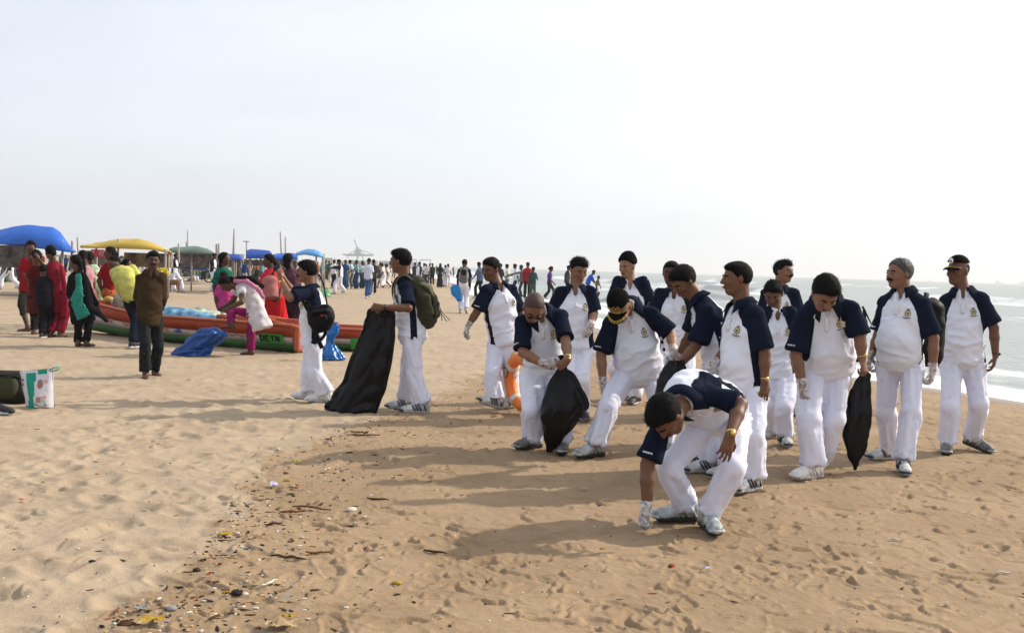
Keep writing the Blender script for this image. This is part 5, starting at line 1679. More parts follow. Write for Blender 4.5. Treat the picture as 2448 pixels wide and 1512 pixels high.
# printed carrier bag and olive kit bag at the left edge
dB = D(90, 975)
def q3(px, py, dz=0): return at(px, py, dB + dz)
c_ = gnd(92, 975)
cb = empty('printed_bag', c_, 'white and green printed carrier bag standing on the sand', 'carrier bag')
M_PB = mat('bag_white_print', (.56, .55, .60), .45, bump=.5, bscale=14, bdist=.012); M_PG = mat('bag_green_print', (.0, .24, .16), .4, bump=.5, bscale=14, bdist=.012)
nx_, ny_ = 20, 18
def bagpt(u, v, side_):
    tl, tr, bl_, br = (76, 888), (128, 880), (82, 970), (130, 978)
    x0 = 48 * (1 - v) + 62 * v; x1 = 128 * (1 - v) + 130 * v; y0 = 887 * (1 - v) + 972 * v; y1 = 880 * (1 - v) + 978 * v
    p = at(x0 + (x1 - x0) * u, y0 + (y1 - y0) * u, dB + .02)
    bulge = .085 * (math.sin(math.pi * u) ** .5) * (.35 + .65 * math.sin(math.pi * min(1, v * .62 + .08)))
    w_ = vnoise(np.array([u * 4]), np.array([v * 4]), np.array([side_ * 3.0]), 5)[0] * .014
    return p + Vector((0, -1 if side_ else 1, 0)) * (bulge + w_)
m = MB()
for sd_ in (1, 0):
    vs = [bagpt(i / nx_, j / ny_, sd_) - c_ for j in range(ny_ + 1) for i in range(nx_ + 1)]
    fs, ms = [], []
    for j in range(ny_):
        for i in range(nx_):
            a = j * (nx_ + 1) + i
            fs.append((a, a + 1, a + nx_ + 2, a + nx_ + 1)); u = (i + .5) / nx_; v = (j + .5) / ny_
            ms.append(1 if (.27 - .06 * v < u < .56 - .13 * v and v > .05) or (u > .60 and v < .12 and u < .86) or v > .97 else 0)
    n0_ = len(m.v); m.v += [tuple(x) for x in vs]; m.f += [tuple(i + n0_ for i in q) for q in fs]; m.m += ms
bb = m.build('bag_shell', [M_PB, M_PG], cb)
m = MB(); m.tube([q3(118, 884) - c_, q3(130, 878) - c_, q3(141, 877) - c_, q3(139, 883, -.03) - c_, q3(128, 886, -.05) - c_, q3(120, 887, -.05) - c_], .014, 8, flat=.4, side=Y_)
m.build('handle', M_PG, cb)
def flatmark(name, poly, mt, dd=-.135, parent=cb):
    """a small printed patch hugging the front of the bag"""
    vs = []
    for (px, py) in poly:
        v = min(max((py - 884) / 90, .02), .98); u = min(max((px - (48 + 14 * v)) / (80 - 12 * v), .02), .98)
        vs.append(bagpt(u, v, 1) + Vector((0, -.006, 0)) - c_)
    m = MB().add(vs, [tuple(range(len(vs)))]); return m.build(name, mt, parent, sm=False)
def oval(cx, cy, rx, ry, n=12): return [(cx + rx * math.cos(a), cy + ry * math.sin(a)) for a in np.linspace(0, 2 * math.pi, n + 1)[:-1]]
flatmark('print_head', oval(104, 917, 6, 9), mat('print_brown', (.30, .10, .07), .6)); flatmark('print_hair', oval(103, 910, 5, 4.5), mat('print_grey', (.16, .15, .18), .6))
flatmark('print_patch', oval(115, 911, 5, 4), mat('print_pink', (.55, .32, .28), .6))
flatmark('print_square', [(97, 945), (108, 945), (107, 957), (97, 957)], mat('print_tan', (.33, .2, .15), .6)); flatmark('print_label', [(110, 943), (119, 943), (119, 948), (110, 948)], mat('print_red', (.6, .18, .2), .6))
flatmark('print_label', [(111, 950), (118, 950), (118, 956), (111, 956)], mat('print_sage', (.35, .42, .3), .6))
for y_, x0, x1 in ((960.5, 92, 118), (963.5, 95, 120), (966.5, 102, 118), (971, 96, 122)):
    flatmark('print_line', [(x0, y_ - .7), (x1, y_ - .7), (x1, y_ + .7), (x0, y_ + .7)], mat('print_dark', (.03, .03, .03), .6))
flatmark('print_stripe', [(53, 903), (63, 903), (63, 907), (53, 907)], mat('print_maroon', (.25, .03, .04), .6)); flatmark('print_stripe', [(53, 914), (63, 914), (62, 919), (54, 919)], mat('print_teal', (.02, .12, .1), .6))
k0 = gnd(20, 968)
kb = empty('kit_bag', k0, 'olive and black kit bag lying beside the printed carrier bag', 'kit bag')
dK = D(20, 968) + .05
M_KH = mat('dark_olive_canvas', (.009, .010, .005), .85, bump=.5, bscale=16, var=.4, vscale=5, bdist=.015)
soft('bag_body', [seg(at(-60, 930, dK + .1), at(48, 930, dK + .1), (.20, .16), (.19, .15), Z, k=.05)], .012, M_KH, kb, .014, 11, k0)
soft('side_pocket', [seg(at(8, 925, dK - .03), at(30, 928, dK - .03), (.12, .06), (.11, .06), Z, k=.03)], .012, mat('olive_light', (.035, .037, .016), .85, bump=.4, bscale=20), kb, .006, 14, k0)
soft('side_pocket', [seg(at(-30, 925, dK - .04), at(-2, 925, dK - .04), (.12, .06), (.11, .06), Z, k=.03)], .012, mat('olive_light', (0, 0, 0)), kb, .006, 14, k0)
strap([at(-20, 897, dK), at(20, 896, dK - .06), at(50, 902, dK)], .02, .006, 'strap', M_BAG, kb, k0, side=Y_)
s0 = gnd(0, 990)
U4, S4, L4, A4 = shoe_meshes('dark')
sh_ = link('shoe', U4, loc=(s0.x - .05, s0.y, .0), rot=(0, 0, R(-100))); tag(sh_, 'dark shoe at the left edge in front of the kit bag', 'shoe'); link('sole', S4, sh_)
# far-off bottle-green carrier by the rucksack man
# ------------------------------------------------------------------ townspeople round the boats on the left
def mid(label, cat='woman', **k):
    o = dict(k); o['label'] = label; o['cat'] = cat; o['lod'] = 1; o.setdefault('H', .95)
    return person(o)
def C_(c, n='cloth'): return cloth(tuple(x * .82 for x in c), n)
BR = (.045, .028, .014)
mid('man in brown shirt and grey trousers, barefoot, hands behind his back', 'man', H=.935, yaw=28, skin=2, hair='thick', moustache=True, face=1, bare=1, sleeve=1.9, collar=True,
    cmat=C_(BR), tmat=C_((.016, .019, .022)), baggy=.82, hem=-.26, wr=1.2, girth=.84, hemw=.84,
    footR=(348, 903, 20, 0, 0), footL=(370, 897, 40, 0, 0), pel=(358, 755, 0), neck=(361, 652, 0), head=(366, 622, 24, 6, 0),
    shR=(336, 666, 0), shL=(385, 664, 0), elR=(328, 708, 1), wrR=(346, 742, 1), hdR=(354, 752, 0), elL=(391, 712, 1), wrL=(382, 742, 1), hdL=(374, 750, 0))
mid('man in lemon yellow shirt and dark jeans bending over the boat', 'man', H=.98, yaw=150, skin=2, hair='short', headsgn=1, bend=.07, collar=False,
    cmat=C_((.55, .54, .15)), tmat=C_((.008, .011, .022)), baggy=.8, shoe='dark', sleeve=1.3, hem=-.05,
    footL=(318, 832, 150, 0, 0), footR=(326, 828, 165, 0, 0), pel=(312, 705, 0), neck=(286, 642, 1), head=(273, 628, 160, 50, 0),
    shL=(272, 652, 0), shR=(330, 640, 0), elL=(284, 690, 0), wrL=(300, 722, 0), hdL=(304, 738, 0), elR=(345, 680, 1), wrR=(345, 715, 1), hdR=(343, 728, 0))
mid('woman in crimson tunic and trousers with black hair in a bun, back turned', H=.985, yaw=160, skin=2, hair='bun', fem=True, bare=1, low='slim', cmat=C_((.21, .014, .032)), tmat=C_((.20, .012, .028)),
    skirt=True, skirt_name='tunic_skirt', smat=C_((.21, .014, .032)), skirt_end=.56, flare=1.0, sleeve=.55, collar=False, vneck=False, hem=-.12, girth=1.0, baggy=1.15,
    footL=(120, 806, 170, 0, 0), footR=(144, 806, 165, 0, 0), pel=(133, 698, 0), neck=(128, 628, 0), head=(120, 602, -125, 8, 0),
    shL=(109, 640, 0), shR=(146, 640, 0), elL=(104, 672, 0), wrL=(110, 692, 1), hdL=(116, 690, 0), elR=(153, 676, 0), wrR=(154, 706, 0), hdR=(154, 718, 0),
    scarf=[[(gnd(133, 806) * 0 + at(146, 636, depth_of(gnd(133, 806)) - .16), .03, .05), (at(155, 690, depth_of(gnd(133, 806)) - .1), .05, .03), (at(154, 735, depth_of(gnd(133, 806)) - .05), .07, .03), (at(152, 758, depth_of(gnd(133, 806))), .06, .025)]], scarfmat=C_((.22, .012, .03)))
mid('woman in black dress with a teal panel trailing a black shawl over the boat', H=.94, yaw=-160, skin=2, hair='braid', fem=True, bare=1, low='slim', cmat=C_((.008, .008, .010)), tmat=C_((.006, .006, .008)),
    skirt=True, skirt_name='tunic_skirt', smat=C_((.008, .008, .010)), skirt_end=.52, flare=1.1, sleeve=1.8, collar=False, vneck=False,
    footL=(186, 828, 170, 0, 0), footR=(207, 828, 150, 0, 0), pel=(190, 718, 0), neck=(184, 652, 0), head=(180, 626, -110, 8, 0),
    shL=(172, 664, 0), shR=(203, 664, 0), elL=(166, 700, 0), wrL=(178, 730, -1), hdL=(184, 738, 0), elR=(216, 704, 0), wrR=(238, 740, 0), hdR=(248, 756, 0),
    scarf=[[(at(200, 655, 16.2), .05, .04), (at(206, 700, 16.15), .07, .04), (at(216, 735, 16.1), .07, .035), (at(240, 752, 16.05), .05, .03), (at(256, 768, 16.0), .03, .025)]], scarfmat=C_((.007, .007, .009)))
KT = empty('stole', at(186, 700, 15.95), 'teal patterned stole draped down the back of the woman in black', 'stole')
soft('cloth_fall', [seg(at(187, 655, 16.1), at(190, 700, 16.0), (.05, .02), (.06, .02), X_, k=.03), seg(at(190, 700, 16.0), at(178, 722, 15.98), (.09, .02), (.09, .02), X_, k=.03),
     seg(at(182, 722, 15.98), at(200, 757, 15.95), (.09, .02), (.12, .02), X_, k=.03)], .014, mat('teal_print', (.010, .16, .12), .8, var=.35, vscale=30), KT, .010, 20, KT.location)
mid('tall man in red t-shirt and long shorts with a hand raised to his mouth', 'man', H=1.06, yaw=20, skin=2, hair='thick', cmat=C_((.28, .010, .018)), tmat=C_((.018, .020, .016)), low='three_quarter', bare=2, collar=False,
    footR=(66, 792, -60, 0, 0), footL=(92, 786, 0, 0, 0), pel=(72, 690, 0), neck=(72, 606, 0), head=(74, 580, 20, 5, 0),
    shR=(58, 618, 0), shL=(88, 616, 0), elR=(54, 648, 0), wrR=(70, 668, -1), hdR=(76, 672, 0), elL=(98, 620, -1), wrL=(84, 600, -1), hdL=(78, 594, 0))
mid('young woman in dark red embroidered tunic with brown hair, hand at her ear', H=.92, yaw=-150, skin=2, hair='bun', fem=True, bare=1, low='slim', cmat=C_((.085, .008, .008)), tmat=C_((.008, .006, .008)),
    skirt=True, skirt_name='tunic_skirt', smat=mat('maroon_embroidery', (.07, .008, .008), .85, var=.5, vscale=22), skirt_end=.54, flare=1.15, sleeve=.7, collar=False, vneck=False,
    footL=(80, 800, 180, 0, 0), footR=(98, 798, 170, 0, 0), pel=(86, 702, 0), neck=(86, 634, 0), head=(86, 610, -120, 8, 0),
    shL=(74, 644, 0), shR=(98, 644, 0), elL=(70, 672, 0), wrL=(74, 696, 0), hdL=(76, 706, 0), elR=(104, 636, -1), wrR=(92, 618, -1), hdR=(88, 612, 0))
mid('child in black standing between the dark red and crimson tunics', 'child', H=.78, yaw=180, skin=2, hair='thick', cmat=C_((.010, .011, .018)), tmat=C_((.008, .008, .012)), shoe='dark', collar=False, baggy=.8,
    footL=(100, 808, 180, 0, 0), footR=(112, 806, 180, 0, 0), pel=(106, 722, 0), neck=(104, 664, 0), head=(104, 645, 170, 5, 0),
    shL=(96, 672, 0), shR=(114, 672, 0), elL=(94, 696, 0), wrL=(96, 716, 0), hdL=(97, 724, 0), elR=(118, 696, 0), wrR=(118, 716, 0), hdR=(117, 724, 0))
mid('woman with a pale pink scarf behind the woman in black', H=.97, yaw=180, skin=2, hair='braid', fem=True, low='skirt', skirt_end=.08, smat=C_((.30, .12, .13)), cmat=C_((.52, .26, .28)), sleeve=.7, collar=False, vneck=False, bare=1,
    footL=(203, 788, 180, 0, 0), footR=(216, 788, 180, 0, 0), pel=(208, 700, 0), neck=(202, 632, 0), head=(197, 608, -150, 5, 0),
    shL=(192, 645, 0), shR=(216, 645, 0), elL=(190, 676, 0), wrL=(194, 704, 0), hdL=(195, 714, 0), elR=(224, 676, 0), wrR=(222, 702, 0), hdR=(221, 712, 0))
mid('dark haired woman in red blouse and rust orange sari standing beyond the boat', H=1.08, yaw=120, skin=2, hair='bun', fem=True, low='skirt', skirt_end=.05, flare=1.15, smat=mat('rust_sari', (.28, .075, .018), .8, var=.25, vscale=10, bump=.4, bscale=12), cmat=C_((.24, .008, .015)), sleeve=.7, collar=False, vneck=False, bare=1,
    footL=(250, 784, 120, 0, 0), footR=(268, 784, 120, 0, 0), pel=(260, 700, 0), neck=(264, 628, 0), head=(262, 602, -60, 4, 0),
    shL=(246, 642, 0), shR=(278, 642, 0), elL=(236, 672, 0), wrL=(246, 700, 0), hdL=(250, 710, 0), elR=(286, 676, 0), wrR=(282, 704, 0), hdR=(280, 714, 0))
mid('woman in red skirt seated on the far gunwale behind the yellow shirt', H=.9, yaw=60, skin=2, hair='bun', fem=True, low='skirt', skirt_end=.2, flare=1.2, smat=C_((.45, .02, .02)), cmat=C_((.30, .02, .03)), sleeve=.7, collar=False, vneck=False, bare=1,
    footL=(288, 782, 60, 0, 0), footR=(298, 782, 60, 0, 0), pel=(292, 708, 0), neck=(300, 640, 0), head=(308, 612, 100, 5, 0),
    shL=(290, 652, 0), shR=(312, 652, 0), elL=(288, 680, 0), wrL=(296, 700, 0), hdL=(300, 708, 0), elR=(318, 680, 0), wrR=(318, 704, 0), hdR=(318, 712, 0))
mid('woman in pale green floral dress behind the pink scarf', H=.95, yaw=-170, skin=2, hair='bun', fem=True, low='skirt', skirt_end=.1, smat=C_((.28, .36, .22)), cmat=mat('mint_print', (.36, .50, .34), .8, var=.4, vscale=30), sleeve=.6, collar=False, vneck=False, bare=1,
    footL=(216, 778, 180, 0, 0), footR=(228, 778, 180, 0, 0), pel=(224, 690, 0), neck=(220, 634, 0), head=(215, 616, -150, 5, 0),
    shL=(210, 644, 0), shR=(232, 644, 0), elL=(208, 668, 0), wrL=(210, 690, 0), hdL=(211, 698, 0), elR=(240, 668, 0), wrR=(240, 692, 0), hdR=(240, 700, 0))
# right of the brown shirt
mid('person with long black hair and bottle green shirt seen from behind the boat', H=.97, yaw=120, skin=2, hair='long', fem=True, cmat=C_((.010, .13, .085)), tmat=C_((.02, .012, .016)), low='slim', sleeve=.8, collar=False, bare=1,
    footL=(524, 806, 120, 0, 0), footR=(536, 804, 120, 0, 0), pel=(528, 705, 0), neck=(534, 642, 0), head=(537, 618, 95, 0, 0),
    shL=(520, 652, 0), shR=(550, 652, 0), elL=(512, 684, 0), wrL=(516, 712, 0), hdL=(518, 722, 0), elR=(556, 684, 0), wrR=(556, 708, 0), hdR=(556, 718, 0))
mid('child in bright pink tunic standing behind the stooping white tunic', 'child', H=.86, yaw=170, skin=2, hair='bun', fem=True, cmat=C_((.50, .05, .24)), tmat=C_((.30, .03, .14)), low='slim', skirt=True, skirt_name='tunic_skirt', smat=C_((.50, .05, .24)), skirt_end=.6, sleeve=.8, collar=False, vneck=False, bare=1,
    footL=(528, 812, 180, 0, 0), footR=(552, 812, 180, 0, 0), pel=(538, 728, 0), neck=(534, 680, 0), head=(536, 662, 170, 5, 0),
    shL=(520, 690, 0), shR=(550, 688, 0), elL=(516, 712, 0), wrL=(520, 735, 0), hdL=(522, 742, 0), elR=(556, 712, 0), wrR=(556, 734, 0), hdR=(556, 742, 0))
mid('woman in white tunic and magenta leggings stooping with one foot on the boat', H=.97, yaw=-96, skin=2, hair='bun', fem=True, cmat=C_((.66, .62, .66)), tmat=C_((.26, .014, .12)), low='slim', baggy=.95, bend=.10, bare=1,
    skirt=False, sleeve=.42, collar=False, vneck=False, hem=-.16, girth=1.1,
    footL=(600, 848, -80, 0, 0), footR=(553, 803, -95, .42, 0), fdR=15.6, pel=(612, 746, 0), neck=(570, 686, 0), head=(540, 678, -80, 55, 0),
    knR=(552, 742), knL=(600, 795), headsgn=0,
    shL=(575, 692, -1), shR=(566, 686, 1), elL=(578, 722, -1), wrL=(546, 736, 0), hdL=(536, 742, 0), elR=(560, 716, 1), wrR=(540, 730, 0), hdR=(532, 736, 0))
TU = empty('tunic_tail', at(622, 770, 15.55), 'white tunic tail hanging from the stooping woman above the gunwale', 'tunic tail')
soft('cloth_fall', [seg(at(598, 700, 15.66), at(627, 786, 15.6), (.12, .11), (.17, .10), X_, cutB=0, k=.03)], .013, C_((.66, .62, .66)), TU, .022, 11, TU.location)
SS = empty('sash', at(590, 700, 15.5), 'pink and black scarf lying across the stooping woman in white', 'scarf')
soft('pink_fold', [seg(at(562, 672, 15.55), at(590, 672, 15.45), (.03, .03), (.035, .03), X_, k=.03), seg(at(590, 672, 15.45), at(617, 692, 15.45), (.035, .03), (.03, .03), X_, k=.03), seg(at(617, 692, 15.45), at(630, 712, 15.5), (.04, .03), (.03, .02), X_, k=.03)], .013, C_((.55, .20, .33)), SS, .006, 20, SS.location)
soft('black_fold', [seg(at(568, 664, 15.65), at(600, 666, 15.6), .035, .045, k=.03), seg(at(600, 666, 15.6), at(628, 684, 15.6), .045, .03, k=.03)], .013, C_((.010, .010, .014)), SS, .006, 20, SS.location)
mid('woman in long scarlet dress with black braid standing beyond the boat', H=.98, yaw=-150, skin=2, hair='braid', fem=True, low='skirt', skirt_end=.04, flare=1.25, pleats=12, smat=C_((.50, .016, .022)), cmat=C_((.60, .03, .05)), sleeve=.75, collar=False, vneck=False, bare=1,
    footL=(650, 820, 180, 0, 0), footR=(680, 820, 180, 0, 0), pel=(657, 712, 0), neck=(648, 646, 0), head=(642, 623, -70, 10, 0),
    shL=(630, 658, 0), shR=(664, 656, 0), elL=(622, 690, 0), wrL=(612, 712, 0), hdL=(604, 714, 0), elR=(672, 686, 0), wrR=(668, 712, -1), hdR=(662, 716, 0))
VS = empty('vest', at(645, 690, 16.5), 'faded rose vest over the scarlet dress', 'vest')
soft('vest_cloth', [seg(at(645, 672, 16.55), at(648, 712, 16.5), (.13, .10), (.125, .10), X_, cutB=0, k=.02)], .014, mat('rose_cloth', (.30, .11, .10), .85, var=.2, vscale=12), VS, .005, 16, VS.location)
mid('woman in dark plum checked top half hidden by the photographer', H=.97, yaw=180, skin=2, hair='long', fem=True, low='skirt', skirt_end=.06, smat=C_((.03, .012, .02)), cmat=mat('plum_check', (.06, .02, .035), .8, var=.5, vscale=26), sleeve=1.7, collar=False, vneck=False, bare=1,
    footL=(688, 808, 180, 0, 0), footR=(704, 808, 180, 0, 0), pel=(700, 706, 0), neck=(694, 642, 0), head=(690, 620, 160, 0, 0),
    shL=(680, 652, 0), shR=(708, 652, 0), elL=(676, 682, 0), wrL=(680, 708, 0), hdL=(681, 716, 0), elR=(714, 682, 0), wrR=(714, 706, 0), hdR=(713, 716, 0))
sack('yellow_bundle', 'bright yellow plastic bundle held behind the brown shirted man', 'bundle', [(378, 640, 396, 640), (374, 646, 402, 645), (373, 654, 406, 652), (375, 661, 403, 661), (380, 667, 394, 667)], 13.4, M_YELBAG, thick=.6, seed=4, fold=.012, flatn=1.0)
sack('green_bag', 'pale green plastic bag lying on the sand behind the photographer', 'plastic bag', [(772, 688, 782, 687), (764, 694, 788, 693), (760, 702, 792, 701), (762, 709, 790, 709)], 31.0, mat('mint_plastic', (.30, .62, .36), .4, bump=.5, bscale=8, bdist=.03, trans=.3), thick=.6, seed=5, fold=.03, flatn=1.0)

# ------------------------------------------------------------------ fishing boats
M_HULLO = mat('hull_orange', (.33, .050, .016), .45, var=.12, vscale=3, bump=.1, bscale=30)
M_HULLG = mat('hull_green', (.020, .085, .012), .5, var=.25, vscale=4)
M_HULLW = mat('hull_white', (.42, .36, .33), .6, var=.15, vscale=9)
M_WOODO = mat('plank_orange', (.30, .07, .03), .7, var=.2, vscale=8)
def boat(p0, p1, label, H_=.50, beam=1.15, txt=None, bowup=.28):
    """p0 bow, p1 stern (near-side bottom edge on the sand)"""
    p0, p1 = Vector(p0), Vector(p1); ax = (p1 - p0); L = ax.length; ax.normalize(); ay = Z.cross(ax)
    if ay.y < 0: ay = -ay
    root = empty('fishing_boat', p1, label, 'boat')
    def P_(t, side, z):     # t 0 bow .. 1 stern, side -1 near .. 1 far, z height above keel fraction
        w = beam * .5 * (min(1, (t / .42)) ** .6 * .97 + .03)
        flare = .80 + .20 * z
        up = bowup * max(0, 1 - t / .45) ** 2
        return p0 + ax * (L * t) + ay * (beam * .5 + side * w * flare) + Z * (.03 + up + H_ * z * (1 + .25 * max(0, 1 - t / .4))) - p1
    n = 26; T = np.linspace(0.0, 1, n)
    def strip(name, z0, z1, mt, side, out=0.0, th=.03):
        m = MB(); v = []
        for t in T:
            for z in (z0, z1):
                v.append(P_(t, side * (1 + out), z))
        m.add(v, [(2 * i, 2 * i + 1, 2 * i + 3, 2 * i + 2) if side > 0 else (2 * i, 2 * i + 2, 2 * i + 3, 2 * i + 1) for i in range(n - 1)])
        o = m.build(name, mt, root); md = o.modifiers.new('thick', 'SOLIDIFY'); md.thickness = th; md.offset = -1
        return o
    for sd_ in (-1, 1):
        strip('bottom_strake', -.04, .26, M_HULLG, sd_); strip('side_band', .262, .52, M_HULLW, sd_, -.004); strip('top_strake', .522, .97, M_HULLO, sd_, .006)
        m = MB(); m.tube([P_(t, sd_ * 1.0, .985) for t in T], .028, 8, flat=.8); m.build('gunwale', mat('gunwale_paint', (.42, .11, .05), .5, var=.1, vscale=4), root)
    m = MB(); v = [P_(t, s_, .02) for t in T for s_ in (-.95, .95)]; m.add(v, [(2 * i, 2 * i + 1, 2 * i + 3, 2 * i + 2) for i in range(n - 1)]); o = m.build('bottom_board', M_HULLG, root); md = o.modifiers.new('t', 'SOLIDIFY'); md.thickness = .03
    m = MB(); m.add([P_(1, -1.02, -.02), P_(1, 1.02, -.02), P_(1, 1.02, 1.0), P_(1, -1.02, 1.0)], [(0, 1, 2, 3)]); o = m.build('transom', M_WOODO, root, sm=False); md = o.modifiers.new('t', 'SOLIDIFY'); md.thickness = .06
    for t in (.2, .42, .62, .82):
        m = MB(); c0_, c1_ = P_(t, -.95, .72), P_(t, .95, .72)
        m.box((c0_ + c1_) / 2, ((c1_ - c0_).length, .20, .035), fr=(ay, ax, Z)); m.build('thwart', M_WOODO, root, sm=False)
    m = MB(); m.box(P_(1, -.98, .5) + ax * .05, (.10, .10, H_ * .9), fr=(ax, ay, Z)); o = m.build('stern_post', mat('gunwale_paint', (0, 0, 0)), root, sm=False)
    md = o.modifiers.new('b', 'BEVEL'); md.width = .02; md.segments = 2
    return root, P_, ax
bA, PA, axA = boat(gnd(150, 797), gnd(700, 845), 'orange, white and green fishing boat lying across the sand, near one', H_=.44, bowup=.07)
bB, PB, axB = boat(gnd(596, 828), gnd(868, 842), 'second orange and green fishing boat, its stern behind the photographer', H_=.36, beam=.9, bowup=.05)
def letters(P_, root, z0, z1, t0, dt, word, mt, stroke=.016):
    """painted block capitals on the near side of the hull"""
    G = {'D': [(0, 0, 0, 1), (0, 1, .7, 1), (.7, 1, 1, .6), (1, .6, 1, .4), (1, .4, .7, 0), (.7, 0, 0, 0)], 'E': [(0, 0, 0, 1), (0, 1, 1, 1), (0, .5, .8, .5), (0, 0, 1, 0)],
         'T': [(0, 1, 1, 1), (.5, 0, .5, 1)], 'R': [(0, 0, 0, 1), (0, 1, .9, 1), (.9, 1, .9, .5), (.9, .5, 0, .5), (.4, .5, 1, 0)], 'I': [(.5, 0, .5, 1)],
         'O': [(0, 0, 0, 1), (0, 1, 1, 1), (1, 1, 1, 0), (1, 0, 0, 0)], 'B': [(0, 0, 0, 1), (0, 1, .9, 1), (.9, 1, .9, 0), (.9, 0, 0, 0), (0, .5, .9, .5)]}
    for i, ch in enumerate(word):
        m = MB()
        for (x0, y0, x1, y1) in G[ch]:
            a = P_(t0 + i * dt + x0 * dt * .68, -1.045, z0 + (z1 - z0) * y0); b = P_(t0 + i * dt + x1 * dt * .68, -1.045, z0 + (z1 - z0) * y1)
            m.tube([a, b], stroke, 4)
        m.build('painted_letter', mt, root, sm=False)
def patch(P_, root, name, t0, t1, z0, z1, mt, out=-1.03):
    m = MB(); m.add([P_(t0, out, z0), P_(t1, out, z0), P_(t1, out, z1), P_(t0, out, z1)], [(0, 1, 2, 3)]); o = m.build(name, mt, root, sm=False)
    md = o.modifiers.new('t', 'SOLIDIFY'); md.thickness = .006
M_HG2 = mat('bright_green_paint', (.06, .26, .05), .5)
patch(PA, bA, 'name_panel', .865, .955, .24, .60, M_HG2, -1.03)
letters(PA, bA, .32, .52, .868, .020, 'DETR', mat('letter_dark', (.012, .02, .012), .6), .012)
patch(PA, bA, 'painted_block', .405, .42, .33, .54, mat('paint_blue', (.05, .10, .36), .6)); patch(PA, bA, 'painted_block', .432, .450, .33, .54, mat('paint_yellow', (.50, .30, .02), .6))
patch(PA, bA, 'painted_block', .462, .482, .33, .54, mat('paint_tan', (.42, .22, .10), .6))
m = MB(); m.ball(PA(.525, -1.0, .42), (.085, .010, .035), (axA, Z.cross(axA), Z), 12, 6); m.ball(PA(.530, -1.0, .49), (.045, .010, .03), (axA, Z.cross(axA), Z), 10, 5); m.tube([PA(.512, -1.03, .39), PA(.545, -1.03, .39)], .008, 5)
m.build('painted_fish', mat('paint_blue', (0, 0, 0)), bA)
for (t, ww) in ((.12, .05), (.17, .02), (.25, .05), (.30, .03), (.74, .03), (.77, .05)):
    m = MB(); m.tube([PA(t, -1.02, .50), PA(t + ww * .4, -1.02, .44), PA(t + ww * .5, -1.02, .38)], .010, 5); m.tube([PA(t + ww * .2, -1.02, .46), PA(t + ww, -1.02, .47)], .008, 5); m.build('painted_stroke', mat('paint_rust', (.36, .10, .05), .7), bA)
patch(PB, bB, 'green_panel', .44, .56, .02, .56, M_HG2); patch(PB, bB, 'green_panel', .88, .97, .02, .56, M_HG2)
# nets, rope and gear heaped in the near boat
def heap(name, label, cat, prims, h, mt, amp, frq):
    c = Vector(np.mean([tuple((Vector(p['A'])) ) for p in prims], axis=0)); c.z = min(Vector(p['A']).z for p in prims) - .1
    r_ = empty(name, c, label, cat)
    soft('folds', prims, h, mt, r_, amp, frq, c)
wA = lambda t, s_, z: Vector(PA(t, s_, z)) + bA.location
heap('fishing_net', 'blue fishing net heaped in the near boat beside the brown shirt', 'net', [seg(wA(.38, .1, .75), wA(.55, -.1, .85), (.30, .24), (.26, .12), axB, k=.1), seg(wA(.45, .3, .8), wA(.64, .2, .75), (.3, .16), (.2, .08), axB, k=.1)], .02, mat('blue_net', (.12, .28, .42), .85, bump=.8, bscale=30, var=.45, vscale=7), .035, 9)
heap('fishing_net', 'pale green fishing net piled on top of the blue one', 'net', [seg(wA(.47, .5, 1.0), wA(.60, .4, .95), (.22, .13), (.18, .05), axB, k=.1)], .02, mat('pale_net', (.40, .46, .38), .85, bump=.8, bscale=40, var=.25, vscale=12), .03, 10)
heap('grey_net', 'grey tangled net and sacking in the bow between the two women', 'net', [seg(wA(.16, .3, .95), wA(.27, .2, .85), (.22, .30), (.20, .16), axB, k=.1), seg(wA(.22, .2, 1.1), wA(.23, .2, 1.35), (.16, .14), (.08, .08), axB, k=.1)], .02, mat('grey_net', (.20, .19, .16), .85, bump=.8, bscale=30, var=.45, vscale=9), .03, 9)
for i, (s_, z_) in enumerate(((-.1, 1.06), (.15, 1.10), (.35, 1.02))):
    m = MB(); a = wA(.12, s_, z_); m.tube([Vector(), wA(.34, s_ - .05, z_ + .03) - a], .03, 8); o = m.build('pole', mat('bamboo_grey', (.33, .28, .24), .7, var=.2, vscale=10), loc=a)
    tag(o, ('weathered bamboo pole in the near boat, the one closest to the viewer', 'weathered bamboo pole in the near boat, between the other two', 'weathered bamboo pole in the near boat, farthest from the viewer')[i], 'pole', 'bamboo poles lying in the near boat')
m = MB(); c_ = wA(.10, 0, 1.12); m.ball(Vector(), (.11, .09, .08)); tag(m.build('float', mat('ochre_float', (.38, .24, .05), .6, var=.2, vscale=20), loc=c_), 'ochre net float lying in the bow of the near boat', 'float')
m = MB(); c_ = wA(.645, -.2, .98); m.tube([Vector((-.1, 0, 0)), Vector((.12, 0, .01))], .07, 10); tag(m.build('float', mat('rust_float', (.20, .05, .02), .6), loc=c_), 'rust coloured cylinder float at the end of the blue net', 'float')
m = MB(); c_ = wA(.86, -1.0, .98); m.box((0, 0, 0), (.26, .12, .14)); o = m.build('handbag', M_BAG, loc=c_ + Vector((0, .03, .02))); md = o.modifiers.new('b', 'BEVEL'); md.width = .03; md.segments = 2; tag(o, 'small black bag on the gunwale under the white tunic', 'handbag')
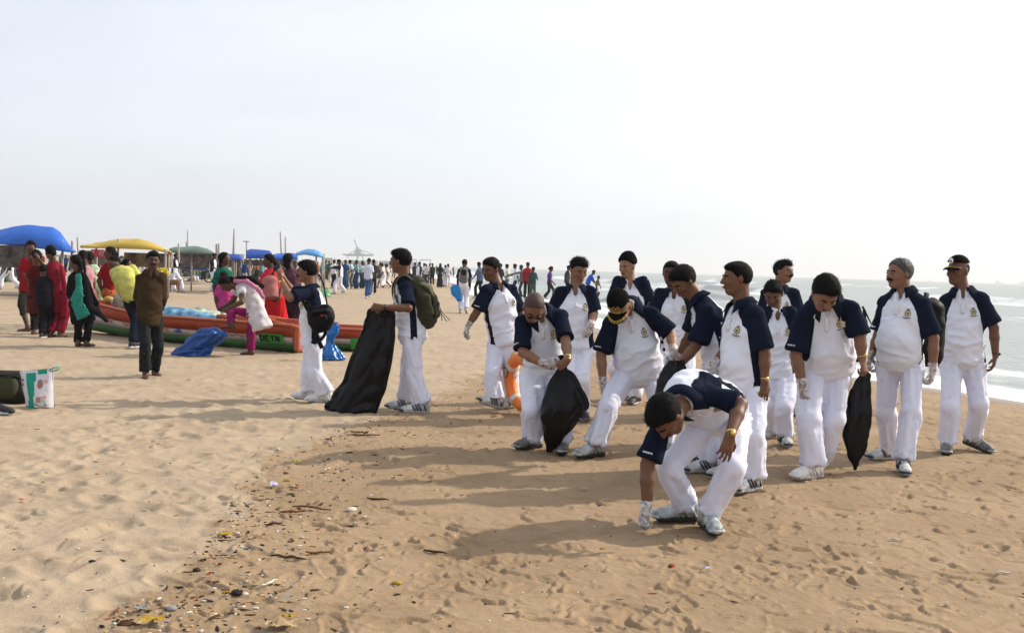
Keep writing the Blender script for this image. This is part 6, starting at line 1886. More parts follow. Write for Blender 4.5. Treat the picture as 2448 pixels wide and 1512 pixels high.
# ------------------------------------------------------------------ tents, masts, crane, harbour
def canopy(name, label, cat, depth, outline_top, outline_bot, back, mt, sag=.10, poles=(), seed=1, under=None):
    """tarpaulin roof: front edge and ridge given as picture heights at x positions, carried back in depth"""
    n = 28; xs = np.linspace(outline_top[0][0], outline_top[-1][0], n)
    tx, ty = zip(*outline_top); bx, by = zip(*outline_bot)
    top = np.interp(xs, tx, ty); bot = np.interp(xs, bx, by)
    base = gnd(float(np.mean(xs)), 700); dm_ = at(float(np.mean(xs)), 640, depth); base = Vector((dm_.x, dm_.y, 0))
    r_ = empty(name, base, label, cat)
    rows_ = []
    m_ = 12
    for j in range(m_ + 1):
        v = j / m_
        d = depth + back * (v - .0)
        row = []
        for i in range(n):
            q_ = min(v, 1 - v) / .16; prof = min(1, q_) ** .8 * (.94 + .06 * math.sin(v * math.pi))
            y = bot[i] + (top[i] - bot[i]) * prof
            # keep heights: convert the picture height at the front depth to world height
            p = at(xs[i], y, depth); q = at(xs[i], y, d)
            z = p.z + vnoise(np.array([xs[i] * .03]), np.array([v * 3.0]), np.array([seed * 1.0]), seed)[0] * sag * (.3 + .7 * math.sin(v * math.pi))
            row.append(Vector((q.x, p.y + back * v, z)) - base)
        rows_.append(row)
    m = MB(); m.add([p for r in rows_ for p in r], [(j * n + i, j * n + i + 1, (j + 1) * n + i + 1, (j + 1) * n + i) for j in range(m_) for i in range(n - 1)])
    o = m.build('tarpaulin', mt, r_); md = o.modifiers.new('t', 'SOLIDIFY'); md.thickness = .03
    for (px, dv, yt) in poles:
        a = at(px, yt, depth) + Vector((0, back * dv, 0))
        MB().tube([Vector((a.x, a.y, 0)) - base, a - base], .04, 6).build('pole', M_POLE, r_)
    if under:  # flat panels painted as the shaded interior with its goods; one is a drab wall
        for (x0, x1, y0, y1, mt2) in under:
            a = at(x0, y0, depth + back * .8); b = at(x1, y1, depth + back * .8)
            MB().box(Vector(((a.x + b.x) / 2, a.y, (a.z + b.z) / 2)) - base, (abs(b.x - a.x), .3, abs(a.z - b.z))).build('shade_and_wall_panel', mt2, r_, sm=False)
    return r_
M_POLE = mat('weathered_pole', (.30, .27, .25), .8)
M_TB = mat('tarp_blue', (.035, .16, .62), .5, bump=.5, bscale=2.0, var=.22, vscale=1.0, bdist=.08, trans=.25)
M_TB2 = mat('tarp_deep_blue', (.02, .08, .38), .55, bump=.5, bscale=1.2, var=.1, vscale=1, bdist=.08, trans=.15)
M_TY = mat('tarp_yellow', (.66, .50, .10), .6, bump=.4, bscale=1.5, var=.1, vscale=1, bdist=.08, trans=.4)
M_TG = mat('tarp_grey_green', (.10, .14, .12), .7, bump=.4, bscale=1.5, var=.25, vscale=1, bdist=.08)
M_TC = mat('tarp_sky_blue', (.12, .35, .70), .6, bump=.3, bscale=1.5, var=.4, vscale=1.2, bdist=.05, trans=.2)
M_DK = mat('interior_shade_goods', (.15, .13, .115), .9, var=.9, vscale=2.6)  # tone paints shade under the roofs along with goods; cart bed shares it
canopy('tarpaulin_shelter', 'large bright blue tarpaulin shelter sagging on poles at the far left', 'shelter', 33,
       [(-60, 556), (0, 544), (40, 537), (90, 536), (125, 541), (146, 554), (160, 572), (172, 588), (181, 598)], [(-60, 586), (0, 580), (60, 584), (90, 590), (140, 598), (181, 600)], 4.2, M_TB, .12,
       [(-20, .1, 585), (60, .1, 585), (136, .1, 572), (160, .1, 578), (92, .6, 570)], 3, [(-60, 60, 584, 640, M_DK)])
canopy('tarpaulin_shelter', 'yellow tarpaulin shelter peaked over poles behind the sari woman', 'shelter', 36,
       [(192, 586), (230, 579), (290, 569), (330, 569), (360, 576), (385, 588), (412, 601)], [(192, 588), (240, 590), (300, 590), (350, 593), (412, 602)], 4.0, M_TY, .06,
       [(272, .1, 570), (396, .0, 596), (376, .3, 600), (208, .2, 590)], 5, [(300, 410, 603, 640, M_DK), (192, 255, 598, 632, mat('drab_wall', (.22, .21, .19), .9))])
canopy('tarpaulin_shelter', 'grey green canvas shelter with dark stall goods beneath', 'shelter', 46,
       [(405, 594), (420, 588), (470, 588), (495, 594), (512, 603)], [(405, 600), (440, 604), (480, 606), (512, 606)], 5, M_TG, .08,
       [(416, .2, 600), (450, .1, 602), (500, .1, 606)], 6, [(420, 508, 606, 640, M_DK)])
canopy('tarpaulin_shelter', 'low blue tarpaulin shelter just right of the green shirt', 'shelter', 58, [(512, 612), (530, 608), (562, 607), (574, 609), (580, 616)], [(512, 620), (580, 622)], 4, M_TB2, .06, [(540, .1, 620), (560, .1, 620)], 7, [(520, 576, 620, 640, M_DK)])
canopy('tarpaulin_shelter', 'square topped blue tarpaulin shelter behind the scarlet dress', 'shelter', 44, [(588, 600), (600, 596), (630, 596), (645, 598), (651, 606)], [(588, 617), (651, 617)], 4, M_TB2, .05, [(592, .1, 615), (646, .1, 615)], 8, [(590, 648, 620, 636, M_DK)])
canopy('tarpaulin_shelter', 'long low blue tarpaulin shelter between the square one and the photographer', 'shelter', 50, [(650, 608), (665, 604), (690, 604), (712, 607)], [(650, 619), (712, 619)], 4, M_TB, .05, [(664, .1, 617), (690, .1, 617)], 9, [(655, 710, 620, 638, M_DK)])
canopy('parasol_shelter', 'blue and pale sky patterned parasol shelter right of the photographer', 'shelter', 46, [(708, 604), (722, 598), (735, 594), (752, 595), (764, 601), (774, 611)], [(708, 608), (730, 606), (774, 614)], 3.5, M_TC, .03, [(742, .4, 600), (768, .1, 610)], 10)
for lab, d, pts, w in [
    ('tall pair of bare poles behind the low blue shelter', 60, [((559, 640), (561, 547)), ((556, 640), (560, 560))], .07),
    ('pair of short dark poles beside the green canvas', 52, [((520, 640), (518, 583)), ((524, 640), (524, 582))], .08),
    ('two leaning poles above the long blue shelter', 62, [((677, 640), (671, 554)), ((684, 640), (683, 566))], .07),
    ('faint tall mast above the grey green canvas', 110, [((449, 640), (450, 551)), ((446, 640), (446, 578))], .10),
    ('lamp mast with flat head above the square blue shelter', 120, [((590, 640), (590, 577))], .12),
    ('leaning dark pole between the blue and yellow shelters', 34, [((194, 620), (186, 567))], .05),
    ('thin pole at the right end of the parasol shelter', 52, [((777, 640), (775, 606))], .05),
    ('short pale pole behind the yellow shelter', 44, [((428, 640), (428, 582))], .06)]:
    a0 = at(pts[0][0][0], pts[0][0][1], d); base = Vector((a0.x, a0.y, 0))
    r_ = empty('pole', base, lab, 'pole')
    for (b, t) in pts:
        p, q = at(*b, d), at(*t, d); p.z = 0; q.y = p.y
        MB().tube([p - base, q - base], [w, w * .6], 6).build('shaft', M_POLE, r_)
    if 'lamp' in lab:
        MB().box(q - base, (.7, .3, .12)).build('lamp_head', M_POLE, r_)
# goods piled under the shelters
rq = random.Random(5)
for (x0, x1, py, n_, where) in ((300, 412, 668, 9, 'yellow shelter'), (418, 512, 662, 9, 'grey green canvas'), (0, 60, 672, 6, 'large blue shelter'), (585, 710, 657, 8, 'square blue shelter')):
    for i in range(n_):
        g_ = gnd(x0 + (x1 - x0) * (i + rq.random()) / n_, py + rq.uniform(-4, 6)); w_ = rq.uniform(.35, .8); h_ = rq.uniform(.3, .8)
        m = MB(); m.box((0, 0, h_ / 2), (w_, w_ * .8, h_)); nm = rq.choice(('crate', 'bundle'))
        if nm == 'bundle': m = MB(); m.ball((0, 0, h_ * .42), (w_ * .6, w_ * .45, h_ * .5), n=10, k=6)
        c_, cn_ = rq.choice([((.05, .08, .30), 'blue'), ((.30, .26, .18), 'tan'), ((.14, .13, .12), 'dark grey'), ((.35, .05, .04), 'red'), ((.42, .40, .36), 'off white'), ((.05, .10, .07), 'green')])
        o = m.build(nm, cloth(c_, 'goods'), loc=g_, sm=nm == 'bundle'); o.rotation_euler.z = rq.uniform(-.4, .4)
        tag(o, f'{cn_} {nm} of goods piled under the {where}', nm, f'{cn_} {nm}s piled under the {where}')
# red notice board
c_ = at(234, 605, 35); rb = empty('notice_board', Vector((c_.x, c_.y, 0)), 'red notice board with pale letters behind the women', 'sign')
MB().box((0, 0, c_.z), (.46, .05, .26)).build('board', mat('sign_red', (.38, .03, .04), .6, var=.15, vscale=6), rb, sm=False)
for i, (x0, z0, x1, z1) in enumerate([(-.20, .06, -.13, .06), (-.13, .06, -.19, -.05), (-.19, -.05, -.12, -.06), (.06, .06, .21, .06), (.06, .0, .21, .0), (.06, -.06, .20, -.06), (.07, .06, .07, -.06)]):
    MB().tube([Vector((x0, -.035, c_.z + z0)), Vector((x1, -.035, c_.z + z1))], .012, 4).build('painted_stroke', mat('sign_letter', (.55, .35, .35), .7), rb)
MB().tube([Vector((-.05, .03, 0)), Vector((-.05, .03, c_.z))], .03, 6).build('post', M_POLE, rb)
# harbour: quay crane, breakwater, sheds
dC = 1150.0
M_STEEL = mat('far_steel', (.32, .36, .39), .8)
def wp(px, py, d): return at(px, py, d)
cb_ = wp(858, 628, dC); cb_.z = 0
cr_ = empty('gantry_crane', cb_, 'hazy harbour gantry crane with raised jib on the horizon', 'crane')
def beam(a, b, w, name):
    MB().tube([wp(*a, dC) - cb_, wp(*b, dC) - cb_], w, 4).build(name, M_STEEL, cr_)
beam((819, 608), (894, 609), .8, 'boom'); beam((826, 611), (890, 611), .55, 'boom_girder')
beam((848, 573), (855, 597), .8, 'raised_jib'); beam((846, 573), (850, 580), .6, 'jib_tip')
beam((853, 596), (832, 608), .45, 'stay'); beam((857, 595), (892, 608), .45, 'stay'); beam((855, 592), (845, 608), .4, 'stay'); beam((857, 593), (872, 608), .4, 'stay')
beam((854, 592), (854, 626), .8, 'leg'); beam((866, 606), (868, 626), .8, 'leg'); beam((829, 609), (833, 620), .45, 'leg'); beam((858, 608), (853, 626), .5, 'leg')
MB().box(wp(856, 602, dC) - cb_, (7, 5, 5)).build('machine_house', M_STEEL, cr_, sm=False); MB().box(wp(855, 595, dC) - cb_, (3.5, 4, 4)).build('cab', M_STEEL, cr_, sm=False)
def hz(name, label, cat, px0, px1, py0, py1, d, mt, kind=None):
    a, b = wp(px0, py0, d), wp(px1, py1, d)
    base = Vector(((a.x + b.x) / 2, a.y, 0))
    m = MB().box(Vector((0, 0, (a.z + -1) / 2)), (abs(b.x - a.x), 12, a.z + 1)); o = m.build(name, mt, loc=base, sm=False)
    tag(o, label, cat, kind=kind); return o
M_FARB = mat('far_building', (.30, .31, .32), .9, var=.3, vscale=.05); M_FARW = mat('far_pale_shed', (.55, .55, .54), .9); M_FARD = mat('far_dark', (.10, .12, .14), .9)
hz('harbour_shed', 'long low pale shed on the horizon under the crane', 'shed', 838, 905, 621, 630, 1000, M_FARB)
hz('harbour_shed', 'long grey harbour shed right of the crane', 'shed', 905, 1000, 623, 632, 1050, M_FARB)
hz('harbour_shed', 'grey shed on the horizon left of the crane', 'shed', 788, 836, 622, 630, 950, M_FARB)
hz('harbour_shed', 'faint building low on the horizon above the square blue shelter', 'building', 540, 592, 606, 620, 420, M_FARB)
hz('harbour_shed', 'small grey block on the horizon at the right of the parasol shelter', 'building', 778, 800, 616, 630, 500, M_FARB)
for (x0, x1, yt) in ((986, 996, 620), (1004, 1030, 621)):
    c0_ = wp((x0 + x1) / 2, 630, 900); c0_.z = 0
    r_ = empty('loading_gantry', c0_, 'faint %s loading gantry on the horizon over the crowd' % ('narrow' if x1 - x0 < 15 else 'wide'), 'gantry')
    for x in (x0, x1):
        MB().tube([wp(x, 632, 900) - c0_, wp(x, yt, 900) - c0_], .5, 4).build('leg', M_STEEL, r_)
    MB().tube([wp(x0, yt, 900) - c0_, wp(x1, yt, 900) - c0_], .5, 4).build('beam', M_STEEL, r_)
hd = hz('headland', None, None, 120, 560, 608, 625, 700, mat('far_land', (.14, .15, .13), .9), 'structure')
# ships far out
for lab, px, d, s_ in (('tiny ship on the horizon behind the peaked cap', 2388, 2900, .55), ('pale ship on the horizon at the right edge', 2446, 2900, .6), ('speck of a boat on the horizon left of the peaked cap man', 2222, 2900, .3)):
    p = at(px, 674, d); p.z = 0
    r_ = empty('ship', p, lab, 'ship')
    MB().add([(-18 * s_, 0, 0), (18 * s_, 0, 0), (22 * s_, 0, 5 * s_), (-20 * s_, 0, 5 * s_), (-18 * s_, 6, 0), (18 * s_, 6, 0), (22 * s_, 6, 5 * s_), (-20 * s_, 6, 5 * s_)], [(0, 1, 2, 3), (7, 6, 5, 4), (0, 4, 5, 1), (2, 6, 7, 3), (1, 5, 6, 2), (3, 7, 4, 0)]).build('hull', M_STEEL, r_, sm=False)
    MB().box((-4 * s_, 3, 9 * s_), (12 * s_, 5, 9 * s_)).build('deckhouse', M_FARW, r_, sm=False); MB().tube([(2 * s_, 3, 8 * s_), (2 * s_, 3, 18 * s_)], .5 * s_, 4).build('mast', M_STEEL, r_)

# ------------------------------------------------------------------ people in the distance
def far(px, py, label, H=.98, yaw=0, top=(.5, .5, .5), bot=(.05, .05, .06), kind='m', stride=0., hair='short', skin=2, arms=None, group=None, lod=2, cat=None, **k):
    b = gnd(px, py)
    sw = arms or ((random.uniform(-20, 30), random.uniform(5, 60)), (random.uniform(-20, 30), random.uniform(5, 60)))
    J = stand(b, yaw, H, stride, armL=sw[0], armR=sw[1], lean=k.pop('lean', 3), headp=random.uniform(0, 15), headyaw=random.uniform(-30, 30))
    o = dict(label=label, H=H, lod=lod, skin=skin, hair=hair, cmat=cloth(top), tmat=cloth(bot), collar=False, vneck=False, cat=cat or ('woman' if kind in 'wd' else 'man'), baggy=.9, group=group)
    if kind == 'w': o.update(low='skirt', smat=cloth(bot), skirt_end=.05, fem=True, hair='bun' if hair == 'short' else hair, flare=1.1, bare=1)
    if kind == 'u': o.update(uniform=True, tmat=M_TROUS, baggy=1.0)
    o.update(k)
    return figure(J, o), J
W_ = (.66, .66, .68); BK = (.012, .012, .014)
far(24, 692, 'striding man in white and navy kit at the far left under the blue shelter', 1.0, -80, kind='u', stride=.75)
far(47, 690, 'man in mauve checked shirt and jeans beside the far left uniformed man', .98, 180, (.22, .07, .20), (.02, .04, .07), stride=.2)
far(402, 696, 'left one of the two uniformed men walking behind the brown shirt', 1.03, 70, kind='u', stride=.5)
far(416, 698, 'right one of the two uniformed men walking behind the brown shirt', 1.03, 80, kind='u', stride=.7, arms=((40, 50), (30, 50)))
far(508, 697, 'uniformed man standing left of the bottle green shirt', 1.03, 75, kind='u', arms=((20, 60), (15, 50)))
far(486, 672, 'man in yellow shirt leaning beside the blue barrel cart', .98, 180, (.60, .50, .14), (.02, .02, .024), lean=22)
far(812, 703, 'uniformed man pointing, in front of the distant group by the crane', 1.0, -95, kind='u', stride=.5, arms=((75, 10), (70, 15)))
far(796, 688, 'person in white top and black trousers behind the pointing uniformed man', .98, 150, W_, BK)
far(824, 690, 'woman in deep blue dress in the distant group', .98, 20, (.02, .06, .14), (.02, .06, .12), kind='w')
far(832, 689, 'boy in beige shirt in the distant group', .80, -40, (.38, .32, .26), (.25, .22, .18), cat='child')
far(842, 689, 'man in pale blue shirt bent forward in the distant group', 1.0, -90, (.36, .44, .54), (.10, .10, .11), lean=12)
far(853, 690, 'woman in teal top and long dark blue skirt in the distant group', .98, -60, (.18, .34, .38), (.015, .05, .10), kind='w')
far(864, 689, 'woman in long navy skirt beside the white shirt walker', .96, 60, (.30, .38, .42), (.01, .03, .06), kind='w')
far(879, 713, 'man in white shirt and blue jeans walking away with a dark jacket', 1.03, 172, (.50, .56, .66), (.045, .10, .24), stride=.3)
far(891, 704, 'person in black half hidden by the white shirt walker', 1.0, 180, (.02, .02, .025), BK)
far(907, 667, 'man in grey green shirt far off before the runner', 1.0, 180, (.16, .22, .22), (.05, .04, .04))
far(918, 688, 'girl running in a white dress left of the rucksack man', .98, -100, (.60, .58, .60), (.56, .52, .53), kind='w', stride=.9, lean=15)
far(930, 687, 'girl running in cream dress nearest the rucksack man', .96, -90, (.55, .50, .46), (.55, .50, .46), kind='w', stride=.8, lean=18)
far(1000, 690, 'uniformed man right of the rucksack, back turned', 1.0, 150, kind='u')
far(990, 682, 'man in dark shirt with arms up right of the rucksack', .98, 160, (.03, .03, .035), BK)
far(1012, 680, 'man in striped white shirt in the shore group', .98, 30, (.52, .52, .55), (.03, .04, .06))
far(1019, 681, 'second pale shirt in the shore group, arm raised', .95, -40, (.58, .57, .57), (.04, .04, .05))
far(1026, 680, 'third pale shirt in the shore group', .98, 20, (.50, .50, .52), (.05, .05, .06))
far(1033, 682, 'man all in black at the right of the shore group', .98, 190, (.022, .02, .02), BK)
far(1051, 688, 'woman in long black robe by the surf', .98, 180, (.014, .014, .016), (.014, .014, .016), kind='w', hair='hood')
far(1063, 686, 'woman in pale lilac skirt beside the black robe', .92, 160, (.30, .32, .36), (.60, .55, .60), kind='w')
far(1070, 687, 'woman in white tunic at the surf line', .97, 180, (.58, .58, .62), (.50, .50, .54), low='slim', fem=True)
rb_, Jb = far(1107, 748, 'uniformed man with grey backpack walking away, blue bag in hand', 1.02, 176, kind='u', stride=.22, lod=1, hair='short', arms=((0, 8), (0, 8)), outL=22, outR=20) if False else far(1107, 748, 'uniformed man with grey backpack walking away, blue bag in hand', 1.02, 176, kind='u', stride=.22, lod=1, arms=((-4, 8), (-4, 8)))
pk = Jb['spm']; c_ = Vector((pk.x, pk.y - .20, pk.z + .05))
gb = empty('backpack', c_, 'grey backpack on the uniformed man walking away', 'backpack')
soft('pack_body', [seg(c_ + Vector((0, 0, .16)), c_ + Vector((0, 0, -.16)), (.12, .08), (.15, .10), X_, k=.04)], .016, mat('grey_nylon', (.12, .12, .12), .8, var=.3, vscale=8, bump=.4, bscale=14), gb, .008, 10, c_)
soft('top_pocket', [seg(c_ + Vector((0, -.08, .14)), c_ + Vector((0, -.10, .02)), (.09, .03), (.09, .03), X_, k=.04)], .016, M_BAG, gb, .006, 10, c_)
for sg in (-1, 1):
    strap([c_ + Vector((.10 * sg, -.02, .12)), c_ + Vector((.10 * sg, .05, .26)), Jb['neck'] + Vector((.09 * sg, .06, .03))], .028, .012, 'shoulder_strap', mat('grey_nylon', (0, 0, 0)), gb, c_, side=X_)
hb_ = Jb['hdL']
sack('blue_carrier', 'bright blue carrier bag in the hand of the uniformed man walking away', 'carrier bag', [(1084, 681, 1096, 680), (1077, 690, 1100, 688), (1081, 702, 1102, 700), (1089, 714, 1103, 712), (1093, 720, 1100, 720)], depth_of(hb_) - .1, M_SKYBAG, thick=.35, seed=31, fold=.03, flatn=1.0)
far(1146, 713, 'man in slate blue shirt and black trousers behind the lifebuoy man', 1.03, -120, (.07, .10, .17), BK, stride=.3)
far(1193, 708, 'dark haired man just right of the lifebuoy man', 1.0, 150, (.03, .03, .04), BK)
far(1213, 704, 'man in cream shirt leaning left at the water', 1.0, -100, (.50, .50, .46), (.10, .10, .12))
far(1232, 710, 'man in white shirt and navy shorts facing the pointing arm', 1.0, -80, (.58, .60, .62), (.01, .02, .07))
far(1247, 714, 'man in grey shirt pointing towards the sea', .97, -90, (.12, .13, .14), (.04, .045, .04), arms=((70, 8), (10, 10)))
far(1259, 716, 'man in red shirt and black trousers, back turned', 1.05, 175, (.26, .012, .022), BK)
far(1272, 718, 'boy in dark green shirt right of the red shirt', .92, 170, (.03, .05, .05), (.06, .10, .06))
far(1312, 718, 'woman in purple top walking right by the water', .98, 85, (.10, .035, .20), (.02, .02, .03), stride=.5, hair='bun', fem=True, cat='woman')
far(1354, 716, 'man in dark cap behind the quiff haired man', 1.0, 100, (.03, .04, .04), BK)
far(1404, 716, 'person in bright blue shirt bending behind the quiff haired man', .92, 90, (.03, .09, .46), (.03, .05, .12), lean=25)
far(1427, 715, 'shirtless boy in white shorts wading', .72, 60, topless=True, low='shorts', bare=3, tmat=cloth(W_), lod=1, cat='child', arms=((10, 10), (-10, 15)))
# dog
dg = gnd(412, 699); dr = empty('dog', dg, 'brown dog walking behind the brown shirted man', 'dog')
def dp(x, z, y=0): return dg + Vector((x, y, z))
DM = mat('dog_fur', (.17, .09, .05), .9, var=.3, vscale=8)
soft('body', [seg(dp(-.22, .44), dp(.24, .46), (.11, .14), (.10, .11), Y_, k=.06), seg(dp(-.22, .46), dp(-.38, .40), .08, .07, k=.05), ell(dp(-.43, .36), (.09, .06, .065), (X_, Y_, Z), k=.04), seg(dp(-.46, .34), dp(-.56, .28), .045, .03, k=.03),
     seg(dp(.26, .50), dp(.44, .60), .03, .015, k=.03)] + [q for (x, y, kx) in ((-.2, -.07, -.05), (-.14, .07, .06), (.2, -.07, .07), (.26, .07, -.05)) for q in (seg(dp(x, .42, y), dp(x + kx * .5, .22, y), .055, .032, k=.04), seg(dp(x + kx * .5, .22, y), dp(x + kx, .02, y), .03, .022, k=.02), seg(dp(x + kx, .025, y), dp(x + kx - .05, .02, y), .024, .02, k=.01))] +
     [seg(dp(-.40, .42, s_ * .05), dp(-.38, .48, s_ * .07), .03, .012, k=.02) for s_ in (-1, 1)], .016, DM, dr, .005, 14, dg)
# cart with blue barrel
cg = gnd(478, 674); cr2 = empty('hand_cart', cg, 'low hand cart with spoked wheels loaded with a blue barrel', 'cart')
MB().box((0, 0, .75), (2.6, 1.0, .12)).build('bed', M_DK, cr2, sm=False)
for s_ in (-1, 1):
    m = MB(); m.tube([Vector((s_ * .75 + .36 * math.cos(a), -.55, .38 + .36 * math.sin(a))) for a in np.linspace(0, 2 * math.pi, 17)], .04, 6, caps=False); w_ = m.build('wheel', M_BLACK, cr2)
    for a in (0, 60, 120):
        MB().tube([Vector((s_ * .75 + .34 * math.cos(R(a)), -.55, .38 + .34 * math.sin(R(a)))), Vector((s_ * .75 - .34 * math.cos(R(a)), -.55, .38 - .34 * math.sin(R(a))))], .02, 4).build('spoke', M_BLACK, w_)
bq = Vector((cg.x - .35, cg.y, 1.15)); m = MB(); m.tube([Vector((-.95, 0, -.02)), Vector((-.8, 0, 0)), Vector((.75, 0, 0)), Vector((.9, 0, -.02))], [.22, .38, .38, .24], 14); tag(m.build('barrel', mat('barrel_blue', (.03, .12, .42), .5), loc=bq), 'blue barrel lying on the hand cart', 'barrel')
for i, (px, py, c_) in enumerate(((455, 672, (.45, .42, .38)), (463, 673, (.55, .5, .45)), (470, 673, (.5, .5, .5)))):
    g_ = gnd(px, py); m = MB(); m.tube([Vector((0, 0, 0)), Vector((0, 0, .34))], [.17, .15], 10); tag(m.build('bucket', cloth(c_, 'bucket'), loc=g_), ('grey brown bucket at the left end of the row by the hand cart', 'cream bucket in the middle of the row by the hand cart', 'light grey bucket nearest the hand cart')[i], 'bucket', 'pale buckets in a row left of the hand cart')

# crowd
rg = random.Random(77)
TOPS = [((.28, .015, .02), 'red'), ((.06, .03, .16), 'purple'), ((.02, .10, .07), 'green'), ((.02, .05, .20), 'blue'), ((.50, .50, .52), 'white'), ((.02, .02, .025), 'black'), ((.30, .12, .05), 'rust'), ((.40, .36, .10), 'yellow'), ((.35, .14, .20), 'pink'), ((.14, .15, .16), 'grey'), ((.10, .26, .30), 'teal')]
def crowd(n, x0, x1, y0, y1, where, grp, hmin=.85, lod=3, wmax=.5):
    seen = set()
    for i in range(n):
        px = x0 + (x1 - x0) * (i + rg.uniform(.1, .9)) / n; py = rg.uniform(y0, y1)
        (c, nm) = rg.choice(TOPS); (c2, nm2) = rg.choice([((.012, .012, .015), 'black'), ((.03, .04, .08), 'blue'), ((.5, .5, .52), 'white'), ((.10, .08, .07), 'brown')])
        k = 'w' if rg.random() < wmax else 'm'
        while (nm, nm2, k) in seen:
            (c, nm) = rg.choice(TOPS); k = 'w' if rg.random() < wmax else 'm'
        seen.add((nm, nm2, k))
        far(px, py + (px - 780) * .0, f'person in {nm} top and {nm2} {"skirt" if k == "w" else "trousers"} {where}', rg.uniform(hmin, 1.02), rg.uniform(0, 360), tuple(a * rg.uniform(.8, 1.2) for a in c), c2, kind=k, group=grp, lod=lod, stride=rg.uniform(0, .3), cat='person')
crowd(20, 556, 705, 660, 682, 'in the throng beyond the near boat', 'throng by the blue shelters')
crowd(15, 540, 712, 644, 658, 'behind the throng, below the blue shelters', 'back of the throng under the shelters')
crowd(13, 205, 300, 652, 668, 'under the yellow shelter beyond the women', 'people under the yellow shelter')
crowd(12, 418, 512, 648, 662, 'in the shade of the grey green canvas', 'people by the grey green canvas')
crowd(9, 738, 795, 655, 676, 'milling right of the photographer', 'people right of the photographer')
crowd(22, 795, 945, 645, 658, 'in the far crowd under the crane', 'far crowd under the crane')
crowd(12, 975, 1085, 646, 660, 'in the far crowd along the shore', 'far crowd along the shore')
crowd(5, 905, 945, 660, 668, 'in the crowd behind the running girls', 'crowd behind the running girls')
crowd(14, 300, 420, 646, 658, 'beyond the yellow shelter, far back', 'people far back beyond the yellow shelter')
crowd(8, 60, 200, 648, 662, 'between the blue and the yellow shelters', 'people between the blue and yellow shelters')
crowd(4, -10, 20, 655, 668, 'beneath the big blue shelter', 'people under the big blue shelter')

# ------------------------------------------------------------------ litter and shells on the sand
rg2 = random.Random(9)
def gz(x, y): return float(ground_h(np.array([x]), np.array([y]))[0])
LC = {'white': (.52, .49, .44), 'yellow': (.36, .23, .03), 'brown': (.07, .04, .022), 'rust': (.17, .07, .035), 'grey': (.25, .25, .27), 'tan': (.38, .27, .15), 'lilac': (.42, .40, .62), 'red': (.30, .05, .02), 'lime': (.45, .50, .08), 'dark': (.03, .025, .02)}
def bit(px, py, kind, col, size, label, rot=None, name=None, cat=None):
    size *= .62
    g_ = gnd(px, py); z = gz(g_.x, g_.y); m = MB(); r_ = rot if rot is not None else rg2.uniform(0, 360)
    if kind == 'stick':
        n = 6; pts = [Vector(((i / (n - 1) - .5) * size, rg2.uniform(-.04, .04) * size, .006 + rg2.uniform(0, .02) * (size / .2))) for i in range(n)]
        m.tube(pts, [.003 + .004 * math.sin(math.pi * (i + .7) / n) for i in range(n)], 5)
    elif kind == 'film':
        n = 7; vs = []; 
        for i in range(n):
            for j in range(5):
                vs.append(((i / (n - 1) - .5) * size * (1 - .2 * rg2.random()), (j / 4 - .5) * size * .55 * (1 - .25 * rg2.random()), .012 + rg2.uniform(0, .25) * size * (.4 + math.sin(i * 2 + j))* .5 + .01))
        vs = [(a, b, max(c, .003)) for a, b, c in vs]
        m.add(vs, [(i * 5 + j, (i + 1) * 5 + j, (i + 1) * 5 + j + 1, i * 5 + j + 1) for i in range(n - 1) for j in range(4)])
    elif kind == 'shell':
        m.ball((0, 0, .006), (size * .5, size * .36, size * .2), n=10, k=6)
    elif kind == 'lump':
        m.ball((0, 0, size * .10), (size * .5, size * .36, size * .2), n=9, k=6); m.v = [(a * (1 + rg2.uniform(-.3, .3)), b * (1 + rg2.uniform(-.3, .3)), c * (1 + rg2.uniform(-.1, .2))) for a, b, c in m.v]
    elif kind == 'bottle':
        m.tube([Vector((-size / 2, 0, .035)), Vector((-size * .45, 0, .035)), Vector((size * .2, 0, .035)), Vector((size * .38, 0, .035)), Vector((size * .5, 0, .035))], [.018, .034, .034, .013, .012], 10)
    o = m.build(name or {'stick': 'driftwood', 'film': 'wrapper', 'shell': 'shell', 'lump': 'pebble', 'bottle': 'bottle'}[kind], cloth(LC[col], 'litter'), loc=(g_.x, g_.y, z), sm=kind != 'stick')
    o.rotation_euler = (0, 0, R(r_))
    return tag(o, label, cat or {'stick': 'twig', 'film': 'wrapper', 'shell': 'shell', 'lump': 'pebble', 'bottle': 'bottle'}[kind])
bit(362, 1492, 'film', 'yellow', .17, 'crumpled yellow wrapper at the bottom edge of the sand', 20)
bit(688, 1484, 'film', 'yellow', .10, 'small yellow scrap above the long curled leaf', 5)
bit(676, 1502, 'film', 'tan', .24, 'long pale curled leaf at the bottom edge', 4, 'dry_leaf', 'leaf')
bit(948, 1397, 'lump', 'yellow', .075, 'yellow marigold head alone on the damp sand', 0, 'marigold', 'flower')
bit(687, 1441, 'film', 'grey', .085, 'dull grey scrap of paper below the white stick', 30)
bit(643, 1400, 'stick', 'white', .17, 'straight white stick on the damp sand', 62)
bit(545, 1416, 'lump', 'yellow', .08, 'yellow flower lump in the debris cluster', 0, 'marigold', 'flower')
bit(566, 1424, 'lump', 'dark', .10, 'dark shell clump beside the yellow flower lump', 10, 'debris_clump', 'debris')
bit(585, 1420, 'shell', 'white', .06, 'cream shell at the end of the debris cluster')
bit(410, 1455, 'shell', 'grey', .09, 'large ridged grey shell by the wrack line')
bit(336, 1462, 'film', 'grey', .12, 'torn grey netting scrap in the wrack')
bit(395, 1450, 'lump', 'tan', .07, 'tan husk among the wrack near the bottom', 0, 'husk', 'husk')
bit(302, 1492, 'lump', 'brown', .11, 'brown weed clump at the bottom left of the wrack', 0, 'seaweed_clump', 'seaweed')
bit(498, 1381, 'film', 'red', .07, 'orange red scrap in the wrack')
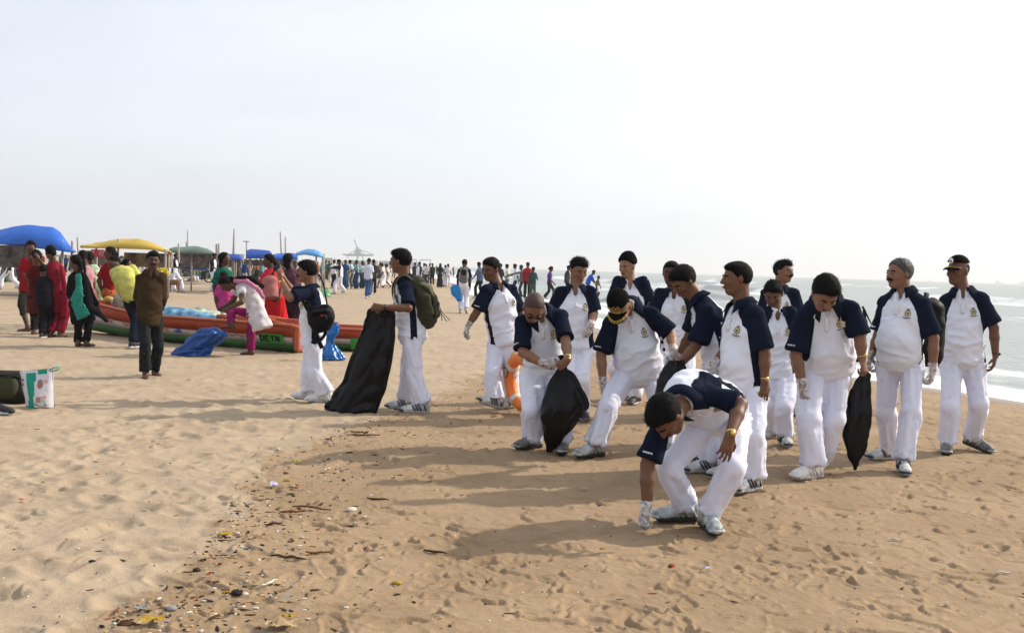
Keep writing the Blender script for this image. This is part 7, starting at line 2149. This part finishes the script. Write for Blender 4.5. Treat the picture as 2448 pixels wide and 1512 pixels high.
bit(470, 1360, 'lump', 'dark', .08, 'dark stone at the head of the lower wrack')
bit(655, 1165, 'film', 'lilac', .16, 'crumpled clear plastic in the upper wrack')
bit(698, 1165, 'lump', 'tan', .09, 'tan cork piece beside the clear plastic', 0, 'cork', 'cork')
bit(686, 1150, 'lump', 'yellow', .07, 'yellow flower above the tan cork', 0, 'marigold', 'flower')
bit(710, 1160, 'lump', 'red', .05, 'red seed pod beside the tan cork', 0, 'seed_pod', 'seed pod')
bit(683, 1134, 'lump', 'rust', .06, 'rust seed pod at the top of the upper wrack', 0, 'seed_pod', 'seed pod')
bit(712, 1110, 'film', 'lime', .12, 'lime green strip on the sand near the shadow')
bit(665, 1076, 'shell', 'white', .06, 'white crumpled tissue spot at the edge of the dry sand')
bit(840, 1219, 'shell', 'white', .12, 'flat cream shell in the open damp sand')
bit(903, 1196, 'stick', 'brown', .24, 'thick brown driftwood slab in front of the shadows', -12)
bit(785, 1240, 'shell', 'white', .06, 'small white shell left of the cream shell')
bit(745, 1220, 'stick', 'rust', .42, 'long thin reddish twig in the damp sand', -18)
bit(700, 1232, 'stick', 'rust', .25, 'forked red stem near the dry sand edge', 8)
bit(778, 1128, 'film', 'white', .08, 'white scrap in the long shadow')
bit(536, 1287, 'film', 'yellow', .12, 'folded yellow and red packet on the dry sand')
bit(585, 1292, 'film', 'tan', .14, 'greenish tangle right of the folded packet', 0, 'weed_tangle', 'seaweed')
bit(690, 1335, 'stick', 'brown', .30, 'brown curved branch in the lower damp sand', -8)
bit(760, 1323, 'stick', 'rust', .20, 'rusty branch left of the lower footprints', 14)
bit(1040, 1322, 'stick', 'brown', .22, 'dark bent twig on open sand', -25)
bit(655, 1256, 'stick', 'brown', .16, 'short brown twig below the forked stem', 30)
bit(1606, 1348, 'lump', 'red', .06, 'orange red scrap below the nearest man')
bit(1692, 1366, 'film', 'lilac', .07, 'pale violet plastic chip right of the orange scrap')
bit(2080, 1353, 'film', 'white', .06, 'white plastic cap on the right foreground sand')
bit(1278, 1270, 'lump', 'grey', .04, 'small round grey pebble inside the nearest shadow')
bit(1440, 1308, 'lump', 'yellow', .05, 'yellow flower scrap by the gloved fist', 0, 'marigold', 'flower')
bit(1395, 1170, 'film', 'tan', .09, 'dried leaf in the middle of the shadows', 0, 'dry_leaf', 'leaf')
bit(2140, 1290, 'stick', 'white', .14, 'bleached stick on the right foreground sand', 10)
bit(2400, 1372, 'stick', 'white', .16, 'bleached twig near the right edge', 15)
bit(788, 1128, 'film', 'white', .07, 'paper scrap beside the long shadow edge')
bit(50, 1205, 'film', 'red', .07, 'red scrap on the dry sand at the left')
bit(232, 1135, 'lump', 'red', .04, 'tiny red cap on the dry sand')
bit(220, 1352, 'lump', 'dark', .06, 'dark brown husk alone on the dry sand', 0, 'husk', 'husk')
bit(860, 1040, 'film', 'brown', .26, 'brown weed tangle under the tall black sack', 0, 'seaweed_clump', 'seaweed')
bit(880, 1046, 'stick', 'brown', .34, 'twiggy brown branch beside the weed tangle', 20)
bit(790, 870, 'film', 'lime', .0801, 'small teal scrap near the blue sack')
# fine drift of broken shell, husk and weed
pts_ = [];
WX = [gnd(a, b) for a, b in _wp]
m = MB()
cols = ['white', 'brown', 'rust', 'tan', 'dark', 'grey', 'tan', 'white', 'brown', 'brown']
for i in range(2300):
    if i < 1700:
        k = rg2.randrange(len(WX) - 1); a, b = WX[k], WX[k + 1]; t_ = rg2.random()
        if k > 8 and rg2.random() < .5: continue
        p = a.lerp(b, t_); x = p.x + abs(rg2.gauss(0, .42)) - .12 + .05; y = p.y + rg2.gauss(0, .12)
        cl_ = vnoise2(np.array([x * 2.5]), np.array([y * 2.5]), 77)[0]
        if cl_ < -.15 and rg2.random() < .8: continue
    else:
        q = gnd(rg2.uniform(0, 2448), rg2.uniform(900, 1512)); x, y = q.x, q.y
    z = gz(x, y); s_ = rg2.uniform(.004, .012) * (1.15 if i < 1700 else .8); an = rg2.uniform(0, 6.28)
    mi = rg2.randrange(len(cols)); fr_ = (Vector((math.cos(an), math.sin(an), 0)), Vector((-math.sin(an), math.cos(an), 0)), Z)
    el_ = rg2.choice((1, 1.4, 3.2 if mi in (1, 2, 4, 8, 9) else 1.2))
    m.ball((x, y, z + s_ * .2), (s_ * el_, s_ * .7, s_ * .4), fr_, n=5, k=3, m=mi)
dd = m.build('beach_debris', [cloth(LC[c], 'litter') for c in cols], sm=False)
tag(dd, kind='stuff')
